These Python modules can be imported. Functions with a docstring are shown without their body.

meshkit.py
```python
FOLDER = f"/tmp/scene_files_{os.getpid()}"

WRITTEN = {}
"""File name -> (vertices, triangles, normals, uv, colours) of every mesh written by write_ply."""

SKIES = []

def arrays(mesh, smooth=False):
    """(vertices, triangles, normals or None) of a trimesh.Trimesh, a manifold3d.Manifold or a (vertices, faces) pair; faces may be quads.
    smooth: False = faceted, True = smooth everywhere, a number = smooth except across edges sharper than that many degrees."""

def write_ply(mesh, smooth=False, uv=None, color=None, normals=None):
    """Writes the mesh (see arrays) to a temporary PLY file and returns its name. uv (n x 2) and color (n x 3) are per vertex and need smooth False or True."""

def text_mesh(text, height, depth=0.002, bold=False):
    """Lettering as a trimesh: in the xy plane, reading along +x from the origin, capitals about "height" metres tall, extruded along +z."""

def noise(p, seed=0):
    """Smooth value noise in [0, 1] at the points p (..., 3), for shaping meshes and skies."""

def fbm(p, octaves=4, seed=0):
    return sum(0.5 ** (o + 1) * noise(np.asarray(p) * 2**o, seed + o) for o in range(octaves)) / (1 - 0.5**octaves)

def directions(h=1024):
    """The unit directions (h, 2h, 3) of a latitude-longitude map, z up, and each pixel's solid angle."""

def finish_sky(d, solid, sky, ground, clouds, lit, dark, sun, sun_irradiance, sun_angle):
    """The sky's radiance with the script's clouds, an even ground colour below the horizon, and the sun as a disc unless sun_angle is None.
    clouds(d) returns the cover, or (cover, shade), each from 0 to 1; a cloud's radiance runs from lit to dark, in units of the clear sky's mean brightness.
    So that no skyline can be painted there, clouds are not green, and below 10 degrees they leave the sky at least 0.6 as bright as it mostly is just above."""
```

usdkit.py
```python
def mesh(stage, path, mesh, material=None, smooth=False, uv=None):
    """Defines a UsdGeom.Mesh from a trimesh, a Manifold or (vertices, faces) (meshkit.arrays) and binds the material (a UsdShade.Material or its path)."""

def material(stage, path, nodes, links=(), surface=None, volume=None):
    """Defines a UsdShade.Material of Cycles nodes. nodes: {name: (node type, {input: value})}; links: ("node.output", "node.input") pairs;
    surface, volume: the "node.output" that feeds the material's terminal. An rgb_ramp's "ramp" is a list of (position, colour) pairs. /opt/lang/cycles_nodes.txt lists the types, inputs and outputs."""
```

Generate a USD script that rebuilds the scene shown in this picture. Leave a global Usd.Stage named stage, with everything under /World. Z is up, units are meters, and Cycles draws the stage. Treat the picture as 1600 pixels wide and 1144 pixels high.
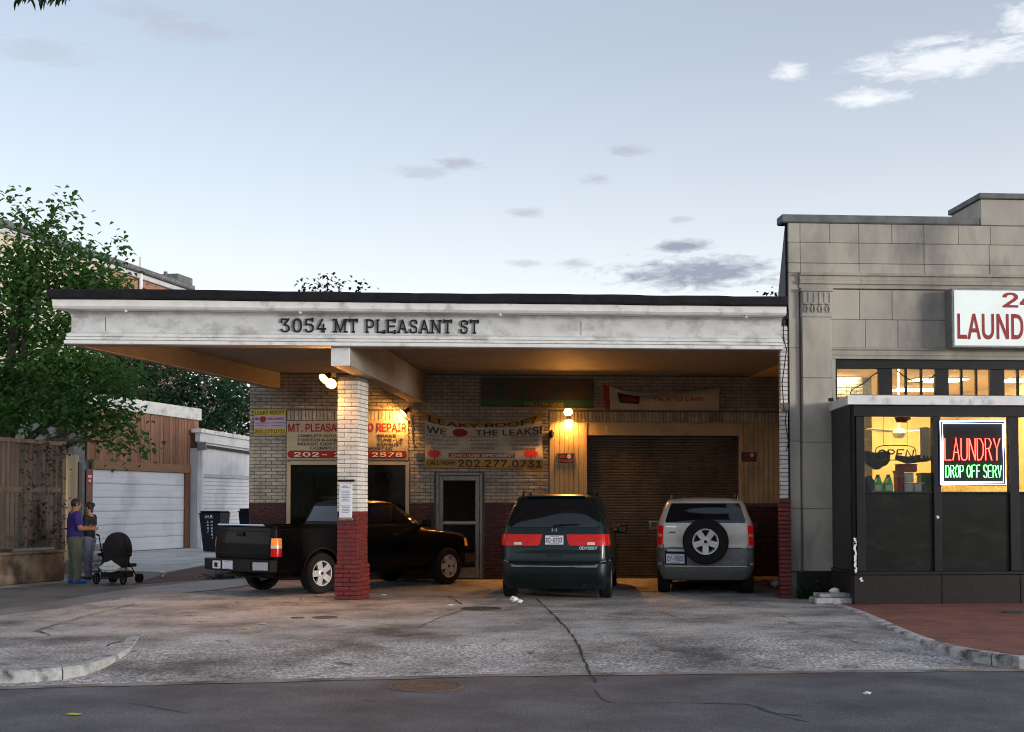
import math, random
import numpy as np, trimesh, usdkit, meshkit, manifold3d
from pxr import Usd, UsdGeom, UsdLux, UsdShade, Sdf, Gf, Vt
from shapely.geometry import Polygon, LineString, box as sbox
from shapely.ops import unary_union

EXPO = 2.3
SKY = (.8, .76, (2.42, 2.34, 2.34))          # saturation and value of the sky, colour of the haze towards the horizon
LAMP = 330.0
_G, _L, _W = (.62, .7, .86), (.85, .9, 1.02), (2.9, 2.85, 2.8)
# clouds: pixel of the middle, half width, half height, colour, density
CLOUDS = [(1090, 428, 160, 32, _G, 1.0), (1065, 384, 58, 14, _G, 1.0), (982, 235, 36, 10, _L, .7), (932, 281, 34, 9, _L, .6), (722, 255, 50, 12, _L, .8), (655, 268, 60, 14, _L, .45), (822, 333, 40, 9, _L, .6), (1065, 343, 26, 7, _L, .5), (895, 412, 40, 10, _L, .6), (820, 411, 34, 8, _L, .5),
          (300, 48, 110, 20, _L, .4), (60, 80, 90, 22, _L, .35), (240, 20, 90, 18, _L, .3), (1490, 94, 170, 27, _W, .32), (1352, 153, 75, 14, _W, .32), (1236, 112, 32, 15, _W, .32), (1450, 65, 60, 10, _W, .25), (1610, 30, 60, 30, _W, .32)]

stage = Usd.Stage.CreateInMemory()
UsdGeom.SetStageUpAxis(stage, UsdGeom.Tokens.z)
UsdGeom.SetStageMetersPerUnit(stage, 1.0)
UsdGeom.Xform.Define(stage, '/World'); UsdGeom.Scope.Define(stage, '/World/Looks')
rng = random.Random(7); nrg = np.random.default_rng(7)

# ---------------------------------------------------------------- camera
F, CX, CY, EYE = 1900.0, 800.0, 718.7, 1.65          # focal length and principal point in pixels of the 1600 px photograph
_ya, _pt = math.atan(0.063), math.radians(2.0)
FW = np.array([math.sin(_ya)*math.cos(_pt), math.cos(_ya)*math.cos(_pt), math.sin(_pt)])
RT = np.array([math.cos(_ya), -math.sin(_ya), 0.0]); UP = np.cross(RT, FW)
CAM = np.array([0, 0, EYE])
cam = UsdGeom.Camera.Define(stage, '/World/camera')
cam.CreateHorizontalApertureAttr(36.0); cam.CreateVerticalApertureAttr(36.0*732/1024)
cam.CreateFocalLengthAttr(36.0*F/1600); cam.CreateVerticalApertureOffsetAttr((CY-572.0)/1600*36.0)
cam.CreateClippingRangeAttr(Gf.Vec2f(0.1, 4000))
cam.AddTransformOp().Set(Gf.Matrix4d(*RT, 0, *UP, 0, *(-FW), 0, *CAM, 1))
cam.CreateExposureAttr(EXPO)

def at(px, py, Y=None, z=None, X=None, Z0=None):
    """the point of the world that the photograph shows at a pixel, on a plane Y=, z= or X="""
    d = FW + RT*(px-CX)/F - UP*(py-CY)/F
    t = Y/d[1] if Y is not None else (z-EYE)/d[2] if z is not None else X/d[0]
    return CAM + d*t

# ---------------------------------------------------------------- sky and sun
SUN_EL, SUN_AZ = math.radians(4.0), math.radians(122.0)     # low on the right, behind the viewer's shoulder
def sky():
    dome = UsdLux.DomeLight.Define(stage, '/World/sky')
    dome.CreateIntensityAttr(1.0)
    p = dome.GetPrim(); p.SetCustomDataByKey('kind', 'structure'); p.SetCustomDataByKey('label', 'pale blue evening sky with small grey clouds'); p.SetCustomDataByKey('category', 'sky')
    N = {'s': ('sky_texture', dict(sky_type='single_scattering', sun_disc=False, sun_elevation=SUN_EL, sun_rotation=SUN_AZ, altitude=80.0, air_density=1.0, aerosol_density=1.0, ozone_density=1.6)),
         'tc': ('texture_coordinate', {}), 'sep': ('separate_xyz', {}),
         'des': ('hsv', dict(saturation=SKY[0], value=SKY[1])),
         'el': ('rgb_ramp', dict(ramp=[(0, (.93,)*3), (.06, (.84,)*3), (.13, (.6,)*3), (.22, (.5,)*3), (.34, (.4,)*3), (.6, (.3,)*3), (1, (.2,)*3)])),
         'tn': ('mix_color', dict(blend_type='multiply', fac=1.0, b=(.9, .94, 1.08))), 'hb': ('rgb_ramp', dict(ramp=[(0, (1.12,)*3), (.1, (1.06,)*3), (.18, (.84,)*3), (.27, (.68,)*3), (.36, (.56,)*3), (1, (.5,)*3)])), 'hm': ('mix_color', dict(blend_type='multiply', fac=1.0, a=SKY[2])), 'hz': ('mix_color', {}),
         'bg': ('background_shader', dict(strength=0.12))}
    L = [('tc.generated', 'sep.vector'), ('sep.z', 'el.fac'), ('s.color', 'des.color'), ('des.color', 'tn.a'), ('tn.result', 'hz.a'), ('el.color', 'hz.fac'), ('sep.z', 'hb.fac'), ('hb.color', 'hm.b'), ('hm.result', 'hz.b')]
    last = 'hz.result'
    # clouds: soft noise inside elliptical patches, plus a thin general veil
    def V(n, kind, **k): N[n] = (kind, k)
    V('nz', 'noise_texture', scale=48.0, detail=8.0, roughness=.66, distortion=.5)
    V('mp', 'mapping', scale=(1, 1, 3.2))
    L += [('tc.generated', 'mp.vector'), ('mp.vector', 'nz.vector')]
    for i, (px, py, w, h, col, dens) in enumerate(CLOUDS):
        d = at(px, py, Y=100.0) - CAM; az = math.atan2(d[0], d[1]); el = math.atan2(d[2], math.hypot(d[0], d[1]))
        c = np.array([math.sin(az)*math.cos(el), math.cos(az)*math.cos(el), math.sin(el)])
        V(f'o{i}', 'vector_math', math_type='subtract', vector2=tuple(c))
        V(f'r{i}', 'vector_rotate', rotate_type='z_axis', angle=az)
        V(f'm{i}', 'vector_math', math_type='multiply', vector2=(F/w, 0.0, F/h))
        V(f'l{i}', 'vector_math', math_type='length')
        V(f'a{i}', 'math', math_type='multiply_add', value2=-0.5, value3=0.86)      # falls off from the middle
        V(f'b{i}', 'math', math_type='add')
        V(f'c{i}', 'map_range', from_min=0.9, from_max=1.24, to_min=0.0, to_max=dens, clamp=True)
        V(f'x{i}', 'mix_color', b=col)
        L += [('tc.generated', f'o{i}.vector1'), (f'o{i}.vector', f'r{i}.vector'), (f'r{i}.vector', f'm{i}.vector1'), (f'm{i}.vector', f'l{i}.vector1'),
              (f'l{i}.value', f'a{i}.value1'), (f'a{i}.value', f'b{i}.value1'), ('nz.fac', f'b{i}.value2'), (f'b{i}.value', f'c{i}.value'), (f'c{i}.result', f'x{i}.fac'), (last, f'x{i}.a')]
        last = f'x{i}.result'
    L.append((last, 'bg.color'))
    m = usdkit.material(stage, '/World/Looks/sky', N, L, surface='bg.background')
    UsdShade.MaterialBindingAPI.Apply(p).Bind(m)
    sun = UsdLux.DistantLight.Define(stage, '/World/sun')
    sun.CreateIntensityAttr(0.12); sun.CreateAngleAttr(12.0); sun.CreateNormalizeAttr(True); sun.CreateColorAttr(Gf.Vec3f(1, .95, .88))
    to = np.array([math.sin(SUN_AZ)*math.cos(SUN_EL), math.cos(SUN_AZ)*math.cos(SUN_EL), math.sin(SUN_EL)])
    z = to; x = np.cross([0, 0, 1], z); x /= np.linalg.norm(x); y = np.cross(z, x)
    sun.AddTransformOp().Set(Gf.Matrix4d(*x, 0, *y, 0, *z, 0, 0, 0, 50, 1))
sky()

# ---------------------------------------------------------------- helpers
_used, _M = {}, {}
def free(path):
    n = _used.get(path, -1) + 1; _used[path] = n
    return path if n == 0 else f'{path}_{n:03d}'
def tag(p, label=None, cat=None, group=None, kind=None):
    p = p.GetPrim() if hasattr(p, 'GetPrim') else p
    for k, v in (('label', label), ('category', cat), ('group', group), ('kind', kind)):
        if v: p.SetCustomDataByKey(k, v)
    return p
def thing(name, label, cat, loc=(0, 0, 0), rz=0.0, group=None):
    """an Xform at the thing's base; rz turns it about z (radians, counter-clockwise)"""
    path = free('/World/' + name); x = UsdGeom.Xform.Define(stage, path)
    x.AddTranslateOp().Set(Gf.Vec3d(*map(float, loc)))
    if rz: x.AddRotateZOp().Set(math.degrees(rz))
    c, s = math.cos(rz), math.sin(rz); A = np.eye(4); A[:2, :2] = [[c, -s], [s, c]]; A[:3, 3] = loc
    _M[path] = A
    return tag(x, label, cat, group)
class MB:
    """collects vertices and triangles"""
    def __init__(s): s.v, s.f, s.n = [], [], 0
    def add(s, v, f, M=None):
        v = np.asarray(v, float); f = np.asarray(f, int)
        if f.shape[1] == 4: f = np.vstack([f[:, [0, 1, 2]], f[:, [0, 2, 3]]])
        if M is not None: v = v @ np.asarray(M)[:3, :3].T + np.asarray(M)[:3, 3]
        s.v.append(v); s.f.append(f + s.n); s.n += len(v); return s
    def mesh(s, m, M=None):
        if hasattr(m, 'to_mesh'): q = m.to_mesh(); return s.add(q.vert_properties[:, :3], q.tri_verts, M)
        return s.add(m.vertices, m.faces, M)
    def quad(s, a, b, c, d): return s.add([a, b, c, d], [[0, 1, 2], [0, 2, 3]])
    def box(s, x0, x1, y0, y1, z0, z1, bev=0.0):
        return s.obox(((x0+x1)/2, (y0+y1)/2, (z0+z1)/2), (1, 0, 0), (0, 1, 0), (abs(x1-x0), abs(y1-y0), abs(z1-z0)), bev)
    def obox(s, c, ax, ay, size, bev=0.0):
        ax = np.asarray(ax, float); ax = ax/np.linalg.norm(ax); ay = np.asarray(ay, float); ay = ay - ax*(ay@ax); ay = ay/np.linalg.norm(ay)
        R = np.stack([ax, ay, np.cross(ax, ay)], 1); h = np.asarray(size, float)/2
        if bev <= 0: v = _B8*h; f = _F8
        else: bev = min(bev, h.min()*.9); v = np.sign(_B24)*h - np.where(abs(_B24) < .9, np.sign(_B24)*bev, 0); f = _F24
        return s.add(v @ R.T + np.asarray(c, float), f)
    def prism(s, poly, z0, z1):
        """vertical prism over a polygon of xy points (z0, z1 numbers or lists)"""
        p = np.asarray(poly, float); n = len(p)
        if _area(p) < 0: p = p[::-1]; z1 = z1 if np.ndim(z1) == 0 else list(z1)[::-1]; z0 = z0 if np.ndim(z0) == 0 else list(z0)[::-1]
        t = _earcut(p); a = np.c_[p, np.broadcast_to(z0, n)]; b = np.c_[p, np.broadcast_to(z1, n)]
        f = [x[::-1] for x in t] + [x + n for x in t]
        for i in range(n): j = (i+1) % n; f += [[i, j, j+n], [i, j+n, i+n]]
        return s.add(np.r_[a, b], np.array(f))
    def tube(s, pts, r, sides=6, cap=True):
        pts = np.asarray(pts, float); n = len(pts); r = np.broadcast_to(r, n)
        t = np.gradient(pts, axis=0); t /= np.linalg.norm(t, axis=1, keepdims=True) + 1e-12
        u = np.cross(t[0], [0, 0, 1.0]);  u = u if np.linalg.norm(u) > .05 else np.cross(t[0], [0, 1.0, 0]); V = []
        for i in range(n):
            u = u - t[i]*(u@t[i]); u /= np.linalg.norm(u); w = np.cross(t[i], u)
            a = np.arange(sides)*2*math.pi/sides
            V.append(pts[i] + r[i]*(np.cos(a)[:, None]*u + np.sin(a)[:, None]*w))
        f = [[i*sides+k, i*sides+(k+1) % sides, (i+1)*sides+(k+1) % sides, (i+1)*sides+k] for i in range(n-1) for k in range(sides)]
        f = np.array(f); f = np.vstack([f[:, [0, 1, 2]], f[:, [0, 2, 3]]]).tolist()
        if cap:
            f += [[0, k+1, k] for k in range(1, sides-1)]; b = (n-1)*sides; f += [[b, b+k, b+k+1] for k in range(1, sides-1)]
        return s.add(np.vstack(V), f)
    def lathe(s, prof, M=None, n=24):
        """prof: (radius, height) pairs turned about z"""
        prof = np.asarray(prof, float); a = np.arange(n)*2*math.pi/n
        v = np.concatenate([np.stack([r*np.cos(a), r*np.sin(a), np.full(n, z)], 1) for r, z in prof])
        f = [[i*n+k, i*n+(k+1) % n, (i+1)*n+(k+1) % n, (i+1)*n+k] for i in range(len(prof)-1) for k in range(n)]
        return s.add(v, f, M)
    def grid(s, P):
        P = np.asarray(P, float); a, b = P.shape[:2]; i = np.arange(a*b).reshape(a, b)
        f = np.stack([i[:-1, :-1], i[1:, :-1], i[1:, 1:], i[:-1, 1:]], -1).reshape(-1, 4)
        return s.add(P.reshape(-1, 3), f)
    def tm(s): return trimesh.Trimesh(np.vstack(s.v), np.vstack(s.f), process=False)
def _area(p): return .5*np.sum(p[:, 0]*np.roll(p[:, 1], -1) - np.roll(p[:, 0], -1)*p[:, 1])
def _earcut(p):
    v, f = trimesh.creation.triangulate_polygon(Polygon(p), engine='earcut')
    from scipy.spatial import cKDTree
    m = cKDTree(p).query(v[:, :2])[1]; f = m[f]
    a = p[f]; ar = np.cross(a[:, 1]-a[:, 0], a[:, 2]-a[:, 0]); f[ar < 0] = f[ar < 0][:, ::-1]
    return list(f)
_B8 = np.array([[x, y, z] for x in (-1, 1) for y in (-1, 1) for z in (-1, 1)], float)
_F8 = trimesh.Trimesh(_B8).convex_hull
_B8, _F8 = np.array(_F8.vertices), np.array(_F8.faces)
_B24 = np.array([[x*(.8 if k == 0 else 1), y*(.8 if k == 1 else 1), z*(.8 if k == 2 else 1)] for x in (-1, 1) for y in (-1, 1) for z in (-1, 1) for k in range(3)], float)
_B24 = np.array([[x*(1 if k == 0 else .8), y*(1 if k == 1 else .8), z*(1 if k == 2 else .8)] for x in (-1, 1) for y in (-1, 1) for z in (-1, 1) for k in range(3)], float)
_h = trimesh.Trimesh(_B24).convex_hull; _B24, _F24 = np.array(_h.vertices), np.array(_h.faces)
def obj(name, m, mat, parent=None, smooth=False, world=True, label=None, cat=None, group=None, kind=None):
    """one Mesh prim: a part of its parent, or top-level"""
    if isinstance(m, MB): m = m.tm()
    elif hasattr(m, 'to_mesh'): q = m.to_mesh(); m = trimesh.Trimesh(q.vert_properties[:, :3], q.tri_verts, process=False)
    base = '/World' if parent is None else str((parent.GetPrim() if hasattr(parent, 'GetPrim') else parent).GetPath())
    if parent is not None:
        A = _M[base]
        if world: m = m.copy(); m.apply_transform(np.linalg.inv(A))
    path = free(base + '/' + name)
    g = usdkit.mesh(stage, path, m, mat, smooth)
    _M[path] = _M.get(base, np.eye(4))
    return tag(g, label, cat, group, kind)
def copy_of(src, name, label, cat, loc, rz=0.0, group=None):
    t = thing(name, label, cat, loc, rz, group); t.GetReferences().AddInternalReference(src.GetPath()); t.SetInstanceable(True); return t
_tx = {}
def text(s, bold=False):
    k = (s, bold)
    if k not in _tx:
        m = meshkit.text_mesh(s, 1.0, 0.02, bold); v = np.array(m.vertices); _tx[k] = (v, np.array(m.faces), v[:, 0].min(), v[:, 0].max())
    return _tx[k]
def letters(mb, s, o, h, width=None, right=(1, 0, 0), up=(0, 0, 1), bold=False, warp=None, depth=.003, align='l', shear=0.0):
    """adds lettering to mb: o = lower left corner, h = capital height, width = stretched to that length"""
    v, f, x0, x1 = text(s, bold); right, up = np.asarray(right, float), np.asarray(up, float); nrm = np.cross(right, up)
    sx = (width/(x1-x0)) if width else h
    u = (v[:, 0]-x0)*sx + shear*v[:, 1]*h; w = v[:, 1]*h; d = v[:, 2]/.02*depth
    if align == 'c': u = u - (x1-x0)*sx/2
    if align == 'r': u = u - (x1-x0)*sx
    if warp is None: P = np.asarray(o, float) + u[:, None]*right + w[:, None]*up + d[:, None]*nrm
    else: P = warp(u + o[0], w + o[1], d)
    mb.add(P, f); return mb

# ---------------------------------------------------------------- materials
MT = {}
def pm(name, col, col2=None, scale=4.0, rough=.7, metallic=0.0, bump=0.0, bscale=None, spec=.5, coat=0.0, detail=5.0, lo=.35, hi=.65, rand=0.0, island=False, emit=None, dirt=None, dscale=1.2, stretch=(1, 1, 1), dlo=.5, dhi=.68, droughness=.6):
    """principled surface; colour wanders from col to col2 with noise, a second broad noise lays on dirt; rand = lightness spread between pieces"""
    N = {'p': ('principled_bsdf', dict(roughness=rough, metallic=metallic, specular_ior_level=spec, coat_weight=coat, base_color=tuple(col))), 'g': ('geometry', {}), 'mp': ('mapping', dict(scale=stretch))}
    L = [('g.position', 'mp.vector')]; last = None
    if col2 is not None:
        N['n'] = ('noise_texture', dict(scale=scale, detail=detail, roughness=.6)); N['r'] = ('rgb_ramp', dict(ramp=[(lo, col), (hi, col2)]))
        L += [('mp.vector', 'n.vector'), ('n.fac', 'r.fac')]; last = 'r.color'
    if dirt is not None:
        N['dn'] = ('noise_texture', dict(scale=dscale, detail=6.0, roughness=droughness)); N['dr'] = ('map_range', dict(from_min=dlo, from_max=dhi, clamp=True)); N['dm'] = ('mix_color', dict(a=tuple(col), b=tuple(dirt)))
        L += [('mp.vector', 'dn.vector'), ('dn.fac', 'dr.value'), ('dr.result', 'dm.fac')]
        if last: L.append((last, 'dm.a'))
        last = 'dm.result'
    if rand:
        if island: src = 'g.random_per_island'
        else: N['oi'] = ('object_info', {}); src = 'oi.random'
        N['mr'] = ('map_range', dict(from_min=0., from_max=1., to_min=1-rand, to_max=1+rand)); N['hv'] = ('hsv', dict(color=tuple(col)))
        L += [(src, 'mr.value'), ('mr.result', 'hv.value')]
        if last: L.append((last, 'hv.color'))
        last = 'hv.color'
    if last: L.append((last, 'p.base_color'))
    if bump:
        N['bn'] = ('noise_texture', dict(scale=bscale or scale*4, detail=4.0, roughness=.6)); N['b'] = ('bump', dict(strength=1.0, distance=bump))
        L += [('mp.vector', 'bn.vector'), ('bn.fac', 'b.height'), ('b.normal', 'p.normal')]
    if emit: N['p'][1].update(emission_color=tuple(emit[0]), emission_strength=emit[1])
    MT[name] = usdkit.material(stage, '/World/Looks/' + name, N, L, surface='p.BSDF'); return MT[name]
def paint(name, col, rough=.12, metallic=.25, coat=.45, spec=.3):
    return pm(name, col, tuple(c*.75 for c in col), scale=2.0, rough=.32, metallic=metallic, coat=coat, spec=spec, dirt=tuple(c*.7+.004 for c in col), dscale=1.5, dlo=.55, dhi=.8)
def emitter(name, col, strength):
    MT[name] = usdkit.material(stage, '/World/Looks/'+name, {'e': ('emission', dict(color=tuple(col), strength=strength))}, [], surface='e.emission'); return MT[name]
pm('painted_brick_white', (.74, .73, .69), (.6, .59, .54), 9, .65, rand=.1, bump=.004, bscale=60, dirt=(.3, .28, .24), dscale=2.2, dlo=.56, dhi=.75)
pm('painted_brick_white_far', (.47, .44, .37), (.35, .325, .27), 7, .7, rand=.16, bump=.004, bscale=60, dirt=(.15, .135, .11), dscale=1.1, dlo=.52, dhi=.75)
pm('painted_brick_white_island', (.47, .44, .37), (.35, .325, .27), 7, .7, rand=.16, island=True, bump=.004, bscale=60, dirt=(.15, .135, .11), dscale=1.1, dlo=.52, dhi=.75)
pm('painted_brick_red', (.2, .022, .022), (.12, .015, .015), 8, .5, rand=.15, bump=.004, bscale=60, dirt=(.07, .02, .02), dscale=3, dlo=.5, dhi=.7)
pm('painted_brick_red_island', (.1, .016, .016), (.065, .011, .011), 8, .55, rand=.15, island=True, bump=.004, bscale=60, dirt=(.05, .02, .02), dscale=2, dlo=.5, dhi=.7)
pm('mortar', (.17, .165, .155), (.1, .1, .095), 20, .9)
pm('mortar_red', (.09, .015, .015), (.05, .012, .012), 20, .8)
pm('white_paint_weathered', (.8, .8, .77), (.68, .68, .66), 3.5, .55, dirt=(.2, .2, .19), dscale=2.1, stretch=(1, 1, 1.6), dlo=.5, dhi=.78, bump=.002, bscale=25, droughness=.7)
pm('fascia_shaded_paint', (.68, .69, .69), (.57, .58, .58), 3.5, .55, dirt=(.2, .2, .2), dscale=2.1, stretch=(1, 1, 1.6), dlo=.48, dhi=.76, bump=.002, bscale=25, droughness=.7)  # tone holds grey dirt and also the recess shade under the cornice trim
pm('white_paint_clean', (.82, .82, .8), (.72, .72, .7), 5, .45, dirt=(.25, .25, .24), dscale=3.2, dlo=.55, dhi=.78)
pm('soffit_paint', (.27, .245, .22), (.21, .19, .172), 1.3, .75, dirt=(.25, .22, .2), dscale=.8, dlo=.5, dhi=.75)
pm('roof_tar', (.008, .0085, .012), (.016, .016, .02), 5, .7, spec=.2, bump=.01, bscale=8)
pm('tan_panel_paint', (.46, .37, .22), (.38, .31, .19), 3, .55, dirt=(.25, .2, .13), dscale=1.5, dlo=.55, dhi=.8)
pm('shutter_paint', (.14, .118, .09), (.1, .085, .065), 4, .5, dirt=(.06, .05, .04), dscale=.9, stretch=(1, 1, .6), dlo=.48, dhi=.7, metallic=.2)
pm('aluminium', (.3, .29, .28), (.2, .195, .19), 10, .45, metallic=.5)
pm('dull_steel', (.22, .22, .22), (.14, .14, .14), 12, .5, metallic=.6)
pm('black_metal', (.007, .007, .008), (.011, .011, .012), 8, .4, spec=.2)
pm('black_plastic', (.007, .007, .0075), (.011, .011, .011), 20, .55, spec=.2)
pm('rubber', (.009, .009, .009), (.015, .0145, .014), 12, .8, bump=.002, spec=.2)
pm('chrome', (.75, .76, .78), None, rough=.14, metallic=1.0)
pm('alloy', (.66, .66, .66), (.56, .56, .56), 20, .35, metallic=.35)
paint('truck_black_paint', (.003, .0032, .004), metallic=.0, coat=.12, spec=.1)
paint('van_green_paint', (.0015, .011, .0115), metallic=.2, coat=.35)
pm('van_grey_cladding', (.003, .009, .01), (.002, .006, .007), 8, .4, spec=.3)
paint('suv_silver_paint', (.7, .68, .62), metallic=.1)
pm('van_trim', (.16, .22, .22), None, rough=.3)
pm('suv_grey_cladding', (.17, .172, .18), (.13, .132, .14), 12, .4, spec=.3)
pm('tinted_glass', (.006, .007, .009), None, rough=.03, spec=.8)
pm('tail_red', (.5, .006, .005), (.3, .004, .004), 14, .2, spec=.3, emit=((1, .02, .01), .025))
pm('tail_clear', (.6, .55, .5), None, rough=.15, coat=1.0)
pm('tail_amber', (.85, .26, .03), None, rough=.2, spec=.3, emit=((1, .3, .03), .03))
pm('plate_white', (.72, .74, .78), (.6, .63, .68), 30, .4)
pm('ink_dark', (.02, .02, .024), (.07, .063, .055), 4, .6)
pm('ink_blue', (.06, .1, .3), None, rough=.6)
pm('ink_red', (.32, .015, .015), None, rough=.55)
pm('ink_bright_red', (.5, .03, .03), None, rough=.55)
pm('ink_cream', (.8, .77, .66), None, rough=.6)
pm('sign_cream', (.52, .46, .33), (.45, .39, .28), 3, .55, dirt=(.4, .34, .24), dscale=1.6)
pm('vinyl_white', (.54, .5, .41), (.43, .4, .33), 2, .5)
pm('vinyl_yellow', (.6, .48, .04), (.5, .4, .03), 3, .5)
pm('vinyl_orange', (.5, .3, .06), (.42, .24, .05), 3, .5)
pm('vinyl_lilac', (.5, .42, .55), (.45, .36, .5), 5, .5)
pm('paper_white', (.8, .82, .85), (.72, .74, .78), 6, .6)
pm('limestone', (.46, .425, .36), (.36, .335, .285), 2.2, .85, rand=.07, dirt=(.16, .15, .14), dscale=.9, stretch=(1, 1, .45), dlo=.5, dhi=.75, bump=.004, bscale=40)
pm('limestone_joint', (.2, .187, .165), None, rough=.9)
pm('dark_coping', (.17, .18, .185), (.1, .105, .11), 3, .8)
pm('bay_panel_dark', (.006, .0075, .007), (.013, .015, .013), 2.5, .35, spec=.22, dirt=(.03, .033, .026), dscale=1.8, stretch=(1, 1, 2.5), dlo=.55, dhi=.8)
pm('bay_frame_dark', (.008, .008, .0095), (.013, .013, .014), 5, .4, spec=.3)
pm('bay_granite', (.013, .011, .012), (.03, .026, .024), 30, .35, spec=.3, dirt=(.05, .045, .04), dscale=2.5, dlo=.6, dhi=.8)
pm('interior_wall', (.7, .52, .22), (.64, .47, .2), 1.5, .8)
pm('interior_floor', (.4, .35, .28), None, rough=.6)
pm('concrete_wall_stained', (.25, .2, .14), (.13, .09, .06), 2.5, .9, dirt=(.05, .035, .025), dscale=1.7, dlo=.45, dhi=.62, bump=.01, bscale=25)
pm('granite_kerb', (.46, .46, .45), (.34, .34, .33), 14, .8, rand=.12, dirt=(.05, .05, .048), dscale=4, dlo=.48, dhi=.66, bump=.006, bscale=40)
pm('wood_brown', (.34, .165, .095), (.19, .09, .052), 3, .75, rand=.28, stretch=(6, 6, .5), bump=.003, bscale=20)
pm('wood_fence', (.19, .13, .09), (.1, .072, .052), 3, .85, rand=.25, stretch=(6, 6, .5), dirt=(.05, .05, .035), dscale=.7, bump=.003, bscale=20)
pm('wood_new', (.62, .44, .22), (.5, .34, .16), 3, .7, rand=.15, stretch=(6, 6, .5))
pm('wood_beam', (.34, .18, .09), (.24, .12, .06), 3, .7, stretch=(.6, 6, 6))
pm('garage_white', (.86, .86, .87), (.8, .8, .82), 1.2, .5, dirt=(.5, .5, .53), dscale=.6, dlo=.5, dhi=.8)
pm('garage_grey', (.6, .6, .62), (.5, .5, .52), 1.5, .55)
pm('house_brick_orange', (.42, .2, .12), (.33, .15, .09), 2, .85)
pm('house_brick_pale', (.66, .6, .46), (.55, .5, .38), 2, .85)
pm('bin_blue', (.006, .008, .018), (.01, .012, .024), 6, .45, spec=.25)
pm('skin_brown', (.3, .15, .09), None, rough=.55)
pm('hair_black', (.01, .009, .009), None, rough=.5)
pm('cloth_purple', (.04, .025, .2), (.03, .018, .14), 14, .9)
pm('cloth_olive', (.13, .15, .11), (.09, .11, .08), 12, .9)
pm('cloth_black', (.006, .0055, .007), (.011, .01, .012), 14, .85)
pm('denim', (.17, .19, .3), (.11, .125, .21), 14, .9)
pm('shoe_blue', (.02, .13, .5), None, rough=.5)
pm('shoe_dark', (.05, .04, .04), None, rough=.6)
pm('bag_white', (.75, .76, .78), (.62, .63, .66), 10, .35)
pm('rust_iron', (.13, .075, .045), (.07, .05, .04), 15, .7, bump=.004, bscale=80)
pm('dark_iron', (.035, .033, .032), (.06, .055, .05), 18, .6, bump=.004, bscale=80)
pm('crack_dark', (.025, .024, .023), None, rough=.95)
pm('litter_white', (.75, .75, .72), None, rough=.6)
pm('plastic_green', (.03, .6, .2), None, rough=.3)
pm('plastic_dark_green', (.04, .13, .05), None, rough=.4)
pm('plastic_red', (.32, .03, .02), None, rough=.35)
pm('plastic_clear', (.6, .62, .65), None, rough=.2)
pm('cloth_blue', (.06, .08, .14), (.04, .05, .09), 8, .9)
pm('sign_white_face', (.74, .8, .78), (.66, .72, .7), 2, .4, emit=((.85, .95, .92), .06))
pm('bark', (.05, .04, .032), (.09, .075, .06), 14, .95, stretch=(1, 1, .3), bump=.01)
pm('joint_moss', (.05, .06, .03), (.03, .035, .02), 20, .9)
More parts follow.
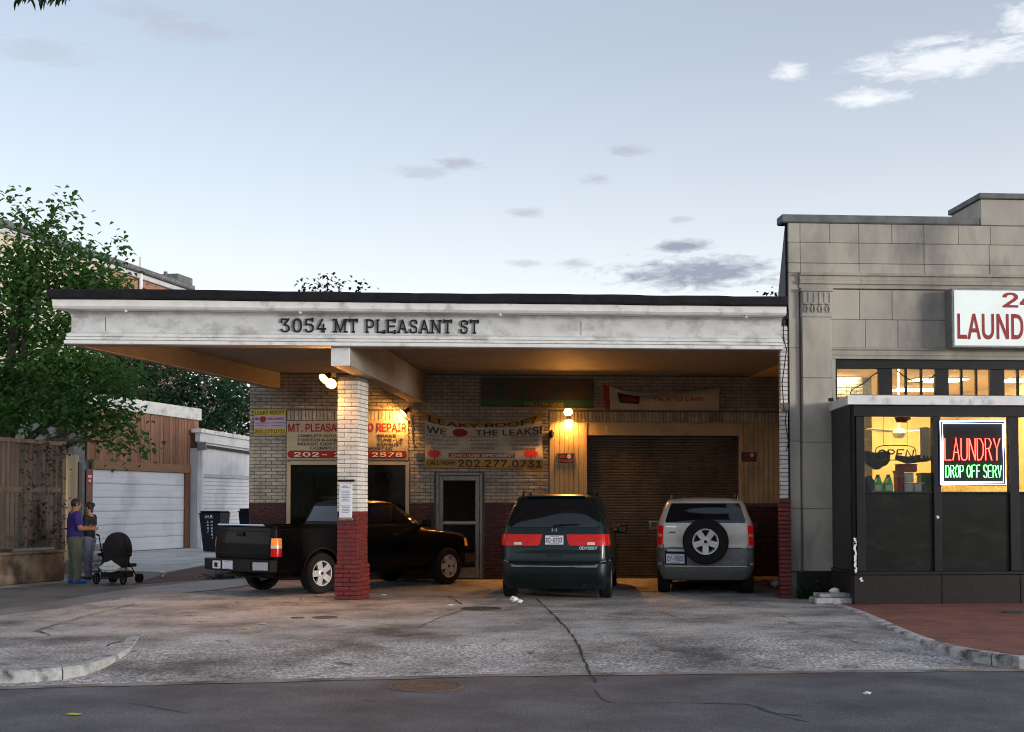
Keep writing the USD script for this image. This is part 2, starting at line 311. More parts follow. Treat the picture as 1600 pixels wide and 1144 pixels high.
def leafmat(name, c1, c2, trans=.35):
    N = {'g': ('geometry', {}), 'r': ('rgb_ramp', dict(ramp=[(0, c1), (.75, c2), (1, tuple(x*1.5 for x in c2))])), 'p': ('principled_bsdf', dict(roughness=.45)), 't': ('translucent_bsdf', {}), 'm': ('mix_closure', dict(fac=trans))}
    L = [('g.random_per_island', 'r.fac'), ('r.color', 'p.base_color'), ('r.color', 't.color'), ('p.BSDF', 'm.closure1'), ('t.BSDF', 'm.closure2')]
    MT[name] = usdkit.material(stage, '/World/Looks/'+name, N, L, surface='m.closure'); return MT[name]
leafmat('leaf_maple', (.06, .15, .03), (.23, .34, .1), .5); leafmat('leaf_mimosa', (.025, .07, .026), (.07, .14, .05)); leafmat('leaf_dark', (.012, .03, .01), (.03, .06, .018)); leafmat('leaf_weed', (.02, .06, .025), (.04, .1, .04))
pm('blossom', (.62, .4, .34), (.5, .3, .28), 10, .8)
MT['old_glass'] = usdkit.material(stage, '/World/Looks/old_glass', {'f': ('fresnel', dict(IOR=1.4)), 't': ('transparent_bsdf', dict(color=(.6, .6, .58))), 'g': ('glossy_bsdf', dict(roughness=.08, color=(.5, .5, .5))), 'm': ('mix_closure', {})},
    [('f.fac', 'm.fac'), ('t.BSDF', 'm.closure1'), ('g.BSDF', 'm.closure2')], surface='m.closure')
MT['window_glass'] = usdkit.material(stage, '/World/Looks/window_glass', {'f': ('fresnel', dict(IOR=1.5)), 't': ('transparent_bsdf', dict(color=(.93, .95, .94))), 'g': ('glossy_bsdf', dict(roughness=.01, color=(.9, .9, .9))), 'm': ('mix_closure', {})},
    [('f.fac', 'm.fac'), ('t.BSDF', 'm.closure1'), ('g.BSDF', 'm.closure2')], surface='m.closure')
emitter('lamp_lens', (1.0, .42, .06), 5.0); emitter('lamp_halogen', (1.0, .4, .07), LAMP); emitter('fluorescent', (1.0, .78, .42), 12.0)
emitter('neon_red', (1.0, .035, .022), 3.4); emitter('neon_green', (.1, 1.0, .14), 1.9); emitter('neon_white', (.5, .6, 1.0), 2.3)
def custom(name, N, L): MT[name] = usdkit.material(stage, '/World/Looks/'+name, N, L, surface='p.BSDF')
# dirty old concrete: grey mottling, dark oil, coarse exposed aggregate near the street
custom('concrete_lot', {'g': ('geometry', {}), 'sp': ('separate_xyz', {}), 'p': ('principled_bsdf', dict(roughness=.82)),
    'n1': ('noise_texture', dict(scale=.55, detail=8.0, roughness=.65)), 'r1': ('rgb_ramp', dict(ramp=[(.32, (.06, .058, .054)), (.42, (.22, .21, .197)), (.53, (.37, .355, .333)), (.68, (.5, .485, .46))])),
    'n2': ('noise_texture', dict(scale=2.3, detail=6.0, roughness=.7, distortion=.6)), 'r2': ('map_range', dict(from_min=.56, from_max=.7, to_min=0., to_max=.9, clamp=True)), 'm2': ('mix_color', dict(b=(.055, .052, .05))),
    'n3': ('noise_texture', dict(scale=24.0, detail=6.0, roughness=.8)), 'r3': ('rgb_ramp', dict(ramp=[(.36, (.22,)*3), (.5, (.95,)*3), (.64, (1.75,)*3)])), 'm3': ('mix_color', dict(blend_type='multiply')),
    'fr': ('map_range', dict(from_min=15.6, from_max=13.6, to_min=.38, to_max=1.0, clamp=True)),
    'v': ('voronoi_texture', dict(scale=26.0)), 'rv': ('rgb_ramp', dict(ramp=[(0, (.3,)*3), (.4, (.95,)*3), (.9, (1.5,)*3)])), 'mv': ('mix_color', dict(blend_type='multiply')),
    'n4': ('noise_texture', dict(scale=1.1, detail=5.0)), 'r4': ('map_range', dict(from_min=.42, from_max=.56, clamp=True)), 'mm': ('math', dict(math_type='multiply')),
    'b': ('bump', dict(strength=1.0, distance=.012)), 'ba': ('math', dict(math_type='multiply_add', value2=.5))},
   [('g.position', 'n1.vector'), ('g.position', 'n2.vector'), ('g.position', 'n3.vector'), ('g.position', 'n4.vector'), ('g.position', 'v.vector'), ('g.position', 'sp.vector'), ('sp.y', 'fr.value'),
    ('n1.fac', 'r1.fac'), ('n2.fac', 'r2.value'), ('r1.color', 'm2.a'), ('r2.result', 'm2.fac'), ('n3.fac', 'r3.fac'), ('m2.result', 'm3.a'), ('r3.color', 'm3.b'), ('fr.result', 'm3.fac'),
    ('v.distance', 'rv.fac'), ('n4.fac', 'r4.value'), ('r4.result', 'mm.value1'), ('fr.result', 'mm.value2'), ('mm.value', 'mv.fac'), ('m3.result', 'mv.a'), ('rv.color', 'mv.b'), ('mv.result', 'p.base_color'),
    ('n3.fac', 'ba.value1'), ('v.distance', 'ba.value3'), ('ba.value', 'b.height'), ('b.normal', 'p.normal')])
custom('asphalt', {'g': ('geometry', {}), 'p': ('principled_bsdf', dict(roughness=.75)), 'n1': ('noise_texture', dict(scale=1.1, detail=7.0, roughness=.65)), 'r1': ('rgb_ramp', dict(ramp=[(.3, (.042, .042, .047)), (.5, (.085, .085, .092)), (.66, (.13, .13, .138))])),
    'n3': ('noise_texture', dict(scale=42.0, detail=5.0, roughness=.8)), 'r3': ('rgb_ramp', dict(ramp=[(.35, (.45,)*3), (.52, (1.0,)*3), (.66, (2.0,)*3)])), 'm3': ('mix_color', dict(blend_type='multiply', fac=1.0)), 'b': ('bump', dict(strength=.9, distance=.006))},
   [('g.position', 'n1.vector'), ('g.position', 'n3.vector'), ('n1.fac', 'r1.fac'), ('n3.fac', 'r3.fac'), ('r1.color', 'm3.a'), ('r3.color', 'm3.b'), ('m3.result', 'p.base_color'), ('n3.fac', 'b.height'), ('b.normal', 'p.normal')])
def brickmat(name, c1, c2, mort, bw, rh, ms, plane, rough=.85):
    N = {'g': ('geometry', {}), 's': ('separate_xyz', {}), 'c': ('combine_xyz', {}), 'b': ('brick_texture', dict(color1=c1, color2=c2, mortar=mort, scale=1.0, brick_width=bw, row_height=rh, mortar_size=ms, mortar_smooth=.2, bias=0.)),
         'n': ('noise_texture', dict(scale=1.5, detail=6.0, roughness=.65)), 'r': ('rgb_ramp', dict(ramp=[(.3, (.55,)*3), (.6, (1.1,)*3)])), 'm': ('mix_color', dict(blend_type='multiply', fac=1.0)), 'bp': ('bump', dict(strength=.8, distance=.008, invert=True)), 'p': ('principled_bsdf', dict(roughness=rough))}
    L = [('g.position', 's.vector'), ('c.vector', 'b.vector'), ('g.position', 'n.vector'), ('n.fac', 'r.fac'), ('b.color', 'm.a'), ('r.color', 'm.b'), ('m.result', 'p.base_color'), ('b.fac', 'bp.height'), ('bp.normal', 'p.normal')]
    L += [('s.x', 'c.x'), ('s.y', 'c.y')] if plane == 'xy' else [('s.y', 'c.x'), ('s.z', 'c.y')]
    custom(name, N, L)
brickmat('brick_paving', (.27, .08, .05), (.19, .058, .04), (.07, .06, .055), .2, .1, .006, 'xy')
brickmat('brick_paving_alley', (.16, .055, .045), (.11, .042, .038), (.06, .05, .045), .2, .1, .006, 'xy')
brickmat('far_brick', (.45, .2, .12), (.34, .15, .09), (.3, .25, .2), .24, .08, .01, 'yz')
pm('alley_concrete', (.62, .605, .57), (.52, .505, .48), .8, .7, dirt=(.3, .295, .28), dscale=1.1, bump=.004, bscale=40)
pm('alley_asphalt', (.13, .125, .12), (.08, .078, .075), 1.2, .6, dirt=(.04, .04, .04), dscale=.9, bump=.004, bscale=60)
pm('wet_alley', (.2, .2, .205), (.12, .12, .125), 1.0, .45, dirt=(.1, .1, .1), dscale=1.5, spec=.5)
pm('earth', (.06, .05, .04), (.1, .09, .07), .5, .95)
def smooth3(p, n=24):
    from scipy.interpolate import CubicSpline
    p = np.asarray(p, float); d = np.r_[0, np.cumsum(np.linalg.norm(np.diff(p, axis=0), axis=1))]; return CubicSpline(d, p)(np.linspace(0, d[-1], n))

# ---------------------------------------------------------------- the ground
EDGE = np.array([at(0, 1075, z=-.12)[:2], at(800, 1055, z=-.12)[:2], at(1600, 1047, z=-.12)[:2]])
def edge_y(x): return np.interp(x, EDGE[:, 0], EDGE[:, 1])
def gz(x, y):
    """height of the lot: level near the building, ramping down to the gutter"""
    t = np.clip((np.asarray(y, float) - edge_y(x))/2.6, 0, 1); t = t*t*(3-2*t)
    return -.114*(1-t)
def stru(name, m, mat, **k): return obj(name, m, mat, kind='structure', **k)
m = MB(); m.quad((-900, -900, -.2), (900, -900, -.2), (900, 900, -.2), (-900, 900, -.2)); stru('ground', m, MT['earth'], label='bare ground under and beyond the street', cat='ground')
xs = np.r_[-90, np.arange(-30, 31, 1.0), 90]; m = MB(); m.grid([[(x, -40, -.12) for x in xs], [(x, edge_y(x), -.12) for x in xs]][::-1]); stru('road', m, MT['asphalt'], label='grey asphalt road along the foot of the picture', cat='road')
xs = np.arange(-14, 13.01, .25); P = []
for t in np.r_[np.linspace(0, 3.2, 24), 5, 8, 12, 19]:
    P.append([(x, edge_y(x)+t, gz(x, edge_y(x)+t) + (.012*(meshkit.fbm(np.array([x*.8, t*1.2, 3.]))-.5) if .3 < t else 0)*(1 if t < 4 else 0)) for x in xs])
lot = MB(); lot.grid(P); f = lot.f[0]; lot.f[0] = f[:, ::-1]
stru('concrete_lot', lot, MT['concrete_lot'], smooth=30, label='stained grey concrete forecourt and driveway apron', cat='forecourt')
def sheet(name, px, z, mat, label, cat, z0=-.02):
    p = np.array([at(a, b, z=z)[:2] for a, b in px]); mb = MB(); mb.prism(p, z0, z); return stru(name, mb, mat, label=label, cat=cat)
sheet('alley', [(-60, 925), (130, 908), (215, 868), (300, 852), (470, 846), (470, 903), (330, 916), (-60, 962)], .006, MT['alley_asphalt'], 'worn asphalt of the alley beside the repair shop', 'alley')
sheet('driveway', [(205, 892), (170, 870), (212, 856), (300, 848), (420, 843), (420, 876), (330, 881), (258, 894)], .012, MT['alley_concrete'], 'pale concrete driveway in front of the garage doors', 'driveway')
sheet('brick_strip', [(205, 913), (258, 896), (330, 882.5), (420, 877.5), (420, 899), (330, 905)], .012, MT['brick_paving_alley'], 'red brick paving strip across the alley', 'paving')
sheet('alley_gutter', [(-40, 957), (60, 944), (200, 920), (330, 907), (420, 901), (420, 910), (330, 922), (190, 934), (60, 955), (-40, 966)], .012, MT['wet_alley'], 'damp pale concrete gutter across the mouth of the alley', 'gutter')
def world_line(px, z=0.0): return np.array([at(a, b, z=z)[:2] for a, b in px])
def resample(p, step):
    d = np.r_[0, np.cumsum(np.linalg.norm(np.diff(p, axis=0), axis=1))]; n = max(2, int(d[-1]/step)+1); t = np.linspace(0, d[-1], n)
    return np.stack([np.interp(t, d, p[:, k]) for k in range(2)], 1)
def smoothline(p, n=60):
    from scipy.interpolate import CubicSpline
    d = np.r_[0, np.cumsum(np.linalg.norm(np.diff(p, axis=0), axis=1))]; t = np.linspace(0, d[-1], n); return CubicSpline(d, p)(t)
def offset(p, o):
    t = np.gradient(p, axis=0); t /= np.linalg.norm(t, axis=1, keepdims=True); return p + o*np.stack([-t[:, 1], t[:, 0]], 1)
# left pavement corner with its granite kerb
kl = smoothline(np.vstack([[-14, at(0, 1049, z=.006)[1]-.75], [-7.5, at(0, 1049, z=.006)[1]-.28], world_line([(0, 1049), (60, 1047), (115, 1042), (160, 1032), (196, 1018), (214, 1004), (220, 992)], .006)]), 70)
inner = offset(kl, .15)
mb = MB(); mb.prism(np.vstack([inner, [[inner[-1][0]-.4, 15.3], [-14, 15.3]]]), -.15, .006); stru('pavement', mb, MT['concrete_lot'], label='concrete pavement corner behind the left kerb', cat='pavement')
def kerb(name, line, top, label, step, tops=None, side=.15):
    k = tag(UsdGeom.Xform.Define(stage, free('/World/'+name)), label, 'kerb', kind='structure'); path = str(k.GetPath()); _M[path] = np.eye(4)
    d = np.r_[0, np.cumsum(np.linalg.norm(np.diff(line, axis=0), axis=1))]; nn = int(d[-1]/step); o = offset(line, side)
    for i in range(nn):
        a, b = d[-1]*i/nn + .008, d[-1]*(i+1)/nn - .008; t = np.linspace(a, b, 5)
        A = np.stack([np.interp(t, d, line[:, q]) for q in range(2)], 1); B = np.stack([np.interp(t, d, o[:, q]) for q in range(2)], 1)
        ht = top(A[:, 0], A[:, 1]); j = rng.uniform(-.006, .006)
        mb = MB(); n = len(A); Z = np.full(n, -.17); ch = .025
        dirn = (B-A)/side
        ring = [np.c_[A, Z], np.c_[A, ht+j-ch], np.c_[A+dirn*ch, ht+j], np.c_[B, ht+j], np.c_[B, Z]]
        mb.grid(np.array(ring).transpose(1, 0, 2)); 
        for e in (0, n-1): mb.add([r[e] for r in ring], [[0, 1, 2], [0, 2, 3], [0, 3, 4]] if e else [[2, 1, 0], [3, 2, 0], [4, 3, 0]])
        q = mb.tm(); trimesh.repair.fix_normals(q); obj('kerb_stone', q, MT['granite_kerb'], k)
    return k
kerb('left_kerb', kl, lambda x, y: np.full(len(x), .012), 'granite kerb curving round the left pavement corner', 1.0)
# right brick pavement with its kerb
kr = smoothline(world_line([(1262, 934), (1300, 944), (1345, 960), (1385, 979), (1425, 996), (1480, 1011), (1540, 1021), (1600, 1028)], .012), 60)
kr = np.vstack([kr, kr[-1] + np.outer(np.linspace(.4, 14, 12), [1, .006])])
inner = offset(kr, .15)
mb = MB(); mb.prism(np.vstack([inner, [[inner[-1][0], 24], [inner[0][0], 24]]]), -.15, .012); stru('brick_pavement', mb, MT['brick_paving'], label='red brick pavement in front of the laundry', cat='pavement')
kerb('right_kerb', kr, lambda x, y: np.full(len(x), .018), 'pale kerb along the red brick pavement by the laundry', 1.25)
# joints and cracks: thin dark ribbons with a ragged edge
def crack(px, w, name='crack', z=None, mat='crack_dark'):
    p = np.array([at(a, b, z=-.03 if z is None else z)[:2] for a, b in px]); p = resample(p, .09); n = len(p)
    jit = np.array([meshkit.noise(np.array([i*.9, w*100, 1.7+px[0][0]]))-.5 for i in range(n)])*w*1.1; p = offset(p, jit[:, None])
    ww = w*np.array([.35+1.1*meshkit.noise(np.array([i*.55, px[0][1], 8.])) for i in range(n)]); ww[0] = ww[-1] = w*.08
    a, b = offset(p, ww[:, None]/2), offset(p, -ww[:, None]/2); zz = (lambda q: gz(q[:, 0], q[:, 1])+.012) if z is None else (lambda q: np.full(len(q), z))
    mb = MB(); mb.grid([np.c_[a, zz(a)], np.c_[b, zz(b)]]); mb.f[0] = mb.f[0][:, ::-1] if np.cross(mb.v[0][mb.f[0][0][1]]-mb.v[0][mb.f[0][0][0]], mb.v[0][mb.f[0][0][2]]-mb.v[0][mb.f[0][0][0]])[2] < 0 else mb.f[0]
    return stru(name, mb, MT[mat])
for px, w in [([(838, 939), (862, 962), (884, 985), (905, 1012), (930, 1053)], .03), ([(955, 978), (1040, 976), (1200, 975), (1345, 978)], .035), ([(50, 992), (130, 968), (212, 947)], .025), ([(652, 985), (690, 968), (748, 950)], .022),
              ([(55, 990), (70, 994), (80, 998)], .03), ([(160, 1024), (170, 1012), (192, 1007)], .03), ([(540, 972), (640, 985), (730, 983)], .018),  ([(700, 935), (722, 948)], .03),
              ([(1030, 960), (1075, 975)], .02), ([(470, 938), (470, 942), (600, 941)], .015), ([(230, 985), (360, 984), (520, 985)], .014)]: crack(px, w)
for px, w in [([(928, 1076), (940, 1092), (955, 1098), (1080, 1098), (1172, 1100), (1192, 1110), (1235, 1122), (1268, 1129)], .016), ([(1180, 1103), (1215, 1115), (1255, 1118)], .03), ([(560, 1092), (600, 1099)], .02), ([(200, 1098), (305, 1116)], .012)]: crack(px, w, z=-.116)
# gutter line: thin strip of worn red-brown edging where the apron meets the asphalt
xs = np.arange(-13.5, 12.5, .3); mb = MB(); mb.grid([[(x, edge_y(x)-.10+.02*math.sin(x*5), -.1145) for x in xs], [(x, edge_y(x)+.03, -.107) for x in xs]]); mb.f[0] = mb.f[0][:, ::-1]
q = mb.tm(); q.fix_normals() if False else None; stru('gutter_edging', q, pm('edging', (.2, .13, .1), (.3, .27, .24), 2.5, .85, dirt=(.06, .055, .05), dscale=2), label='worn strip where the apron meets the asphalt')
def disc_cover(name, px, w, z, mat, label):
    c = at(*px, z=z); t = thing(name, label, 'manhole cover', (c[0], c[1], z)); r = w/2
    mb = MB(); mb.lathe([(r*.9, .004), (r*.9, .012), (r, .012), (r*1.02, .0)], n=36); obj('rim', mb, mat, t, world=False)
    mb = MB(); mb.lathe([(0.001, .011), (r*.3, .011), (r*.3, .008), (r*.36, .008), (r*.36, .011), (r*.62, .011), (r*.62, .008), (r*.68, .008), (r*.68, .011), (r*.86, .011), (r*.88, .004)], n=36); obj('lid', mb, mat, t, world=False); return t
disc_cover('manhole_cover', (665, 1073), .72, -.12, MT['rust_iron'], 'rusty round manhole cover in the asphalt road')
disc_cover('manhole_cover', (752, 951.5), .62, .002, MT['dark_iron'], 'dark round cover on the forecourt left of the green van')
disc_cover('manhole_cover', (508, 965.5), .36, -.004, MT['dark_iron'], 'small dark lid on the forecourt in front of the brick column')
disc_cover('manhole_cover', (465, 966), .2, -.004, MT['dark_iron'], 'smallest dark lid on the forecourt, left of the column')
disc_cover('manhole_cover', (1588, 957), .42, .014, MT['dark_iron'], 'dark round cover in the red brick pavement')
def scrap(px, size, label, mat='litter_white', z=None, seed=0):
    c = at(*px, z=0); zz = gz(c[0], c[1])+.005 if z is None else z
    s = trimesh.creation.icosphere(2, 1.0); v = s.vertices*np.array(size)*(0.55+.9*meshkit.noise(s.vertices*2.2+seed*7)[:, None]); v[:, 2] -= v[:, 2].min(); s.vertices = v + [c[0], c[1], zz]
    return obj('litter', s, MT[mat], smooth=40, label=label, cat='litter')
scrap((803, 941), (.06, .05, .04), 'crumpled white scrap on the forecourt behind the green van, left of the pair', seed=1)
scrap((812, 943), (.04, .04, .03), 'small white scrap touching the crumpled one behind the green van', seed=2)
scrap((254, 903), (.07, .07, .06), 'round white scrap on the red brick strip of the alley', z=.013, seed=3)
scrap((1214, 918), (.11, .1, .06), 'crumpled pale bag on the ground between the silver car and the red pillar', seed=4)
scrap((704, 947), (.05, .035, .012), 'flat pale scrap in front of the truck, left of the dark cover', seed=5)
scrap((600, 931), (.05, .04, .012), 'flat white scrap just right of the red column base', seed=6)
scrap((410, 976), (.06, .03, .008), 'flat pale leaf scrap on the forecourt left of centre', 'vinyl_white', seed=7)
scrap((383, 983), (.05, .03, .008), 'yellowish leaf on the forecourt left of centre', 'vinyl_yellow', seed=8)
scrap((1355, 1065), (.035, .03, .012), 'white speck on the asphalt below the right kerb', z=-.119, seed=9)
scrap((115, 1095), (.06, .03, .008), 'yellow leaf on the asphalt at the left', 'vinyl_yellow', z=-.119, seed=10)

# ---------------------------------------------------------------- the repair shop
YW, YF, ZS = 26.2, 19.1, 4.42                       # back wall, front of the canopy, soffit height
SK = math.tan(math.radians(16.7)); AL = np.array([math.sin(math.radians(16.7)), math.cos(math.radians(16.7))])    # the alley's direction
shop = thing('repair_shop', 'low white brick repair shop with a deep flat canopy over its forecourt', 'shop', (0, YW, 0))
# canopy: a profile swept along the front and back along the left side
path = np.array([[5.53, YF], [-5.62, YF], [-3.45, YW-.02]])
def sweep(prof, wob=0.0):
    d1 = np.array([-1., 0]); n1 = np.array([0, -1.]); d2 = (path[2]-path[1]); d2 = d2/np.linalg.norm(d2); n2 = np.array([-d2[1], d2[0]])
    mit = np.array([-.7, -1.0]); P = []
    st = [(path[0]+(path[1]-path[0])*t, n1) for t in np.linspace(0, 1, 41)[:-1]] + [(path[1], mit), (path[2], n2)]
    for base, nn in st:
        j = wob*(meshkit.fbm(np.array([base[0]*1.7, base[1], 4.2]))-.5) if wob else 0; P.append([(*(base+nn*(o+j*.6)), z+j) for o, z in prof])
    m = MB(); m.grid(P); k = len(prof)
    for e in (0, -1):
        v = np.array(P[e]); q = Polygon([(o, z) for o, z in prof]).buffer(0)
        t = _earcut(np.array(prof)); m.add(v, np.array(t))
    q = m.tm(); trimesh.repair.fix_normals(q); return q
def closed(prof, back=-.12): return prof + [(back, prof[-1][1]), (back, prof[0][1]), prof[0]]
obj('roof_edge', sweep(closed([(.33, 4.745), (.36, 4.76), (.37, 4.86), (.34, 4.89), (.1, 4.9)]), .045), MT['roof_tar'], shop, smooth=20)
obj('cornice_trim', sweep(closed([(.2, 4.60), (.26, 4.605), (.29, 4.64), (.29, 4.738), (.1, 4.738)]), .016), MT['white_paint_clean'], shop, smooth=20)
obj('fascia_panel', sweep(closed([(.035, 4.262), (.006, 4.285), (.0, 4.32), (.0, 4.5), (.02, 4.56), (.07, 4.598)])), MT['fascia_shaded_paint'], shop, smooth=25)
obj('fascia_moulding', sweep(closed([(.05, 4.204), (.07, 4.21), (.072, 4.255), (.04, 4.26)])), MT['white_paint_weathered'], shop, smooth=20)
obj('fascia_moulding', sweep(closed([(.06, 4.152), (.085, 4.158), (.088, 4.196), (.05, 4.2)])), MT['white_paint_weathered'], shop, smooth=20)
obj('fascia_moulding', sweep(closed([(.09, 4.085), (.11, 4.09), (.112, 4.14), (.07, 4.148)])), MT['white_paint_clean'], shop, smooth=20)
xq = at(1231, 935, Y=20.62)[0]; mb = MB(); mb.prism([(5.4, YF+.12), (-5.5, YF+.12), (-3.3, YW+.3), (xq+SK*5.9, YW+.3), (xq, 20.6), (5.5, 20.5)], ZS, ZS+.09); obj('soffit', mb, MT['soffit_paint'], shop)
mb = MB(); mb.prism([(5.6, YF-.05), (-5.55, YF-.05), (-3.35, YW), (-.6, YW+9), (xq+SK*14, YW+9), (xq-.02, 20.6), (5.6, 20.5)], 4.72, 4.83); obj('roof_deck', mb, MT['roof_tar'], shop)
for x in (-5.1, -1.4, 2.3): mb = MB(); mb.box(x-.004, x+.004, YF-.004, YF+.01, 4.285, 4.55); obj('panel_seam', mb, MT['mortar'], shop)
for x in (-4.75, -2.1, 1.0, 4.9): s = trimesh.creation.icosphere(1, .028); s.apply_translation((x, YF-.2, 4.59)); obj('soffit_bulb_hole', s, MT['white_paint_clean'], shop)
# main beam with its white end showing under the fascia
p0, p1 = at(532, 560, Y=YF+.02), at(655, 622, Y=YW); dv = np.array([p1[0]-p0[0], p1[1]-p0[1], 0]); L = np.linalg.norm(dv); dv /= L; zb = 3.79
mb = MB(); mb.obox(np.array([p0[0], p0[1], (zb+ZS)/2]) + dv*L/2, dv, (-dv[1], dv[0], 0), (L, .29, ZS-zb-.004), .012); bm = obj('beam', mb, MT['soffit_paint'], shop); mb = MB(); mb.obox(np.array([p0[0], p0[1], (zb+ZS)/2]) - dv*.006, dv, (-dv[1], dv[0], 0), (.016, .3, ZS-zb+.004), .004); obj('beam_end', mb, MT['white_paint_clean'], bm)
obj('fascia_back', sweep([(-.125, 4.095), (-.125, 4.41), (-.15, 4.41), (-.15, 4.095), (-.125, 4.095)]), MT['soffit_paint'], shop); obj('fascia_underside', sweep([(.08, 4.078), (-.15, 4.078), (-.15, 4.0835), (.08, 4.0835), (.08, 4.078)]), MT['soffit_paint'], shop)
# back wall: mortar body round the openings
op = [(-3.13, -.6, .85, 2.5), (.02, 1.01, 0, 2.29), (3.28, 6.63, 0, 3.1)]
XS = [-3.96, -3.13, -.6, .02, 1.01, 3.28, 6.63, 9.6]; wall = MB()
for a, b in zip(XS[:-1], XS[1:]):
    o = [q for q in op if q[0] <= a + 1e-6 and q[1] >= b - 1e-6]
    for z0, z1 in ([(0, ZS-.003)] if not o else [(0, o[0][2]), (o[0][3], ZS-.003)]):
        if z1 > z0: wall.box(a, b, YW+.012, YW+.26, z0, z1)
back = obj('wall', wall, MT['mortar'], shop)
side = MB(); side.prism([(-3.96, YW+.262), (-3.7, YW+.262), (-3.7+SK*8, YW+8), (-3.96+SK*8, YW+8)], 0, 4.4); obj('side_wall', side, MT['painted_brick_white_far'], shop)
CP = .0745; ncourse = int(ZS/CP)
cover = [(-3.9, -3.25, 2.85, 3.45), (-3.18, -.58, 2.5, 3.42), (-.25, 2.32, 2.36, 3.6), (.98, 3.5, 3.72, 4.36), (3.6, 6.2, 3.64, 4.3)]        # behind banners
hid = [(-2.3, .8, 0, 1.55), (1.3, 2.5, 0, 1.5), (6.6, 9.6, 0, 4.5)]
bricks = []
def free_span(x0, x1, z):
    """the stretches of wall x0..x1 at height z that no opening or panel takes up"""
    segs = [(-3.96, 9.4)]
    cut = [(a-.045, b+.045) for a, b, c, d in op if c-.03 < z < d+.03]
    if 3.38 < z < 3.62: cut += [(-3.18, -.52), (2.44, 9.6)]
    if z < 3.385 and z > 1.6: cut += [(2.45, 9.6)]
    for a, b in cut: segs = [s for q in segs for s in ((q[0], min(q[1], a)), (max(q[0], b), q[1])) if s[1]-s[0] > .02]
    return segs
for k in range(ncourse+1):
    z = (k+.5)*CP
    if z + CP/2 > ZS: break
    for a, b in free_span(0, 0, z):
        x = a; g0 = -3.96 + (0 if k % 2 else -.117)
        edges = [a] + [g0+.234*i for i in range(60) if a+.05 < g0+.234*i < b-.05] + [b]
        for u, v in zip(edges[:-1], edges[1:]):
            c = ((u+v)/2, z); red = z < 1.62
            cov = any(q[0] < c[0] < q[1] and q[2] < z < q[3] for q in cover+hid)
            pr = (2 if cov else 0) + (1 if red or z > 4.1 else 0) + (0.5 if c[0] > 2.4 else 0)
            bricks.append((pr, u, v, z, red))
bricks.sort(key=lambda q: q[0])
rest = {False: MB(), True: MB()}
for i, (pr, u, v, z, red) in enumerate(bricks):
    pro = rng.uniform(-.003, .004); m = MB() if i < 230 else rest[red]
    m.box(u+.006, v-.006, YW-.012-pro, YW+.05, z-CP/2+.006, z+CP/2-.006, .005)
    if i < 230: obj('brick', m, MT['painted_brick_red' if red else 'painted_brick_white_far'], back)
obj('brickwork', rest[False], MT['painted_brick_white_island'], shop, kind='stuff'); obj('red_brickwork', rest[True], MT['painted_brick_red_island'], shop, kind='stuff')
for a, b in ((-3.17, -.53), (2.46, 8.6)):
    n = int((b-a)/.0775)
    for i in range(n):
        x = a + (b-a)*(i+.5)/n; mb = MB(); pro = rng.uniform(-.003, .004); mb.box(x-.033, x+.033, YW-.014-pro, YW+.05, 3.402, 3.616, .005); obj('soldier_brick', mb, MT['painted_brick_white_far'], back)
mb = MB(); mb.box(2.44, 8.6, YW-.03, YW+.008, 3.375, 3.395); obj('ledge_strip', mb, MT['tan_panel_paint'], shop)
# vertical tongue-and-groove boards either side of the roller shutter
def boards(x0, x1, z0, z1, w=.112):
    n = max(1, round((x1-x0)/w)); w = (x1-x0)/n
    for i in range(n):
        mb = MB(); mb.box(x0+w*i+.004, x0+w*(i+1)-.004, YW-.03+rng.uniform(-.002, .002), YW+.0115, z0, z1, .004); obj('panel_board', mb, MT['tan_panel_paint'], shop)
boards(2.46, 3.2, 1.63, 3.37); boards(6.72, 8.6, 1.63, 3.37)
for x0, x1, z0, z1 in ((3.205, 3.278, 0, 3.37), (6.632, 6.715, 0, 3.37)): mb = MB(); mb.box(x0, x1, YW-.045, YW+.0115, z0, z1, .005); obj('shutter_jamb', mb, MT['tan_panel_paint'], shop)
mb = MB(); mb.box(3.282, 6.628, YW-.036, YW+.0115, 3.102, 3.372, .004); obj('shutter_header', mb, MT['tan_panel_paint'], shop)
sh = MB(); sh.box(3.29, 6.62, YW+.2, YW+.22, 0, 3.1); shut = obj('roller_shutter', sh, MT['shutter_paint'], shop)
prof = np.array([(0, 0), (-.012, .008), (-.017, .026), (-.014, .042), (-.002, .052), (.01, .052), (.01, 0)])
for k in range(51):
    z = k*.0605; v = np.array([[(x, YW+.12+p[0], z+.002+p[1]*1.1) for p in prof] for x in (3.27, 6.64)]); m = MB(); n = len(prof)
    m.add(v.reshape(-1, 3), [[i, (i+1) % n, n+(i+1) % n, n+i] for i in range(n)]); obj('slat', m, MT['shutter_paint'], shut, smooth=50)
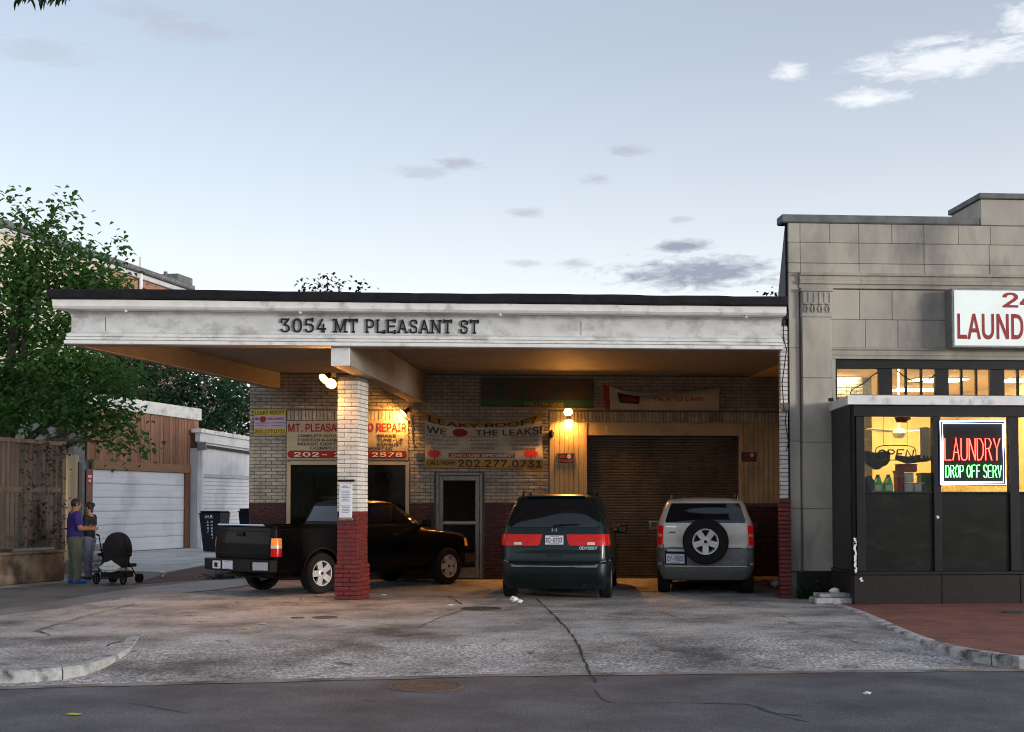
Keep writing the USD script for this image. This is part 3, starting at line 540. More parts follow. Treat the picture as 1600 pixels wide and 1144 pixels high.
# big office window left of the column
room = MB(); room.box(-3.9, 1.9, YW+3.0, YW+3.05, 0, 4.3); room.box(-3.9, 1.9, YW+.27, YW+3, -.0, .01); room.box(-3.95, -3.9, YW+.27, YW+3, 0, 4.3); room.box(1.9, 1.95, YW+.27, YW+3, 0, 4.3); room.box(-3.9, 1.9, YW+.27, YW+3, 2.9, 2.95); obj('office_room', room, pm('office_dim', (.32, .27, .21), (.22, .19, .15), 2, .8), shop)
fr = MB()
for x0, x1, z0, z1 in ((-3.17, -3.09, .8, 2.52), (-.64, -.56, .8, 2.52), (-3.09, -.64, 2.45, 2.53), (-3.09, -.64, .8, .88), (-1.9, -1.85, .88, 2.45)): fr.box(x0, x1, YW-.035, YW+.1, z0, z1, .006)
win = obj('window', fr, MT['sign_cream'], shop); g = MB(); g.box(-3.09, -1.9, YW+.03, YW+.036, .88, 2.45); obj('pane', g, MT['old_glass'], win); g = MB(); g.box(-1.85, -.64, YW+.03, YW+.036, .88, 2.45); obj('pane', g, MT['old_glass'], win)
mb = MB(); mb.box(-3.22, -.52, YW-.06, YW+.012, .735, .795, .008); obj('window_sill', mb, MT['white_paint_weathered'], win)
for x0, x1, z0, z1, mt in ((-2.5, -1.95, .9, 1.12, 'sign_cream'), (-2.45, -2.0, 1.72, 1.78, 'vinyl_white'), (-3.0, -.7, 2.3, 2.44, 'plastic_dark_green')): mb = MB(); mb.box(x0, x1, YW+.22, YW+.25, z0, z1, .004); obj('blind', mb, MT[mt], shop)
# office door
d = MB()
for x0, x1, z0, z1 in ((.02, .075, 0, 2.29), (.955, 1.01, 0, 2.29), (.075, .955, 2.23, 2.29)): d.box(x0, x1, YW-.03, YW+.1, z0, z1, .006)
obj('door_frame', d, MT['aluminium'], shop); d = MB()
for x0, x1, z0, z1 in ((.08, .17, .02, 2.22), (.86, .95, .02, 2.22), (.17, .86, 2.12, 2.22), (.17, .86, .02, .25), (.17, .86, 1.17, 1.25)): d.box(x0, x1, YW+.01, YW+.06, z0, z1, .006)
door = obj('door', d, MT['aluminium'], shop); g = MB(); g.box(.17, .86, YW+.03, YW+.036, .25, 1.17); g.box(.17, .86, YW+.03, YW+.036, 1.25, 2.12); obj('pane', g, MT['old_glass'], door)
mb = MB(); mb.box(.15, .9, YW-.03, YW-.008, 1.19, 1.23, .005); obj('push_bar', mb, MT['chrome'], door)
# party wall at the right end, its narrow brick front painted white over red
A0, A1 = at(1221, 935, Y=20.62), at(1233, 935, Y=20.62); x0, x1 = A0[0], A1[0]; ztop = 4.72; ps = MB()
ps.prism([(x0+.012, 20.64), (x1-.004, 20.64), (x1-.004+SK*5.6, YW), (x0+.012+SK*5.6, YW)], 0, ztop); pw = obj('party_wall', ps, MT['mortar'], shop)
for k in range(int(ztop/CP)):
    z = (k+.5)*CP; red = z < 1.68; w = .03 if red else 0.0; mb = MB(); pro = rng.uniform(-.003, .004)
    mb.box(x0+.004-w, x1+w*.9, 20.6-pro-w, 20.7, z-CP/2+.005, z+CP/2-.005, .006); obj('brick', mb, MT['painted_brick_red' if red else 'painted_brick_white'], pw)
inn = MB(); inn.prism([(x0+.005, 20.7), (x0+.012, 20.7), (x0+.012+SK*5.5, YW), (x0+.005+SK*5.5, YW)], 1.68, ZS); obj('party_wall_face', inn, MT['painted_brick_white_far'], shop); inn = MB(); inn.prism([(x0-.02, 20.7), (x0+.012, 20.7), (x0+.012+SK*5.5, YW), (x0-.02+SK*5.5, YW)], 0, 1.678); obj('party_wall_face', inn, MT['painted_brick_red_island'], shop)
cb = MB(); q = [at(1224, 508, Y=20.56), at(1224, 530, Y=20.55), at(1229, 545, Y=20.52), at(1222, 600, Y=20.54), at(1225, 640, Y=20.5), at(1230, 632, Y=20.52), at(1227, 660, Y=20.53), at(1232, 690, Y=20.55), at(1229, 705, Y=20.56)]
cb.tube(smoothline(np.array(q)[:, :2], 40) if False else np.array(q), .009, 5); obj('cable', cb, MT['black_plastic'], shop); mb = MB(); mb.box(x0+.02, x0+.12, 20.5, 20.59, 3.22, 3.36, .01); obj('cable_box', mb, MT['dull_steel'], shop)
s = MB(); c = at(374, 455, Y=20.4); s.lathe([(.06, 4.83), (.06, 4.92), (.16, 4.93), (.18, 5.0), (.15, 5.1), (.08, 5.17), (.001, 5.19)], np.array([[1, 0, 0, c[0]], [0, 1, 0, 20.4], [0, 0, 1, -.05], [0, 0, 0, 1]])); obj('roof_vent', s, MT['black_metal'], shop, smooth=40)
# street address on the fascia, slab-serif bronze letters
SER = {'M': [(0, 0), (1, 0), (0, 1), (1, 1)], 'T': [(.5, 0), (0.06, .9, 'v'), (.94, .9, 'v')], 'P': [(.12, 0), (.1, 1)], 'L': [(.16, 0), (.16, 1), (.95, .08, 'v')], 'E': [(.1, 0), (.1, 1), (.93, .08, 'v'), (.93, .9, 'v')], 'A': [(.06, 0), (.94, 0)], 'S': [(.1, .2, 'v'), (.88, .8, 'v')], 'N': [(.1, 0), (.9, 1), (.1, 1)], '4': [(.68, 0)], '5': [(.85, .92, 'v')], '3': [(.08, .8, 'v')]}
ADDR = MB(); p0, p1 = at(439, 522, Y=YF), at(752, 523.5, Y=YF); total = p1[0]-p0[0]; word = '3054 MT PLEASANT ST'
wid = {' ': .42, 'M': 1.0, '1': .6, 'L': .74, 'E': .76, 'S': .7, 'T': .78, 'P': .74}; un = sum(wid.get(c, .84) for c in word); x = p0[0]; H = .215; al = shop
for c in word:
    w = wid.get(c, .84)*total/un
    if c != ' ':
        mb = MB(); letters(mb, c, (x, YF-.004, 4.306), H, width=w*.76, bold=False, depth=.022)
        for s in SER.get(c, []):
            sx = x + s[0]*w*.76
            if len(s) == 2: zc = 4.306 + (.012 if s[1] == 0 else H-.012); mb.box(sx-w*.15, sx+w*.15, YF-.0255, YF-.004, zc-.012, zc+.012)
            else: mb.box(sx-.014, sx+.014, YF-.0255, YF-.004, 4.306+s[1]*H-.03, 4.306+s[1]*H+.03)
        obj('address_letter', mb, pm('bronze_letters', (.014, .013, .013), (.025, .022, .02), 20, .6, spec=.2) if 'bronze_letters' not in MT else MT['bronze_letters'], al)
    x += w*1.0
# ---------------------------------------------------------------- the brick column
A = at(558, 937.5, z=0)[:2]; u = np.array([-math.cos(math.radians(9)), math.sin(math.radians(9))]); w = AL; CW, CD = .35, .5
col = thing('brick_column', 'square brick column painted white over red, holding up the canopy', 'column', (*(A + u*CW/2 + w*CD/2), 0))
def colpoly(a0, a1, b0, b1, g=0.0): return [A + u*(a0) + w*(b0), A + u*(a1) + w*(b0), A + u*(a1) + w*(b1), A + u*(a0) + w*(b1)]
mb = MB(); mb.prism(colpoly(.006, CW-.006, .006, CD-.006), 0, 1.505); obj('core', mb, MT['mortar_red'], col)
mb = MB(); mb.prism(colpoly(.006, CW-.006, .006, CD-.006), 1.505, zb-.004); obj('core', mb, MT['mortar'], col)
def cbrick(a0, a1, b0, b1, z, e, red):
    j = .005; P = np.array(colpoly(a0+(j if a0 > 0 else -e), a1-(j if a1 < CW else -e), b0+(j if b0 > 0 else -e), b1-(j if b1 < CD else -e)))
    c = P.mean(0); v = []
    for zz, s in ((z-CP/2+.0055, .0), (z-CP/2+.0105, 1), (z+CP/2-.0105, 1), (z+CP/2-.0055, 0)):
        for p in P: d = p-c; v.append((*(c + d*(1 if s else 1-.005/np.linalg.norm(d)*1.6)), zz))
    f = [[0, 3, 2, 1], [12, 13, 14, 15]] + [[r*4+i, r*4+(i+1) % 4, r*4+4+(i+1) % 4, r*4+4+i] for r in range(3) for i in range(4)]
    m = MB(); m.add(v, f); q = m.tm(); q.fix_normals(); obj('brick', q, MT['painted_brick_red' if red else 'painted_brick_white'], col)
for k in range(int((zb-.01)/CP)):
    z = (k+.5)*CP; red = z < 1.5; e = (.03 if z < .62 else 0) + rng.uniform(-.001, .003); s = CW*(.66 if k % 2 else .34)
    for b0, b1 in ((0, .112), (CD-.112, CD)): cbrick(0, s, b0, b1, z, e, red); cbrick(s, CW, b0, b1, z, e, red)
    cbrick(0, .112, .112, CD-.112, z, e, red); cbrick(CW-.112, CW, .112, CD-.112, z, e, red)
# framed notice on the column
fr_ = -w; o = A + fr_*.012
tx = (u*-1)
nt = thing('notice_board', 'white printed notice in a case on the brick column', 'notice', (*(A+u*.17), 1.35))
def onface(a, z, d): q = A + u*a + np.array([u[1], -u[0]])*(-1)*d if False else A + u*a - w*d; return np.array([q[0], q[1], z])
def facebox(m, a0, a1, z0, z1, d0, d1, bev=.004):
    p, q = onface(a0, z0, d0), onface(a1, z1, d1); c = (onface((a0+a1)/2, (z0+z1)/2, (d0+d1)/2)); m.obox(c, (*u, 0), (*w, 0), (abs(a1-a0), abs(d1-d0), z1-z0), bev); return m
obj('backing', facebox(MB(), .09, .31, 1.39, 1.96, .004, .022), MT['paper_white'], nt); obj('ledge', facebox(MB(), .075, .325, 1.34, 1.385, .004, .05), MT['dull_steel'], nt); obj('top_rail', facebox(MB(), .045, .335, 2.0, 2.04, .004, .03), MT['black_metal'], nt)
mb = MB(); rr = np.array([-u[0], -u[1], 0])
for i in range(17):
    z = 1.93-.028*i; 
    if i in (2, 10, 11): continue
    wd = .09 if i == 0 else rng.uniform(.1, .18); c = .2 + rng.uniform(-.01, .01); facebox(mb, c-wd/2, c+wd/2, z-(.009 if i else .012), z, .0222, .0235, 0)
obj('printing', mb, MT['ink_blue'], nt)

# ---------------------------------------------------------------- the laundry
YL = 20.72
def LX(px, y=500, Y=YL): return at(px, y, Y=Y)[0]
def LZ(py, px=1400, Y=YL): return at(px, py, Y=Y)[2]
xl, xr = LX(1232), LX(1232)+7.2
lau = thing('laundry_building', 'grey limestone shop front with a dark projecting bay and lit windows', 'building', ((xl+xr)/2, YL, 0))
skl = math.tan(math.radians(15))
zt = LZ(343, 1380)
core = MB()
xo0, xo1 = LX(1303), xr                                        # the shop opening
zo = LZ(562, 1450)
core.prism([(xl+.02, YL+.05), (xr, YL+.05), (xr+4, YL+16), (xl+.02+skl*16, YL+16)], 4.62, zt-.05)
core.prism([(xl+.02, YL+.05), (xr, YL+.05), (xr, YL+.5), (xl+.02+skl*.45, YL+.5)], zo+.001, 4.618)
core.prism([(xl+.02, YL+.05), (xo0, YL+.05), (xo0, YL+.5), (xl+.02+skl*.45, YL+.5)], 0, zo)
core.prism([(xl+.02+skl*.45, YL+.5), (xo0, YL+.5), (xo0+skl*15.5, YL+16), (xl+.02+skl*16, YL+16)], 0, zo)
obj('wall', core, MT['limestone_joint'], lau)
def block(x0, x1, z0, z1, y=YL, d=.06, name='stone_block', mt='limestone', bev=.006):
    mb = MB(); mb.box(x0+.003, x1-.003, y+rng.uniform(-.0015, .0015), y+d, z0+.003, z1-.003, bev); return obj(name, mb, MT[mt], lau)
def X(px): return LX(px)
zr = [LZ(v, 1420) for v in (351, 381, 413, 428)]
for z0, z1, jo in ((zr[1], zr[0], [1251, 1297, 1343, 1395, 1445, 1499, 1549]), (zr[2], zr[1], [1251, 1343, 1445, 1547]), (zr[3], zr[2], [1251, 1343, 1445, 1547])):
    xs_ = [X(1232.5)] + [X(p) for p in jo] + [X(1649), xr]
    for a, b in zip(xs_[:-1], xs_[1:]): block(a, b, z0, z1)
def mould(prof, x0, x1, name, mt='limestone'):
    """prof: (how far proud, z) from bottom to top"""
    m = MB(); p = [(YL+.05, prof[0][1])] + [(YL-o, z) for o, z in prof] + [(YL+.05, prof[-1][1])]; n = len(p)
    m.add([(x, a, b) for x in (x0, x1) for a, b in p], [[i, (i+1) % n, n+(i+1) % n, n+i] for i in range(n)])
    for e in (0, 1): m.add([((x0, x1)[e], a, b) for a, b in p], np.array(_earcut(np.array(p))))
    q = m.tm(); trimesh.repair.fix_normals(q); return obj(name, q, MT[mt], lau, smooth=20)
z = [LZ(v, 1420) for v in (452, 446, 440, 433, 428)]
for a, b in ((X(1249), X(1343)), (X(1343)+.004, X(1547)), (X(1547)+.004, xr)):
    mould([(.02, z[0]), (.03, z[1]), (.07, z[1]+.004), (.075, z[2]-.004), (.05, z[2])], a, b, 'cornice_moulding')
    mould([(.05, z[2]+.003), (.06, z[3]-.01), (.1, z[3]), (.11, z[4]-.012), (.07, z[4]-.004)], a, b, 'cornice_moulding')
block(X(1232.5), X(1249), LZ(545), zr[3]); block(X(1232.5), X(1249), LZ(690), LZ(545)); block(X(1232.5), X(1249), LZ(795), LZ(690)); block(X(1232.5), X(1249), LZ(892), LZ(795))
# coping and the raised parapet at the right
mb = MB(); mb.box(X(1222), X(1532), YL-.02, YL+.3, zr[0]+.004, LZ(337, 1380), .02); obj('coping', mb, MT['dark_coping'], lau)
zq = LZ(312, 1560); mb = MB(); mb.box(X(1534), xr, YL-.01, YL+1.2, zr[0]-.003 + .008, zq, .01); obj('raised_parapet', mb, MT['limestone'], lau)
mb = MB(); mb.box(X(1530), xr, YL-.06, YL+1.25, zq+.003, LZ(303, 1560), .012); obj('coping', mb, MT['dark_coping'], lau)
for px in (1600, 1650): pass
# side parapet, tarred, running back beside the low roof
mb = MB(); mb.prism([(xl-.03, YL+.06), (xl+.018, YL+.06), (xl+.018+skl*16, YL+16), (xl-.03+skl*16, YL+16)], 4.6, zt-.06); obj('side_flashing', mb, MT['roof_tar'], lau)
mb = MB(); mb.obox((X(1224), YL+.12, 4.92), (1, 0, .2), (0, 1, 0), (.16, .3, .2), .03); obj('roof_flashing', mb, MT['roof_tar'], lau)
# frieze: sunk panel, with architrave below
for a, b in ((X(1297), X(1343)), (X(1343), X(1394)), (X(1394), X(1486)), (X(1486), X(1560)), (X(1560), xr)):
    block(a, b, LZ(500), LZ(453.5), y=YL+.0, d=.049); block(a+.1 if a > X(1300) else a, (b+.1) if b < xr-.5 else b, LZ(544), LZ(500), y=YL+.0, d=.049)
mould([(.02, LZ(562, 1450)+.002), (.02, LZ(556)), (.035, LZ(555.5)), (.035, LZ(549)), (.06, LZ(547)), (.065, LZ(544.5)), (.02, LZ(544))], X(1294.5), xr, 'architrave')
# pilaster with fluted capital
pa, pb = X(1251.5), X(1297)
for z0, z1 in ((892, 795), (795, 692), (692, 592), (592, 497)): block(pa, pb, LZ(z0), LZ(z1), y=YL-.07, d=.12)
block(pa, pb-.3, LZ(892), LZ(893)+.03, y=YL-.02)
cap = MB(); cap.box(pa-.005, pb+.005, YL-.075, YL+.04, LZ(495), LZ(458), .004); cap.box(pa-.025, pb+.03, YL-.1, YL+.03, LZ(458)+.002, LZ(453), .006); cap.box(pa-.012, pb+.015, YL-.09, YL+.03, LZ(497.5), LZ(494.5), .005)
capo = obj('capital', cap, MT['limestone'], lau); n = 11
for i in range(n):
    x = pa + (pb-pa)*(i+.5)/n; mb = MB(); z0, z1 = LZ(476), LZ(459.5)
    if i % 2 == 0: mb.box(x-.014, x+.014, YL-.088, YL-.07, z0, z1, .006); obj('flute', mb, MT['limestone'], capo)
for i in range(4):
    x = pa + (pb-pa)*(i+.5)/4; s = trimesh.creation.icosphere(2, 1); s.vertices = s.vertices*[.05, .03, .016] + [x, YL-.085, LZ(477.5)]; obj('leaf_scroll', s, MT['limestone'], capo, smooth=True)
    for sx in (-1, 1):
        mb = MB(); mb.tube([(x+sx*.012, YL-.08, LZ(480)), (x+sx*.035, YL-.088, LZ(485)), (x+sx*.02, YL-.084, LZ(491))], [.012, .014, .006], 6); obj('leaf_scroll', mb, MT['limestone'], capo, smooth=True)
for px, a, b in ((1246, 455, 640), (1275, 640, 700)): pass
mb = MB(); mb.box(X(1243), X(1300), YL-.06, YL+.02, 0, LZ(893.5)); obj('plinth', mb, MT['bay_granite'], lau)
mb = MB(); mb.box(X(1298), X(1304), YL-.03, YL+.3, 0, zo-.003, .006); obj('jamb', mb, MT['limestone'], lau)
# transom lights over the bay
YT = YL+.1
def TX(px): return at(px, 600, Y=YT)[0]
def TZ(py): return at(1440, py, Y=YT)[2]
z0, z1, zh = TZ(622), TZ(577), TZ(562)
lights = [(1307, 1371, []), (1393, 1460, [1415, 1439]), (1481, 1546, [1502, 1525]), (1568, 1634, [1590, 1612]), (1655, 1722, [1677, 1700])]
mb = MB(); mb.box(xo0, xr, YT-.05, YT+.06, z1, zh-.002, .006); mb2 = MB(); mb2.box(xo0, xr, YT-.05, YT+.06, z0-.12, z0, .006); fr = obj('transom_frame', mb, MT['bay_frame_dark'], lau); obj('transom_frame', mb2, MT['bay_frame_dark'], lau)
prev = 1303
for a, b, mm in lights:
    mb = MB(); mb.box(TX(prev), TX(a), YT-.045, YT+.055, z0+.002, z1-.002, .005); obj('transom_post', mb, MT['bay_frame_dark'], lau); prev = b
    for q in mm: mb = MB(); mb.box(TX(q)-.017, TX(q)+.017, YT-.03, YT+.03, z0+.002, z1-.002, .004); obj('glazing_bar', mb, MT['black_metal'], lau)
    e = [a] + mm + [b]
    for u_, v_ in zip(e[:-1], e[1:]): mb = MB(); mb.box(TX(u_)+.01, TX(v_)-.01, YT+.005, YT+.011, z0, z1); obj('pane', mb, MT['window_glass'], lau)
for q in ([(1372, 582), (1360, 590), (1345, 602), (1333, 608), (1329, 616)], [(1401, 579), (1415, 590), (1432, 597), (1448, 594), (1461, 586)]):
    mb = MB(); mb.tube(smooth3([at(*p, Y=YT-.12) for p in q]), .011, 5); obj('cable', mb, MT['black_plastic'], lau)
# projecting bay
YB = 19.28; fx = at(1337, 940, Y=YB)[0]; wx = at(1302, 900, Y=YL)[0]
def BX(px, Y=YB): return at(px, 760, Y=Y)[0]
def BZ(py): return at(1420, py, Y=YB)[2]
zc0, zc1 = BZ(633), BZ(619)
zb_, zs, zl, zw = BZ(898), BZ(893), BZ(768), BZ(651)
rf = MB(); rf.prism([(wx-.06, YL-.02), (fx-.13, YB-.1), (xr+.2, YB-.1), (xr+.2, YT-.06), (wx-.06, YT-.06)], zc0, zc1); obj('bay_roof', rf, MT['white_paint_clean'], lau)
rf = MB(); rf.prism([(wx-.0, YL-.03), (fx-.06, YB-.05), (xr+.2, YB-.05), (xr+.2, YT-.07), (wx, YT-.07)], zc1+.003, zc1+.015); obj('bay_roof_felt', rf, MT['dark_coping'], lau)
mb = MB(); mb.obox((wx-.04, YL-.03, zc1+.05), (1, 0, 0), (0, 1, 0), (.12, .1, .1), .03); obj('roof_drain', mb, MT['black_metal'], lau)
posts = [(1338, 1351), (1458.5, 1470), (1577.5, 1592), (1705, 1716)]
mb = MB(); mb.box(fx-.01, xr, YB-.015, YB+.12, zw, zc0-.003, .006); obj('bay_lintel', mb, MT['bay_frame_dark'], lau)
mb = MB(); mb.box(fx-.03, xr, YB-.05, YB+.14, zb_, zs, .006); obj('bay_sill', mb, MT['bay_frame_dark'], lau)
for i, (a, b) in enumerate(posts):
    mb = MB(); mb.box(BX(a), BX(b), YB-.02, YB+.1, zs+.002, zw-.002, .006); obj('bay_post', mb, MT['bay_frame_dark'], lau)
xe = [BX(1351), BX(1458.5), BX(1470), BX(1577.5), BX(1592), BX(1705)]
for a, b in ((xe[0], xe[1]), (xe[2], xe[3]), (xe[4], xe[5])):
    mb = MB(); mb.box(a+.002, b-.002, YB+.02, YB+.05, zs+.002, zl-.03, .003); obj('bay_panel', mb, MT['bay_panel_dark'], lau)
    mb = MB(); mb.box(a+.002, b-.002, YB-.005, YB+.09, zl-.028, zl-.002, .004); obj('window_ledge', mb, MT['bay_frame_dark'], lau)
    g = MB(); g.box(a, b, YB+.03, YB+.036, zl, zw-.003); obj('pane', g, MT['window_glass'], lau)
gx = [fx-.035, BX(1468), BX(1590), BX(1712), xr]
for a, b in zip(gx[:-1], gx[1:]): mb = MB(); mb.box(a+.003, b-.003, YB-.045, YB+.12, .0, zb_-.003, .008); obj('granite_panel', mb, MT['bay_granite'], lau)
ch = np.array([fx+.0-wx, YB-YL]); Lc = np.linalg.norm(ch); ch /= Lc; mid = np.array([(fx+wx)/2, (YB+YL)/2])
def chbox(z0, z1, t, a=0.0, b=0.0, off=0.0):
    m = MB(); n_ = np.array([ch[1], -ch[0]]); c = mid + ch*(a-b)/2 - n_*0 + np.array([-ch[1], ch[0]])*(off); m.obox((*c, (z0+z1)/2), (*ch, 0), (-ch[1], ch[0], 0), (Lc-a-b-.03, t, z1-z0), .005); return m
obj('bay_side_panel', chbox(zs, zc0-.004, .05), MT['bay_panel_dark'], lau); obj('granite_panel', chbox(0, zb_-.003, .09), MT['bay_granite'], lau); obj('bay_sill', chbox(zb_, zs-.002, .12), MT['bay_frame_dark'], lau)
mb = MB(); mb.obox((*(mid+ch*Lc*.42), (zs+zc0)/2), (*ch, 0), (-ch[1], ch[0], 0), (.06, .09, zc0-zs-.01), .006); obj('bay_post', mb, MT['bay_frame_dark'], lau)
for px, py, h in ((1336.5, 860, .34), (1337.5, 885, .2), (1336, 845, .12), (1466, 808, .05), (1346, 905, .08)):   # chipped paint on the corner post
    c = at(px, py, Y=YB-.05); mb = MB(); n = 9; pts = [(c[0]+.02*(meshkit.noise(np.array([i*1.3, px, 2.]))-.5)*2-.012*(1 if i > n//2 else 0), c[2]-h/2+h*i/n) for i in range(n)]
    wd = [.006+.02*meshkit.noise(np.array([i*1.7, px, 9.])) for i in range(n)]; ring = [(p[0]-w_, YB-.053, p[1]) for p, w_ in zip(pts, wd)], [(p[0]+w_, YB-.053, p[1]) for p, w_ in zip(pts, wd)]
    mb.grid(ring); mb.grid([[(q[0], q[1]+.006, q[2]) for q in r] for r in ring][::-1]); obj('bare_patch', mb, MT['litter_white'], lau)
# inside: a warm lit room
rx0, rx1, ry1, rz = wx+.25, xr-.02, YL+9.5, 3.75
zin = 4.4
rm = MB(); rm.box(rx0+.5, rx1, ry1, ry1+.05, 0, zin); rm.prism([(wx+.02, YL+.1), (wx+.08, YL+.1), (rx0+2.6, ry1), (rx0+2.54, ry1)], 0, zin); rm.box(rx1, rx1+.05, YB+.2, ry1, 0, zin); obj('room_wall', rm, MT['interior_wall'], lau)
rm = MB(); rm.box(wx, rx1, YT+.1, ry1, zin, zin+.05); obj('room_ceiling', rm, MT['interior_wall'], lau)
rm = MB(); rm.box(wx, rx1, YB+.15, ry1, .02, .04); obj('room_floor', rm, MT['interior_floor'], lau)
rm = MB(); rm.box(fx+.1, rx1, YB+.08, YB+.55, zl-.05, zl-.012, .004); obj('display_shelf', rm, MT['interior_wall'], lau)
rm = MB(); rm.box(fx+.12, rx1, YB+.56, YB+.58, .04, zl-.06); obj('shelf_back', rm, MT['bay_panel_dark'], lau)
LABS = ['lit ceiling light inside the laundry seen nearest through the third transom window', 'lit ceiling light inside the laundry seen farther back through the third transom window', 'lit ceiling light inside the laundry seen through the leftmost transom window', 'lit ceiling light inside the laundry at the right edge of the picture', 'lit ceiling light inside the laundry added unseen to brighten the green bottles, hidden by the lintel', 'lit ceiling light inside the laundry added unseen to brighten the shelf by the neon sign, hidden by the lintel']
for x, y, w_, d_ in ((11.15, 26.3, 1.1, .6), (11.6, 28.6, 1.1, .6), (8.7, 26.3, 1.1, .6), (13.2, 26.3, 1.1, .6), (8.3, 22.1, 1.2, .4), (10.2, 22.1, 1.2, .4)):  # the last two are added out of view to brighten the shelf goods
    t = thing('ceiling_light', LABS.pop(0), 'ceiling light', (x, y, zin), group='ceiling lights inside the laundry')
    mb = MB(); mb.box(x-w_/2-.03, x+w_/2+.03, y-d_/2-.03, y+d_/2+.03, zin-.03, zin-.002); obj('housing', mb, MT['white_paint_clean'], t)
    mb = MB(); mb.box(x-w_/2, x+w_/2, y-d_/2, y+d_/2, zin-.05, zin-.032); obj('diffuser', mb, MT['fluorescent'], t)
# ceiling fan seen through the window
c = at(1405, 675, Y=22.6); fan = thing('ceiling_fan', 'white ceiling fan seen through the left laundry window', 'ceiling fan', (c[0], 22.6, c[2]))
mb = MB(); mb.lathe([(.001, c[2]-.12), (.1, c[2]-.1), (.13, c[2]-.03), (.1, c[2]+.06), (.02, c[2]+.08), (.02, zin)], np.array([[1, 0, 0, c[0]], [0, 1, 0, 22.6], [0, 0, 1, 0], [0, 0, 0, 1]]), 16); obj('motor', mb, MT['white_paint_clean'], fan, smooth=30)
for k in range(4):
    a = k*math.pi/2+.25; mb = MB(); mb.obox((c[0]+.42*math.cos(a), 22.6+.42*math.sin(a), c[2]+.03), (math.cos(a), math.sin(a), .05), (-math.sin(a), math.cos(a), .15), (.56, .13, .012)); obj('blade', mb, MT['white_paint_clean'], fan)
# goods on the window shelf
def shelf_at(px, py, dy=.2): return at(px, py, Y=YB+dy)
def bottle(px, label):
    c = shelf_at(px, 762, .28); t = thing('detergent_bottle', label, 'bottle', (c[0], c[1], zl-.012))
    m = manifold3d.Manifold
    def rb(x0, x1, z0, z1, d): return m.hull(m.batch_hull([m.sphere(.018, 12).translate([x, y, z]) for x in (x0+.018, x1-.018) for y in (-d+.018, d-.018) for z in (z0+.018, z1-.018)])) if False else m.batch_hull([m.sphere(.018, 12).translate([x, y, z]) for x in (x0+.018, x1-.018) for y in (-d+.018, d-.018) for z in (z0+.018, z1-.018)])
    b = rb(-.075, .075, 0, .16, .05) + m.batch_hull([m.sphere(.018, 12).translate(list(q)) for q in ((-.055, -.03, .14), (.055, -.03, .14), (-.055, .03, .14), (.055, .03, .14), (-.01, -.015, .24), (.03, -.015, .24), (-.01, .015, .24), (.03, .015, .24))])
    b = b - m.batch_hull([m.sphere(.016, 10).translate([x, y, z]) for x, z in ((-.035, .17), (-.012, .215)) for y in (-.1, .1)])
    obj('body', b, MT['plastic_green'], t, smooth=40, world=False); mb = MB(); mb.lathe([(.03, .25), (.03, .29), (.001, .29)], np.array([[1, 0, 0, .01], [0, 1, 0, 0], [0, 0, 1, 0], [0, 0, 0, 1]]), 14); obj('cap', mb, MT['plastic_dark_green'], t, world=False); mb = MB(); mb.box(-.05, .05, -.054, -.048, .03, .12); obj('label_sticker', mb, MT['ink_cream'], t, world=False)
bottle(1371, 'left of two green detergent bottles on the laundry window shelf'); bottle(1387, 'right of two green detergent bottles on the laundry window shelf')
def tub(px, w, h, z0, mt, label, cat='box', name='storage_box'):
    c = shelf_at(px, 764, .3); t = thing(name, label, cat, (c[0], c[1], z0)); mb = MB(); mb.box(-w/2, w/2, -.1, .1, 0, h*.86, .01); obj('box', mb, MT[mt], t, world=False); mb = MB(); mb.box(-w/2-.008, w/2+.008, -.108, .108, h*.86+.002, h, .008); obj('lid', mb, MT['paper_white' if mt == 'plastic_clear' else mt], t, world=False)
zf = zl-.012
tub(1404, .1, .36, zf, 'plastic_red', 'tall red box between the green bottles and the clear boxes'); tub(1417, .155, .16, zf, 'plastic_clear', 'lower left clear plastic box of the three on the laundry shelf'); tub(1433, .155, .16, zf, 'plastic_clear', 'lower right clear plastic box of the three on the laundry shelf'); tub(1417, .155, .16, zf+.165, 'plastic_clear', 'topmost clear plastic box of the three on the laundry shelf')
tub(1416, .3, .13, zf+.335, 'plastic_red', 'wide red box lying on top of the clear plastic boxes'); tub(1448, .26, .32, zf, 'plastic_dark_green', 'large dull green crate at the right end of the left laundry window')
c = shelf_at(1357, 764, .3); s = trimesh.creation.icosphere(3, 1); v = s.vertices; s.vertices = v*[.09, .08, .14]*(0.75+.5*meshkit.noise(v*2.5))[:, None] + [c[0], c[1], zf+.13]; obj('laundry_bundle', s, MT['cloth_blue'], smooth=True, label='blue bundle at the far left of the laundry window shelf', cat='laundry bundle')
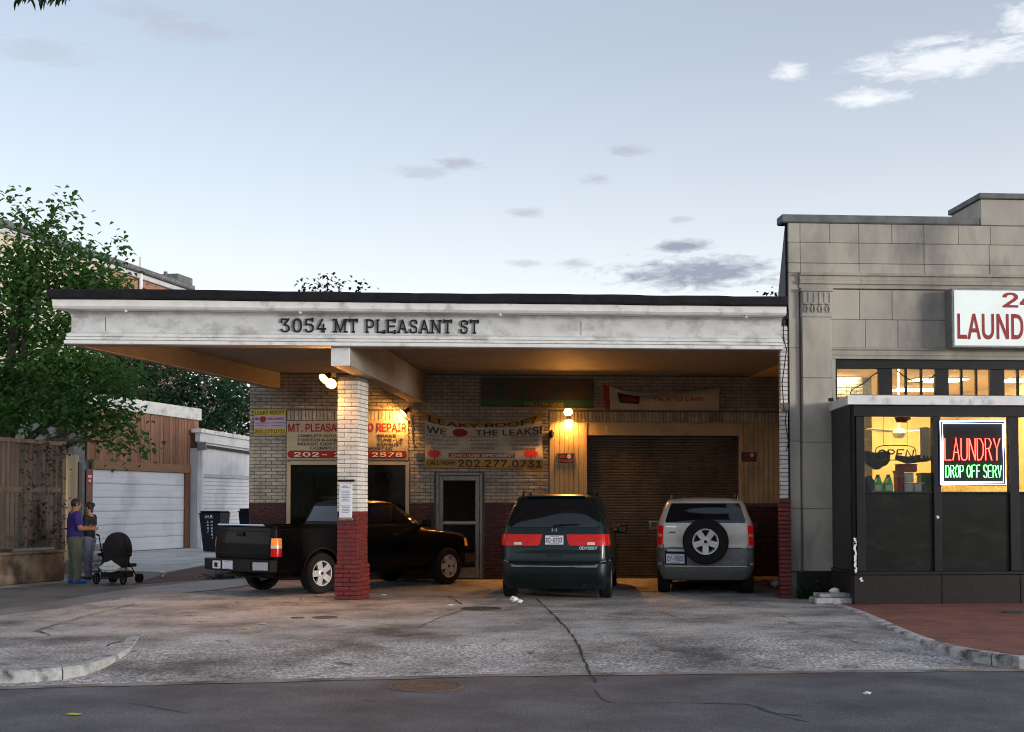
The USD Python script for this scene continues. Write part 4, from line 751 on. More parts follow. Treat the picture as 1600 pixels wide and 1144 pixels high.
# clothes hung behind the glass
for px0, px1, py0, py1, mt, lab, sd in ((1352, 1392, 706, 733, 'cloth_blue', 'dark blue garment hanging low at the left of the laundry window', 1), (1400, 1458, 712, 724, 'cloth_blue', 'long dark garment hanging under the neon word in the laundry window', 2), (1438, 1456, 668, 716, 'paper_white', 'pale grey garment hanging at the right of the laundry window', 3), (1398, 1422, 650, 661, 'plastic_red', 'dark red ornament hanging at the top of the left laundry window', 4)):
    a, b = at(px0, py0, Y=YB+.75), at(px1, py1, Y=YB+.75); nx, nz = 16, 8; P = []
    for j in range(nz):
        r = []
        for i in range(nx):
            s_, t_ = i/(nx-1), j/(nz-1); r.append((a[0]+(b[0]-a[0])*s_, YB+.75+.03*math.sin(s_*19+sd)*(.4+t_), a[2]+(b[2]-a[2])*t_*(.55+.45*math.sin(math.pi*min(1, s_*1.1))**.5 if sd != 3 else 1)+.012*math.sin(s_*9+sd)))
        P.append(r)
    m = MB(); m.grid(P); m.grid(np.array(P)[:, ::-1]+[0, .012, 0]); obj('hanging_garment', m, MT[mt], smooth=True, label=lab, cat='garment')

# ---------------------------------------------------------------- vehicles
def outline(y0, y1, w, rr, rf, bow, n=8):
    """plan of a car at one height, anticlockwise from the middle of the rear: x right, y forward"""
    def arc(cx, cy, r, a0, a1): a = np.linspace(a0, a1, n); return np.stack([cx+r*np.cos(a), cy+r*np.sin(a)], 1)
    h = [(x, y0) for x in np.linspace(0, w-rr, 6)[:-1]]
    r = np.vstack([h, arc(w-rr, y0+rr, rr, -math.pi/2, 0), [(w, y) for y in np.linspace(y0+rr, y1-rf, 14)[1:-1]], arc(w-rf, y1-rf, rf, 0, math.pi/2), [(x, y1) for x in np.linspace(w-rf, 0, 6)[1:]]])
    k = (r[:, 0]/w)**2; t = np.clip((r[:, 1]-y0)/max(y1-y0, .1), 0, 1)
    r[:, 1] += bow*k*(1-t)**3 - bow*1.5*k*t**3
    # barrel: narrower towards both ends
    r[:, 0] *= 1-.06*np.abs(2*t-1)**3
    l = r[1:-1][::-1]*[-1, 1]
    return np.vstack([r, l])
class Shell:
    def __init__(s, rows, bow=.08):
        from scipy.interpolate import PchipInterpolator
        s.R = np.array(rows, float); s.I = PchipInterpolator(s.R[:, 0], s.R[:, 1:]); s.bow = bow
    def ring(s, z): y0, y1, w, rr, rf = s.I(z); return outline(y0, y1, w, rr, rf, s.bow)
    def loft(s, zs, capz=0.0):
        V = [np.c_[s.ring(z), np.full(len(s.ring(z)), z)] for z in zs]; n = len(V[0]); m = len(V)
        v = np.vstack(V + [[[0, V[0][:, 1].mean(), zs[0]], [0, V[-1][:, 1].mean(), zs[-1]+capz]]])
        f = [[i*n+k, i*n+(k+1) % n, (i+1)*n+(k+1) % n, (i+1)*n+k] for i in range(m-1) for k in range(n)]
        f = np.array(f); f = np.vstack([f[:, [0, 1, 2]], f[:, [0, 2, 3]]]).tolist()
        f += [[m*n, (k+1) % n, k] for k in range(n)] + [[m*n+1, (m-1)*n+k, (m-1)*n+(k+1) % n] for k in range(n)]
        return manifold3d.Manifold(manifold3d.Mesh(vert_properties=v.astype(np.float32), tri_verts=np.array(f, np.uint32)))
    def pt(s, a, z, off=0.0):
        """point at distance a along the outline from the middle of the rear, positive to the right"""
        r = s.ring(z); sg = 1 if a >= 0 else -1; k = len(r)//2 + 1; h = r[:k]; d = np.r_[0, np.cumsum(np.linalg.norm(np.diff(h, axis=0), axis=1))]
        q = lambda u: np.array([np.interp(u, d, h[:, 0]), np.interp(u, d, h[:, 1])])
        p = q(abs(a)); t = q(abs(a)+.01)-q(max(0, abs(a)-.01)); t /= np.linalg.norm(t); nn = np.array([t[1], -t[0]]); p = p + nn*off
        return np.array([sg*p[0], p[1], z])
    def patch(s, edge, off=.006, nu=10, nz=6, thick=.012):
        """raised panel; edge: list of (z, a0, a1)"""
        e = np.array(edge, float); zz = np.linspace(e[0, 0], e[-1, 0], max(nz, len(e)*3)); m = MB()
        A = np.array([[s.pt(np.interp(z, e[:, 0], e[:, 1])*(1-t)+np.interp(z, e[:, 0], e[:, 2])*t, z, off) for t in np.linspace(0, 1, nu)] for z in zz])
        B = np.array([[s.pt(np.interp(z, e[:, 0], e[:, 1])*(1-t)+np.interp(z, e[:, 0], e[:, 2])*t, z, off-thick) for t in np.linspace(0, 1, nu)] for z in zz])
        m.grid(A); b = np.concatenate([[A[0], B[0]]], 0); m.grid(b); m.grid(np.array([A[-1], B[-1]])); m.grid(np.array([A[:, 0], B[:, 0]])); m.grid(np.array([A[:, -1], B[:, -1]]))
        return m
    def strip(s, pts, w=.008, off=.004):
        m = MB(); m.tube([s.pt(a, z, off-w*.5) for a, z in pts], w, 5); return m
    def sub(s, m): return m
def wheel(t, c, r=.33, w=.21, rim=.58, side=1, spokes=5, name='wheel', axis='x', thick=.36):
    """tyre with an alloy rim child; side = which way the outer face looks along the axis"""
    R = np.eye(4); R[:3, :3] = np.array([[0, 0, side], [0, 1, 0], [-side, 0, 0]]).astype(float) if axis == 'x' else np.array([[1, 0, 0], [0, 0, -1], [0, 1, 0.]])
    R[:3, 3] = c; ri = r*rim; m = MB()
    m.lathe([(ri, -w/2), (r*.93, -w/2), (r, -w*.36), (r, w*.36), (r*.94, w*.5), (ri+.01, w*.5), (ri, w*.44), (ri, -w/2)], R, 36)
    ty = obj(name, m, MT['rubber'], t, smooth=30, world=False); m = MB()
    m.lathe([(ri*.99, w*.44), (ri, w*.47), (ri*.92, w*.46), (ri*.86, w*.25), (ri*.84, -w*.1), (.001, -w*.1)], R, 36)
    for k in range(spokes):
        a = 2*math.pi*k/spokes - math.pi/2; d = np.array([math.cos(a), math.sin(a)]); n = np.array([-d[1], d[0]]); W0, W1 = ri*.17*thick/.36, ri*.2*thick/.36
        pts = [];
        for rr_, ww, hh in ((ri*.12, W0*1.3, .40), (ri*.5, W0, .43), (ri*.9, W1*1.25, .45)):
            for sgn in (-1, 1):
                for q in (hh, hh-.2): pts.append((*(d*rr_+n*ww*sgn), w*q))
        h = trimesh.convex.convex_hull(np.array(pts)); h.apply_transform(R); m.mesh(h)
    m.lathe([(ri*.3, w*.2), (ri*.3, w*.43), (ri*.24, w*.45), (.001, w*.45)], R, 20); mr = m; hub = MB(); hub.lathe([(ri*.13, w*.451), (ri*.12, w*.47), (.001, w*.47)], R, 12)
    rm_ = obj('rim', mr, MT['alloy'], ty, smooth=25, world=False); obj('hub_cap', hub, MT['black_plastic'], ty, world=False)
    bolts = MB()
    for k in range(5):
        a = 2*math.pi*(k+.5)/5; bolts.lathe([(.009, w*.445), (.008, w*.47), (.001, w*.47)], R @ np.array([[1, 0, 0, ri*.2*math.cos(a)], [0, 1, 0, ri*.2*math.sin(a)], [0, 0, 1, 0], [0, 0, 0, 1.]]), 6)
    dk = MB(); dk.lathe([(ri*.83, -w*.08), (.001, -w*.08)], R, 24); obj('rim_back', dk, MT['black_metal'], ty, world=False)
    return ty
def arches(m, ys, r, half, depth=.3):
    for y in ys:
        for sx in (-1, 1): m = m - manifold3d.Manifold.cylinder(depth, r, r, 40).rotate([0, 90, 0]).translate([half-depth+.12 if sx > 0 else -half-.12, y, r-.04])
    return m
def plate(t, c, w=.305, h=.152, txt='', right=(1, 0, 0), ink='ink_dark', fw=(0, 1, 0)):
    right = np.array(right, float); n = -np.array(fw, float); m = MB(); m.obox(np.array(c)+n*.004, right, fw, (w, .008, h), .003); p = obj('licence_plate', m, MT['plate_white'], t, world=False)
    if txt: k = MB(); letters(k, txt, np.array(c)+n*.009-right*w*.44+np.array([0, 0, -h*.26]), h*.5, width=w*.88, right=right, bold=True, depth=.002); obj('plate_number', k, MT[ink], p, world=False)
    k = MB(); k.obox(np.array(c)+n*.009+[0, 0, h*.38], right, fw, (w*.5, .003, .008)); k.obox(np.array(c)+n*.009-[0, 0, h*.4], right, fw, (w*.55, .003, .007)); obj('plate_legend', k, MT['ink_blue'], p, world=False); return p
def heading(deg): return -math.radians(deg)
def mirror(t, c, s, mat):
    m = trimesh.creation.icosphere(2, 1); m.vertices = np.clip(m.vertices*[1.25, 1, 1.2], -.85, .85)*[.11, .06, .085] + c; k = obj('door_mirror', m, MT[mat], t, smooth=50, world=False)
    g = MB(); g.obox(np.array(c)+[0, -.052, 0], (1, 0, 0), (0, 1, 0), (.15, .008, .11), .003); obj('mirror_glass', g, MT['tinted_glass'], k, world=False)
    a = MB(); a.tube([np.array(c)-[s*.05, -.01, .03], np.array(c)-[s*.2, -.03, .05]], [.035, .04], 8); obj('mirror_arm', a, MT['black_plastic'], k, world=False)
# green minivan
vy = heading(10); V = thing('minivan', 'dark green minivan parked tail out in front of the tan panel', 'minivan', (1.97, 20.2, 0), vy)
S = Shell([(.2, .16, 4.85, .86, .14, .3), (.34, .04, 5.03, .93, .16, .4), (.48, 0, 5.1, .955, .2, .5), (.62, 0, 5.1, .96, .2, .5), (.68, .05, 5.09, .955, .18, .5), (.9, .075, 5.0, .95, .17, .55), (.98, .085, 4.75, .945, .16, .5), (1.1, .105, 4.25, .93, .15, .4), (1.24, .15, 3.8, .905, .15, .4), (1.45, .26, 3.35, .83, .16, .35), (1.64, .385, 2.95, .745, .17, .3), (1.73, .47, 2.75, .70, .18, .3), (1.775, .6, 2.5, .62, .2, .3), (1.79, .85, 2.2, .45, .2, .25)])
up_ = arches(S.loft(np.r_[.635, .66, .68, np.linspace(.72, 1.79, 26)], .004), (.98, 3.98), .37, .95); lo = arches(S.loft(np.r_[.2, .25, np.linspace(.3, .63, 8)]), (.98, 3.98), .37, .95)
body = obj('body', up_, MT['van_green_paint'], V, smooth=35, world=False); bump = obj('bumper', lo, MT['van_grey_cladding'], V, smooth=35, world=False)
obj('bumper_step', S.patch([(.625, -1.2, 1.2), (.66, -1.2, 1.2)], .016, 30, 3, .03), MT['van_grey_cladding'], V, smooth=40, world=False)
obj('bumper_trim', S.strip([(-1.15, .672), (-.86, .668), (-.78, .655), (-.7, .6), (-.64, .588), (0, .585), (.64, .588), (.7, .6), (.78, .655), (.86, .668), (1.15, .672)], .011, .012), MT['van_trim'], bump, world=False)
for zz in (.46, .36): obj('bumper_crease', S.strip([(a, zz) for a in np.linspace(-1.1, 1.1, 15)], .007, .002), MT['black_plastic'], bump, world=False)
obj('shut_line', S.strip([(a, .905) for a in np.linspace(-.83, .83, 9)], .004, .002), MT['black_plastic'], body, world=False)
obj('rear_window', S.patch([(1.235, -.76, .76), (1.26, -.79, .79), (1.55, -.71, .71), (1.68, -.6, .6), (1.705, -.56, .56)], .006, 18, 12), MT['tinted_glass'], V, smooth=40, world=False)
for sx in (-1, 1):
    tl = obj('tail_light', S.patch([(.925, sx*.27, sx*1.12), (.96, sx*.235, sx*1.14), (1.115, sx*.2, sx*1.16)], .014, 14, 6, .03), MT['tail_red'], V, smooth=40, world=False)
    obj('reversing_lens', S.patch([(.94, sx*.55, sx*.68), (.985, sx*.55, sx*.68)], .018, 5, 3), MT['tail_clear'], tl, world=False); obj('lens_rib', S.patch([(1.0, sx*.36, sx*1.1), (1.006, sx*.36, sx*1.1)], .017, 10, 3), MT['ink_red'], tl, world=False); obj('lens_rib', S.patch([(.93, sx*.82, sx*.828), (1.11, sx*.82, sx*.828)], .017, 3, 3), MT['ink_red'], tl, world=False)
    for e in ([(1.17, sx*1.45, sx*2.25), (1.25, sx*1.4, sx*2.3), (1.5, sx*1.36, sx*2.15), (1.6, sx*1.36, sx*2.0)], [(1.17, sx*2.45, sx*3.3), (1.5, sx*2.35, sx*3.2), (1.6, sx*2.3, sx*3.15)], [(1.17, sx*3.5, sx*4.5), (1.5, sx*3.4, sx*3.9), (1.6, sx*3.35, sx*3.6)]): obj('side_window', S.patch(e, .005, 10, 6), MT['tinted_glass'], V, smooth=40, world=False)
    obj('shut_line', S.strip([(sx*.83, .70), (sx*.83, .92)], .004, .003), MT['black_plastic'], body, world=False); obj('roof_rail', (lambda m: m.tube([(sx*.60, .85, 1.765), (sx*.60, .95, 1.83), (sx*.62, 2.4, 1.83), (sx*.62, 2.55, 1.765)], .018, 6))(MB()), MT['black_plastic'], V, world=False)
    mirror(V, np.array([sx*1.06, 3.55, 1.13]), sx, 'van_green_paint')
obj('tailgate_recess', S.patch([(.9, -.26, .26), (.915, -.27, .27), (1.13, -.27, .27)], .008, 10, 6), MT['van_green_paint'], body, smooth=40, world=False)
pz = S.pt(0, 1.02)[1]; plate(V, (0, pz-.012, 1.02), txt='EC-0733'); e = MB(); y = S.pt(0, 1.185)[1]
for x0, x1, z0, z1 in ((-.045, -.025, 1.155, 1.215), (.025, .045, 1.155, 1.215), (-.026, .026, 1.178, 1.193)): e.box(x0, x1, y-.012, y, z0, z1, .003)
obj('emblem', e, MT['chrome'], V, world=False); k = MB(); a = S.pt(.42, .865, .012); b = S.pt(.72, .865, .012); rr_ = (b-a)/np.linalg.norm(b-a); letters(k, 'ODYSSEY', a+[0, -.012, 0], .046, width=.3, right=rr_, bold=True, depth=.004); obj('model_lettering', k, MT['plate_white'], V, world=False)
obj('tailgate_handle', S.patch([(.755, -.13, .13), (.775, -.13, .13)], .01, 6, 3), MT['van_grey_cladding'], V, world=False); obj('reflector', S.patch([(.57, -.72, -.5), (.6, -.72, -.5)], .008, 4, 3), MT['suv_grey_cladding'], bump, world=False); obj('reflector', S.patch([(.57, .35, .72), (.6, .35, .72)], .008, 4, 3), MT['suv_grey_cladding'], bump, world=False)
w_ = MB(); w_.tube([S.pt(-.02, 1.255, .02), S.pt(.1, 1.275, .028), S.pt(.42, 1.285, .026)], [.016, .012, .008], 6); obj('wiper', w_, MT['black_plastic'], V, world=False); sp = MB(); sp.box(-.5, .5, .42, .58, 1.735, 1.765, .01); obj('spoiler', sp, MT['van_green_paint'], V, world=False)
for sx in (-1, 1):
    for y in (.98, 3.98): wheel(V, (sx*.83, y, .335), .335, .21, .6, sx)
ub = MB(); ub.box(-.75, .75, .3, 4.6, .2, .4, .03); obj('underbody', ub, MT['black_plastic'], V, world=False); ex = MB(); ex.tube([(.5, .05, .27), (.5, .6, .27)], .03, 8); obj('exhaust', ex, MT['black_metal'], V, world=False)
# silver compact SUV with a spare wheel on the tailgate
V = thing('compact_suv', 'silver and grey sport utility car with a spare wheel on its tailgate', 'car', (4.80, 21.42, 0), heading(12))
S = Shell([(.26, .2, 4.0, 0.807, .12, .3), (.4, .06, 4.12, 0.869, .14, .35), (.52, .0, 4.18, 0.895, .16, .4), (.8, .0, 4.2, 0.900, .15, .45), (.86, .035, 4.17, 0.896, .14, .45), (.98, .045, 4.0, 0.892, .13, .4), (1.06, .05, 3.65, 0.888, .12, .4), (1.26, .07, 3.0, 0.869, .12, .35), (1.45, .15, 2.7, 0.797, .12, .3), (1.62, .22, 2.42, 0.724, .13, .28), (1.68, .27, 2.3, 0.683, .14, .28), (1.72, .4, 2.1, 0.580, .16, .28), (1.735, .65, 1.8, 0.393, .16, .25)])
body = obj('body', arches(S.loft(np.r_[.835, .85, .87, np.linspace(.9, 1.735, 22)], .004), (.72, 3.21), .38, .87), MT['suv_silver_paint'], V, smooth=35, world=False)
bump = obj('bumper', arches(S.loft(np.r_[.26, .3, np.linspace(.35, .83, 9)]), (.72, 3.21), .38, .87), MT['suv_grey_cladding'], V, smooth=35, world=False)
obj('rear_window', S.patch([(1.285, -.70, .70), (1.31, -.715, .715), (1.6, -.625, .625), (1.635, -.6, .6)], .006, 16, 10), MT['tinted_glass'], V, smooth=40, world=False)
for sx in (-1, 1):
    tl = obj('tail_light', S.patch([(.89, sx*.765, sx*.98), (1.0, sx*.76, sx*.99), (1.235, sx*.745, sx*.97)], .012, 8, 6, .03), MT['tail_red'], V, smooth=40, world=False); obj('reversing_lens', S.patch([(1.04, sx*.77, sx*.95), (1.085, sx*.77, sx*.95)], .016, 6, 3), MT['tail_clear'], tl, world=False)
    obj('shut_line', S.strip([(sx*.748, .52), (sx*.748, .83)], .006, .005), MT['black_plastic'], bump, world=False); obj('shut_line', S.strip([(sx*.75, .84), (sx*.75, .9)], .005, .004), MT['black_plastic'], body, world=False)
    obj('fog_lens', S.patch([(.53, sx*.8, sx*.95), (.57, sx*.8, sx*.95)], .008, 5, 3), MT['tail_clear'], bump, world=False)
    for e in ([(1.22, sx*1.25, sx*1.9), (1.5, sx*1.2, sx*1.85), (1.57, sx*1.2, sx*1.8)], [(1.22, sx*2.0, sx*2.8), (1.57, sx*1.95, sx*2.75)], [(1.22, sx*2.9, sx*3.7), (1.57, sx*2.85, sx*3.1)]): obj('side_window', S.patch(e, .005, 8, 6), MT['tinted_glass'], V, smooth=40, world=False)
    mirror(V, np.array([sx*.98, 2.65, 1.2]), sx, 'suv_silver_paint' if sx < 0 else 'black_plastic'); obj('roof_rail', (lambda m: m.tube([(sx*.6, .5, 1.70), (sx*.6, .56, 1.775), (sx*.6, 2.0, 1.78), (sx*.6, 2.1, 1.70)], .02, 6))(MB()), MT['dull_steel'], V, world=False)
    for y in (.72, 3.21): wheel(V, (sx*.75, y, .35), .35, .22, .6, sx)
obj('shut_line', S.strip([(a, .838) for a in np.linspace(-.84, .84, 9)], .005, .004), MT['black_plastic'], bump, world=False); obj('bumper_lip', S.patch([(.505, -.72, .72), (.52, -.72, .72)], .01, 16, 3), MT['suv_silver_paint'], bump, world=False); obj('bumper_dip', S.patch([(.47, -.3, .3), (.505, -.34, .34)], .008, 12, 4), MT['suv_grey_cladding'], bump, smooth=30, world=False)
c = S.pt(-.03, .95); sw = wheel(V, (-.0, c[1]-.1, .955), .405, .2, .57, 1, 5, 'spare_wheel', 'y', .34)
mb = MB(); mb.box(-.2, .2, c[1]-.04, c[1]+.03, .8, 1.1, .02); obj('spare_carrier', mb, MT['black_metal'], V, world=False)
rec = obj('plate_recess', S.patch([(.535, -.72, -.33), (.79, -.72, -.33)], .004, 8, 4), MT['black_plastic'], V, world=False); a = S.pt(-.55, .64, .012); b = S.pt(-.5, .64, .012); rr_ = (b-a)/np.linalg.norm(b-a); plate(V, S.pt(-.535, .645, .014), .33, .17, 'CY-9802', rr_, 'ink_blue', (-rr_[1], rr_[0], 0))
obj('plate_garnish', S.patch([(.775, -.68, -.34), (.81, -.68, -.34)], .02, 6, 4, .03), MT['suv_silver_paint'], V, smooth=30, world=False)
hd = obj('tailgate_handle', S.patch([(1.1, -.69, -.5), (1.15, -.69, -.5)], .012, 6, 4, .02), MT['suv_silver_paint'], V, smooth=30, world=False); obj('handle_recess', S.patch([(1.105, -.64, -.53), (1.125, -.64, -.53)], .015, 4, 3), MT['black_plastic'], hd, world=False)
obj('badge', S.patch([(1.205, -.7, -.52), (1.22, -.7, -.52)], .007, 4, 3), MT['chrome'], V, world=False); mb = MB(); mb.tube([(.56, .42, 1.7), (.57, .36, 1.86)], .012, 5); obj('aerial', mb, MT['black_plastic'], V, world=False); mb = MB(); mb.box(-.03, .03, .30, .36, 1.665, 1.69, .006); obj('stop_lamp', mb, MT['black_plastic'], V, world=False)
ub = MB(); ub.box(-.66, .66, .25, 3.8, .24, .42, .03); obj('underbody', ub, MT['black_plastic'], V, world=False)
# black pickup truck turned half sideways
ph = math.radians(44); R2 = np.array([[math.cos(ph), math.sin(ph)], [-math.sin(ph), math.cos(ph)]]); o = at(502, 928, z=0)[:2] - R2 @ np.array([.88, 1.15])
V = thing('pickup_truck', 'black extended cab pickup truck parked at an angle behind the brick column', 'pickup truck', (*o, 0), heading(44))
S = Shell([(.4, .1, 5.2, .82, .1, .2), (.5, .05, 5.28, .88, .12, .3), (.72, .02, 5.36, .915, .12, .4), (.92, .02, 5.3, .91, .12, .4), (1.0, .025, 5.18, .9, .11, .4), (1.06, .03, 4.9, .89, .1, .4), (1.13, .04, 4.1, .88, .1, .3), (1.22, .05, 3.9, .868, .1, .25), (1.235, .06, 3.88, .85, .1, .25)], .05)
K = Shell([(1.1, 2.02, 4.15, .86, .12, .25), (1.24, 2.06, 3.95, .845, .12, .25), (1.45, 2.14, 3.6, .77, .13, .24), (1.62, 2.2, 3.3, .695, .14, .22), (1.675, 2.26, 3.15, .65, .16, .2), (1.695, 2.4, 2.95, .52, .16, .2)], .04)
Mf = manifold3d.Manifold; bd = S.loft(np.r_[.4, .45, np.linspace(.5, 1.235, 20)]); bd = bd - Mf.cube([1.5, 1.86, .6]).translate([-.75, .09, .8]); bd = arches(bd, (1.15, 4.48), .43, .9) + K.loft(np.linspace(1.1, 1.695, 14), .003)
body = obj('body', bd, MT['truck_black_paint'], V, smooth=32, world=False)
obj('rear_window', K.patch([(1.29, -.66, .66), (1.58, -.56, .56)], .006, 10, 6), MT['tinted_glass'], V, smooth=40, world=False); ws = Shell(K.R, .04)
for sx in (-1, 1):
    for e in ([(1.26, sx*.98, sx*1.5), (1.56, sx*.93, sx*1.42)], [(1.26, sx*1.6, sx*2.5), (1.56, sx*1.52, sx*2.1)]): obj('side_window', K.patch(e, .005, 8, 6), MT['tinted_glass'], V, smooth=40, world=False)
    tl = obj('tail_light', S.patch([(.7, sx*.8, sx*1.0), (.84, sx*.8, sx*1.0)], .01, 6, 5, .03), MT['tail_red'], V, smooth=40, world=False); obj('reversing_lens', S.patch([(.843, sx*.8, sx*1.0), (.9, sx*.8, sx*1.0)], .01, 6, 4, .03), MT['tail_clear'], tl, smooth=40, world=False); obj('turn_lens', S.patch([(.903, sx*.8, sx*1.0), (1.02, sx*.8, sx*.99)], .01, 6, 4, .03), MT['tail_amber'], tl, smooth=40, world=False)
    obj('shut_line', S.strip([(sx*.76, .62), (sx*.76, 1.2)], .005, .003), MT['black_plastic'], body, world=False)
    for a in (2.72, 3.5, 4.28): obj('shut_line', S.strip([(sx*a, .5), (sx*a, 1.15)], .005, .002), MT['black_plastic'], body, world=False)
    obj('door_handle', S.patch([(1.02, sx*3.62, sx*3.8), (1.06, sx*3.62, sx*3.8)], .02, 4, 3, .03), MT['black_plastic'], V, world=False); mirror(V, np.array([sx*1.02, 3.72, 1.25]), sx, 'black_plastic')
    hl = obj('headlight', S.patch([(.76, sx*5.9, sx*6.35), (.92, sx*5.9, sx*6.35)], .01, 6, 4), MT['tail_clear'], V, smooth=40, world=False); obj('turn_lens', S.patch([(.76, sx*5.74, sx*5.88), (.92, sx*5.74, sx*5.88)], .01, 4, 4), MT['tail_amber'], hl, smooth=40, world=False)
    for y in (1.15, 4.48): wheel(V, (sx*.80, y, .37), .37, .23, .62, sx)
    obj('wheel_arch_lip', (lambda m: m.tube([(sx*.905, 1.15+.435*math.cos(a), .39+.435*math.sin(a)) for a in np.linspace(-.1, math.pi+.1, 20)], .016, 5))(MB()), MT['black_plastic'], V, world=False)
for zz in (1.14, .74): obj('tailgate_crease', S.strip([(a, zz) for a in np.linspace(-.7, .7, 9)], .009, .003), MT['black_plastic'], body, world=False)
mb = MB(); mb.tube([(-.66, .03, 1.245), (.66, .03, 1.245)], .02, 6); obj('tailgate_cap', mb, MT['chrome'], V, world=False); mb = MB(); mb.tube([(x, .1+.0*x, 1.245) for x in (-.82, .82)], .012, 5) if False else mb.box(-.1, .1, .0, .02, 1.05, 1.12, .008); obj('tailgate_handle', mb, MT['black_plastic'], V, world=False)
mb = MB(); mb.prism([(-.93, .1), (-.95, -.06), (-.6, -.2), (.6, -.2), (.95, -.06), (.93, .1)], .44, .64); bp = obj('rear_bumper', mb, MT['black_plastic'], V, world=False)
mb = MB(); mb.box(-.58, .58, -.212, -.203, .46, .62, .006); obj('bumper_face', mb, MT['black_plastic'], bp, world=False); mb = MB(); mb.box(.6, .93, -.075, -.03, .5, .6, .02) if False else mb.obox((.77, -.138, .54), (.35, .14, 0), (-.14, .35, 0), (.3, .012, .14), .004); obj('bumper_face', mb, MT['chrome'], bp, world=False)
plate(V, (-.05, -.214, .545), .3, .15, ''); mb = MB(); mb.box(-.48, -.25, -.23, -.21, .47, .61, .01); mb.box(-.4, -.32, -.24, -.22, .5, .57, .006); obj('step_pad', mb, MT['white_paint_clean'], bp, world=False); mb = MB(); mb.box(-.405, -.315, -.244, -.241, .5, .58, .001); obj('step_slot', mb, MT['black_plastic'], bp, world=False)
mb = MB(); mb.box(-.05, .05, -.3, .3, .34, .42, .01); obj('tow_hitch', mb, MT['black_metal'], V, world=False); mb = MB(); mb.box(-.6, .6, .3, 5.0, .3, .5, .03); obj('chassis', mb, MT['black_plastic'], V, world=False)
mb = MB(); mb.prism([(-.85, 5.0), (.85, 5.0), (.8, 5.4), (-.8, 5.4)], .42, .6); obj('front_bumper', mb, MT['chrome'], V, world=False); mb = MB(); mb.box(-.5, .5, 5.28, 5.33, .72, .92, .01); obj('grille', mb, MT['chrome'], V, world=False)
ob = MB(); ob.box(-.7, .7, .1, .14, .815, 1.2) if False else ob.box(-.72, .72, .12, 1.92, .803, .812); obj('bed_liner', ob, MT['black_plastic'], V, world=False)

# ---------------------------------------------------------------- lamps, signs and banners on the shop
def flood(label, c, dirs, bx):
    t = thing('flood_lamp', label, 'lamp', c, group=None); c = np.array(c, float)
    mb = MB(); mb.obox(c, (1, 0, 0), (0, 1, 0), bx, .01); obj('junction_box', mb, MT['dull_steel'], t)
    for d, off in dirs:
        d = np.array(d, float); d /= np.linalg.norm(d); p = c + np.array(off, float); x = np.cross(d, [0, 0, 1.]); x /= np.linalg.norm(x); y = np.cross(d, x); R = np.eye(4); R[:3, :3] = np.stack([x, y, d], 1); R[:3, 3] = p
        s = MB(); s.lathe([(.02, -.12), (.035, -.11), (.04, -.04), (.07, .02), (.07, .027), (.058, .026), (.04, -.03), (.001, -.035)], R, 18); obj('lamp_holder', s, MT['black_metal'], t, smooth=40)
        s = MB(); s.lathe([(.054, .026), (.052, .044), (.036, .056), (.001, .062)], R, 18); obj('bulb', s, MT['lamp_halogen'], t, smooth=True); s = MB(); s.lathe([(.058, .03), (.092, .034), (.096, .05), (.09, .056), (.056, .046), (.056, .03)], R, 20); obj('lamp_lens', s, MT['lamp_lens'], t, smooth=40)  # the glowing outer ring is added to stand for the orange halo
        s = MB(); s.tube([c, p - d*.1], .012, 6); obj('lamp_arm', s, MT['black_metal'], t)
c = at(522, 586, Y=20.9); flood('twin flood lamp on the left of the brick column', c, [((-.55, -.5, -.55), (-.14, -.06, -.05)), ((-.15, -.75, -.55), (-.03, -.14, -.14))], (.09, .09, .09))
c = at(640, 640, Y=YW-.12); flood('single flood lamp at the right end of the repair sign', c, [((-.75, -.1, -.65), (-.1, -.06, -.06))], (.1, .1, .12))
c = at(888, 648, Y=YW-.07); flood('twin flood lamp above the small red sign on the tan panel', c, [((.0, -.75, -.5), (-.02, -.13, .07)), ((.02, -.12, -1), (0, -.03, -.1))], (.1, .1, .12))
q = [at(648, 640, Y=YW-.05), at(655, 652, Y=YW-.07), at(655, 660, Y=YW-.05)]; s = MB(); s.tube([at(644, 648, Y=YW-.03), at(645, 690, Y=YW-.03), at(651, 700, Y=YW-.03)], .012, 6); s.tube(q, .014, 5); obj('conduit', s, MT['dull_steel'], label='thin grey conduit running down the wall right of the repair sign', cat='conduit')
mb = MB(); c = at(657, 713, Y=YW-.05); mb.box(c[0]-.09, c[0]+.09, YW-.1, YW-.013, c[2]-.09, c[2]+.08, .012); obj('electric_box', mb, MT['dull_steel'], label='grey metal box on the wall left of the large banner', cat='electric box')
c = at(862, 678, Y=YW-.06); s = trimesh.creation.icosphere(2, 1); s.vertices = s.vertices*[.05, .04, .09]*(.6+.8*meshkit.noise(s.vertices*3))[:, None] + c; obj('wire_knot', s, MT['black_plastic'], smooth=40, label='knot of black wire on the edge between brick and tan panel', cat='wire')
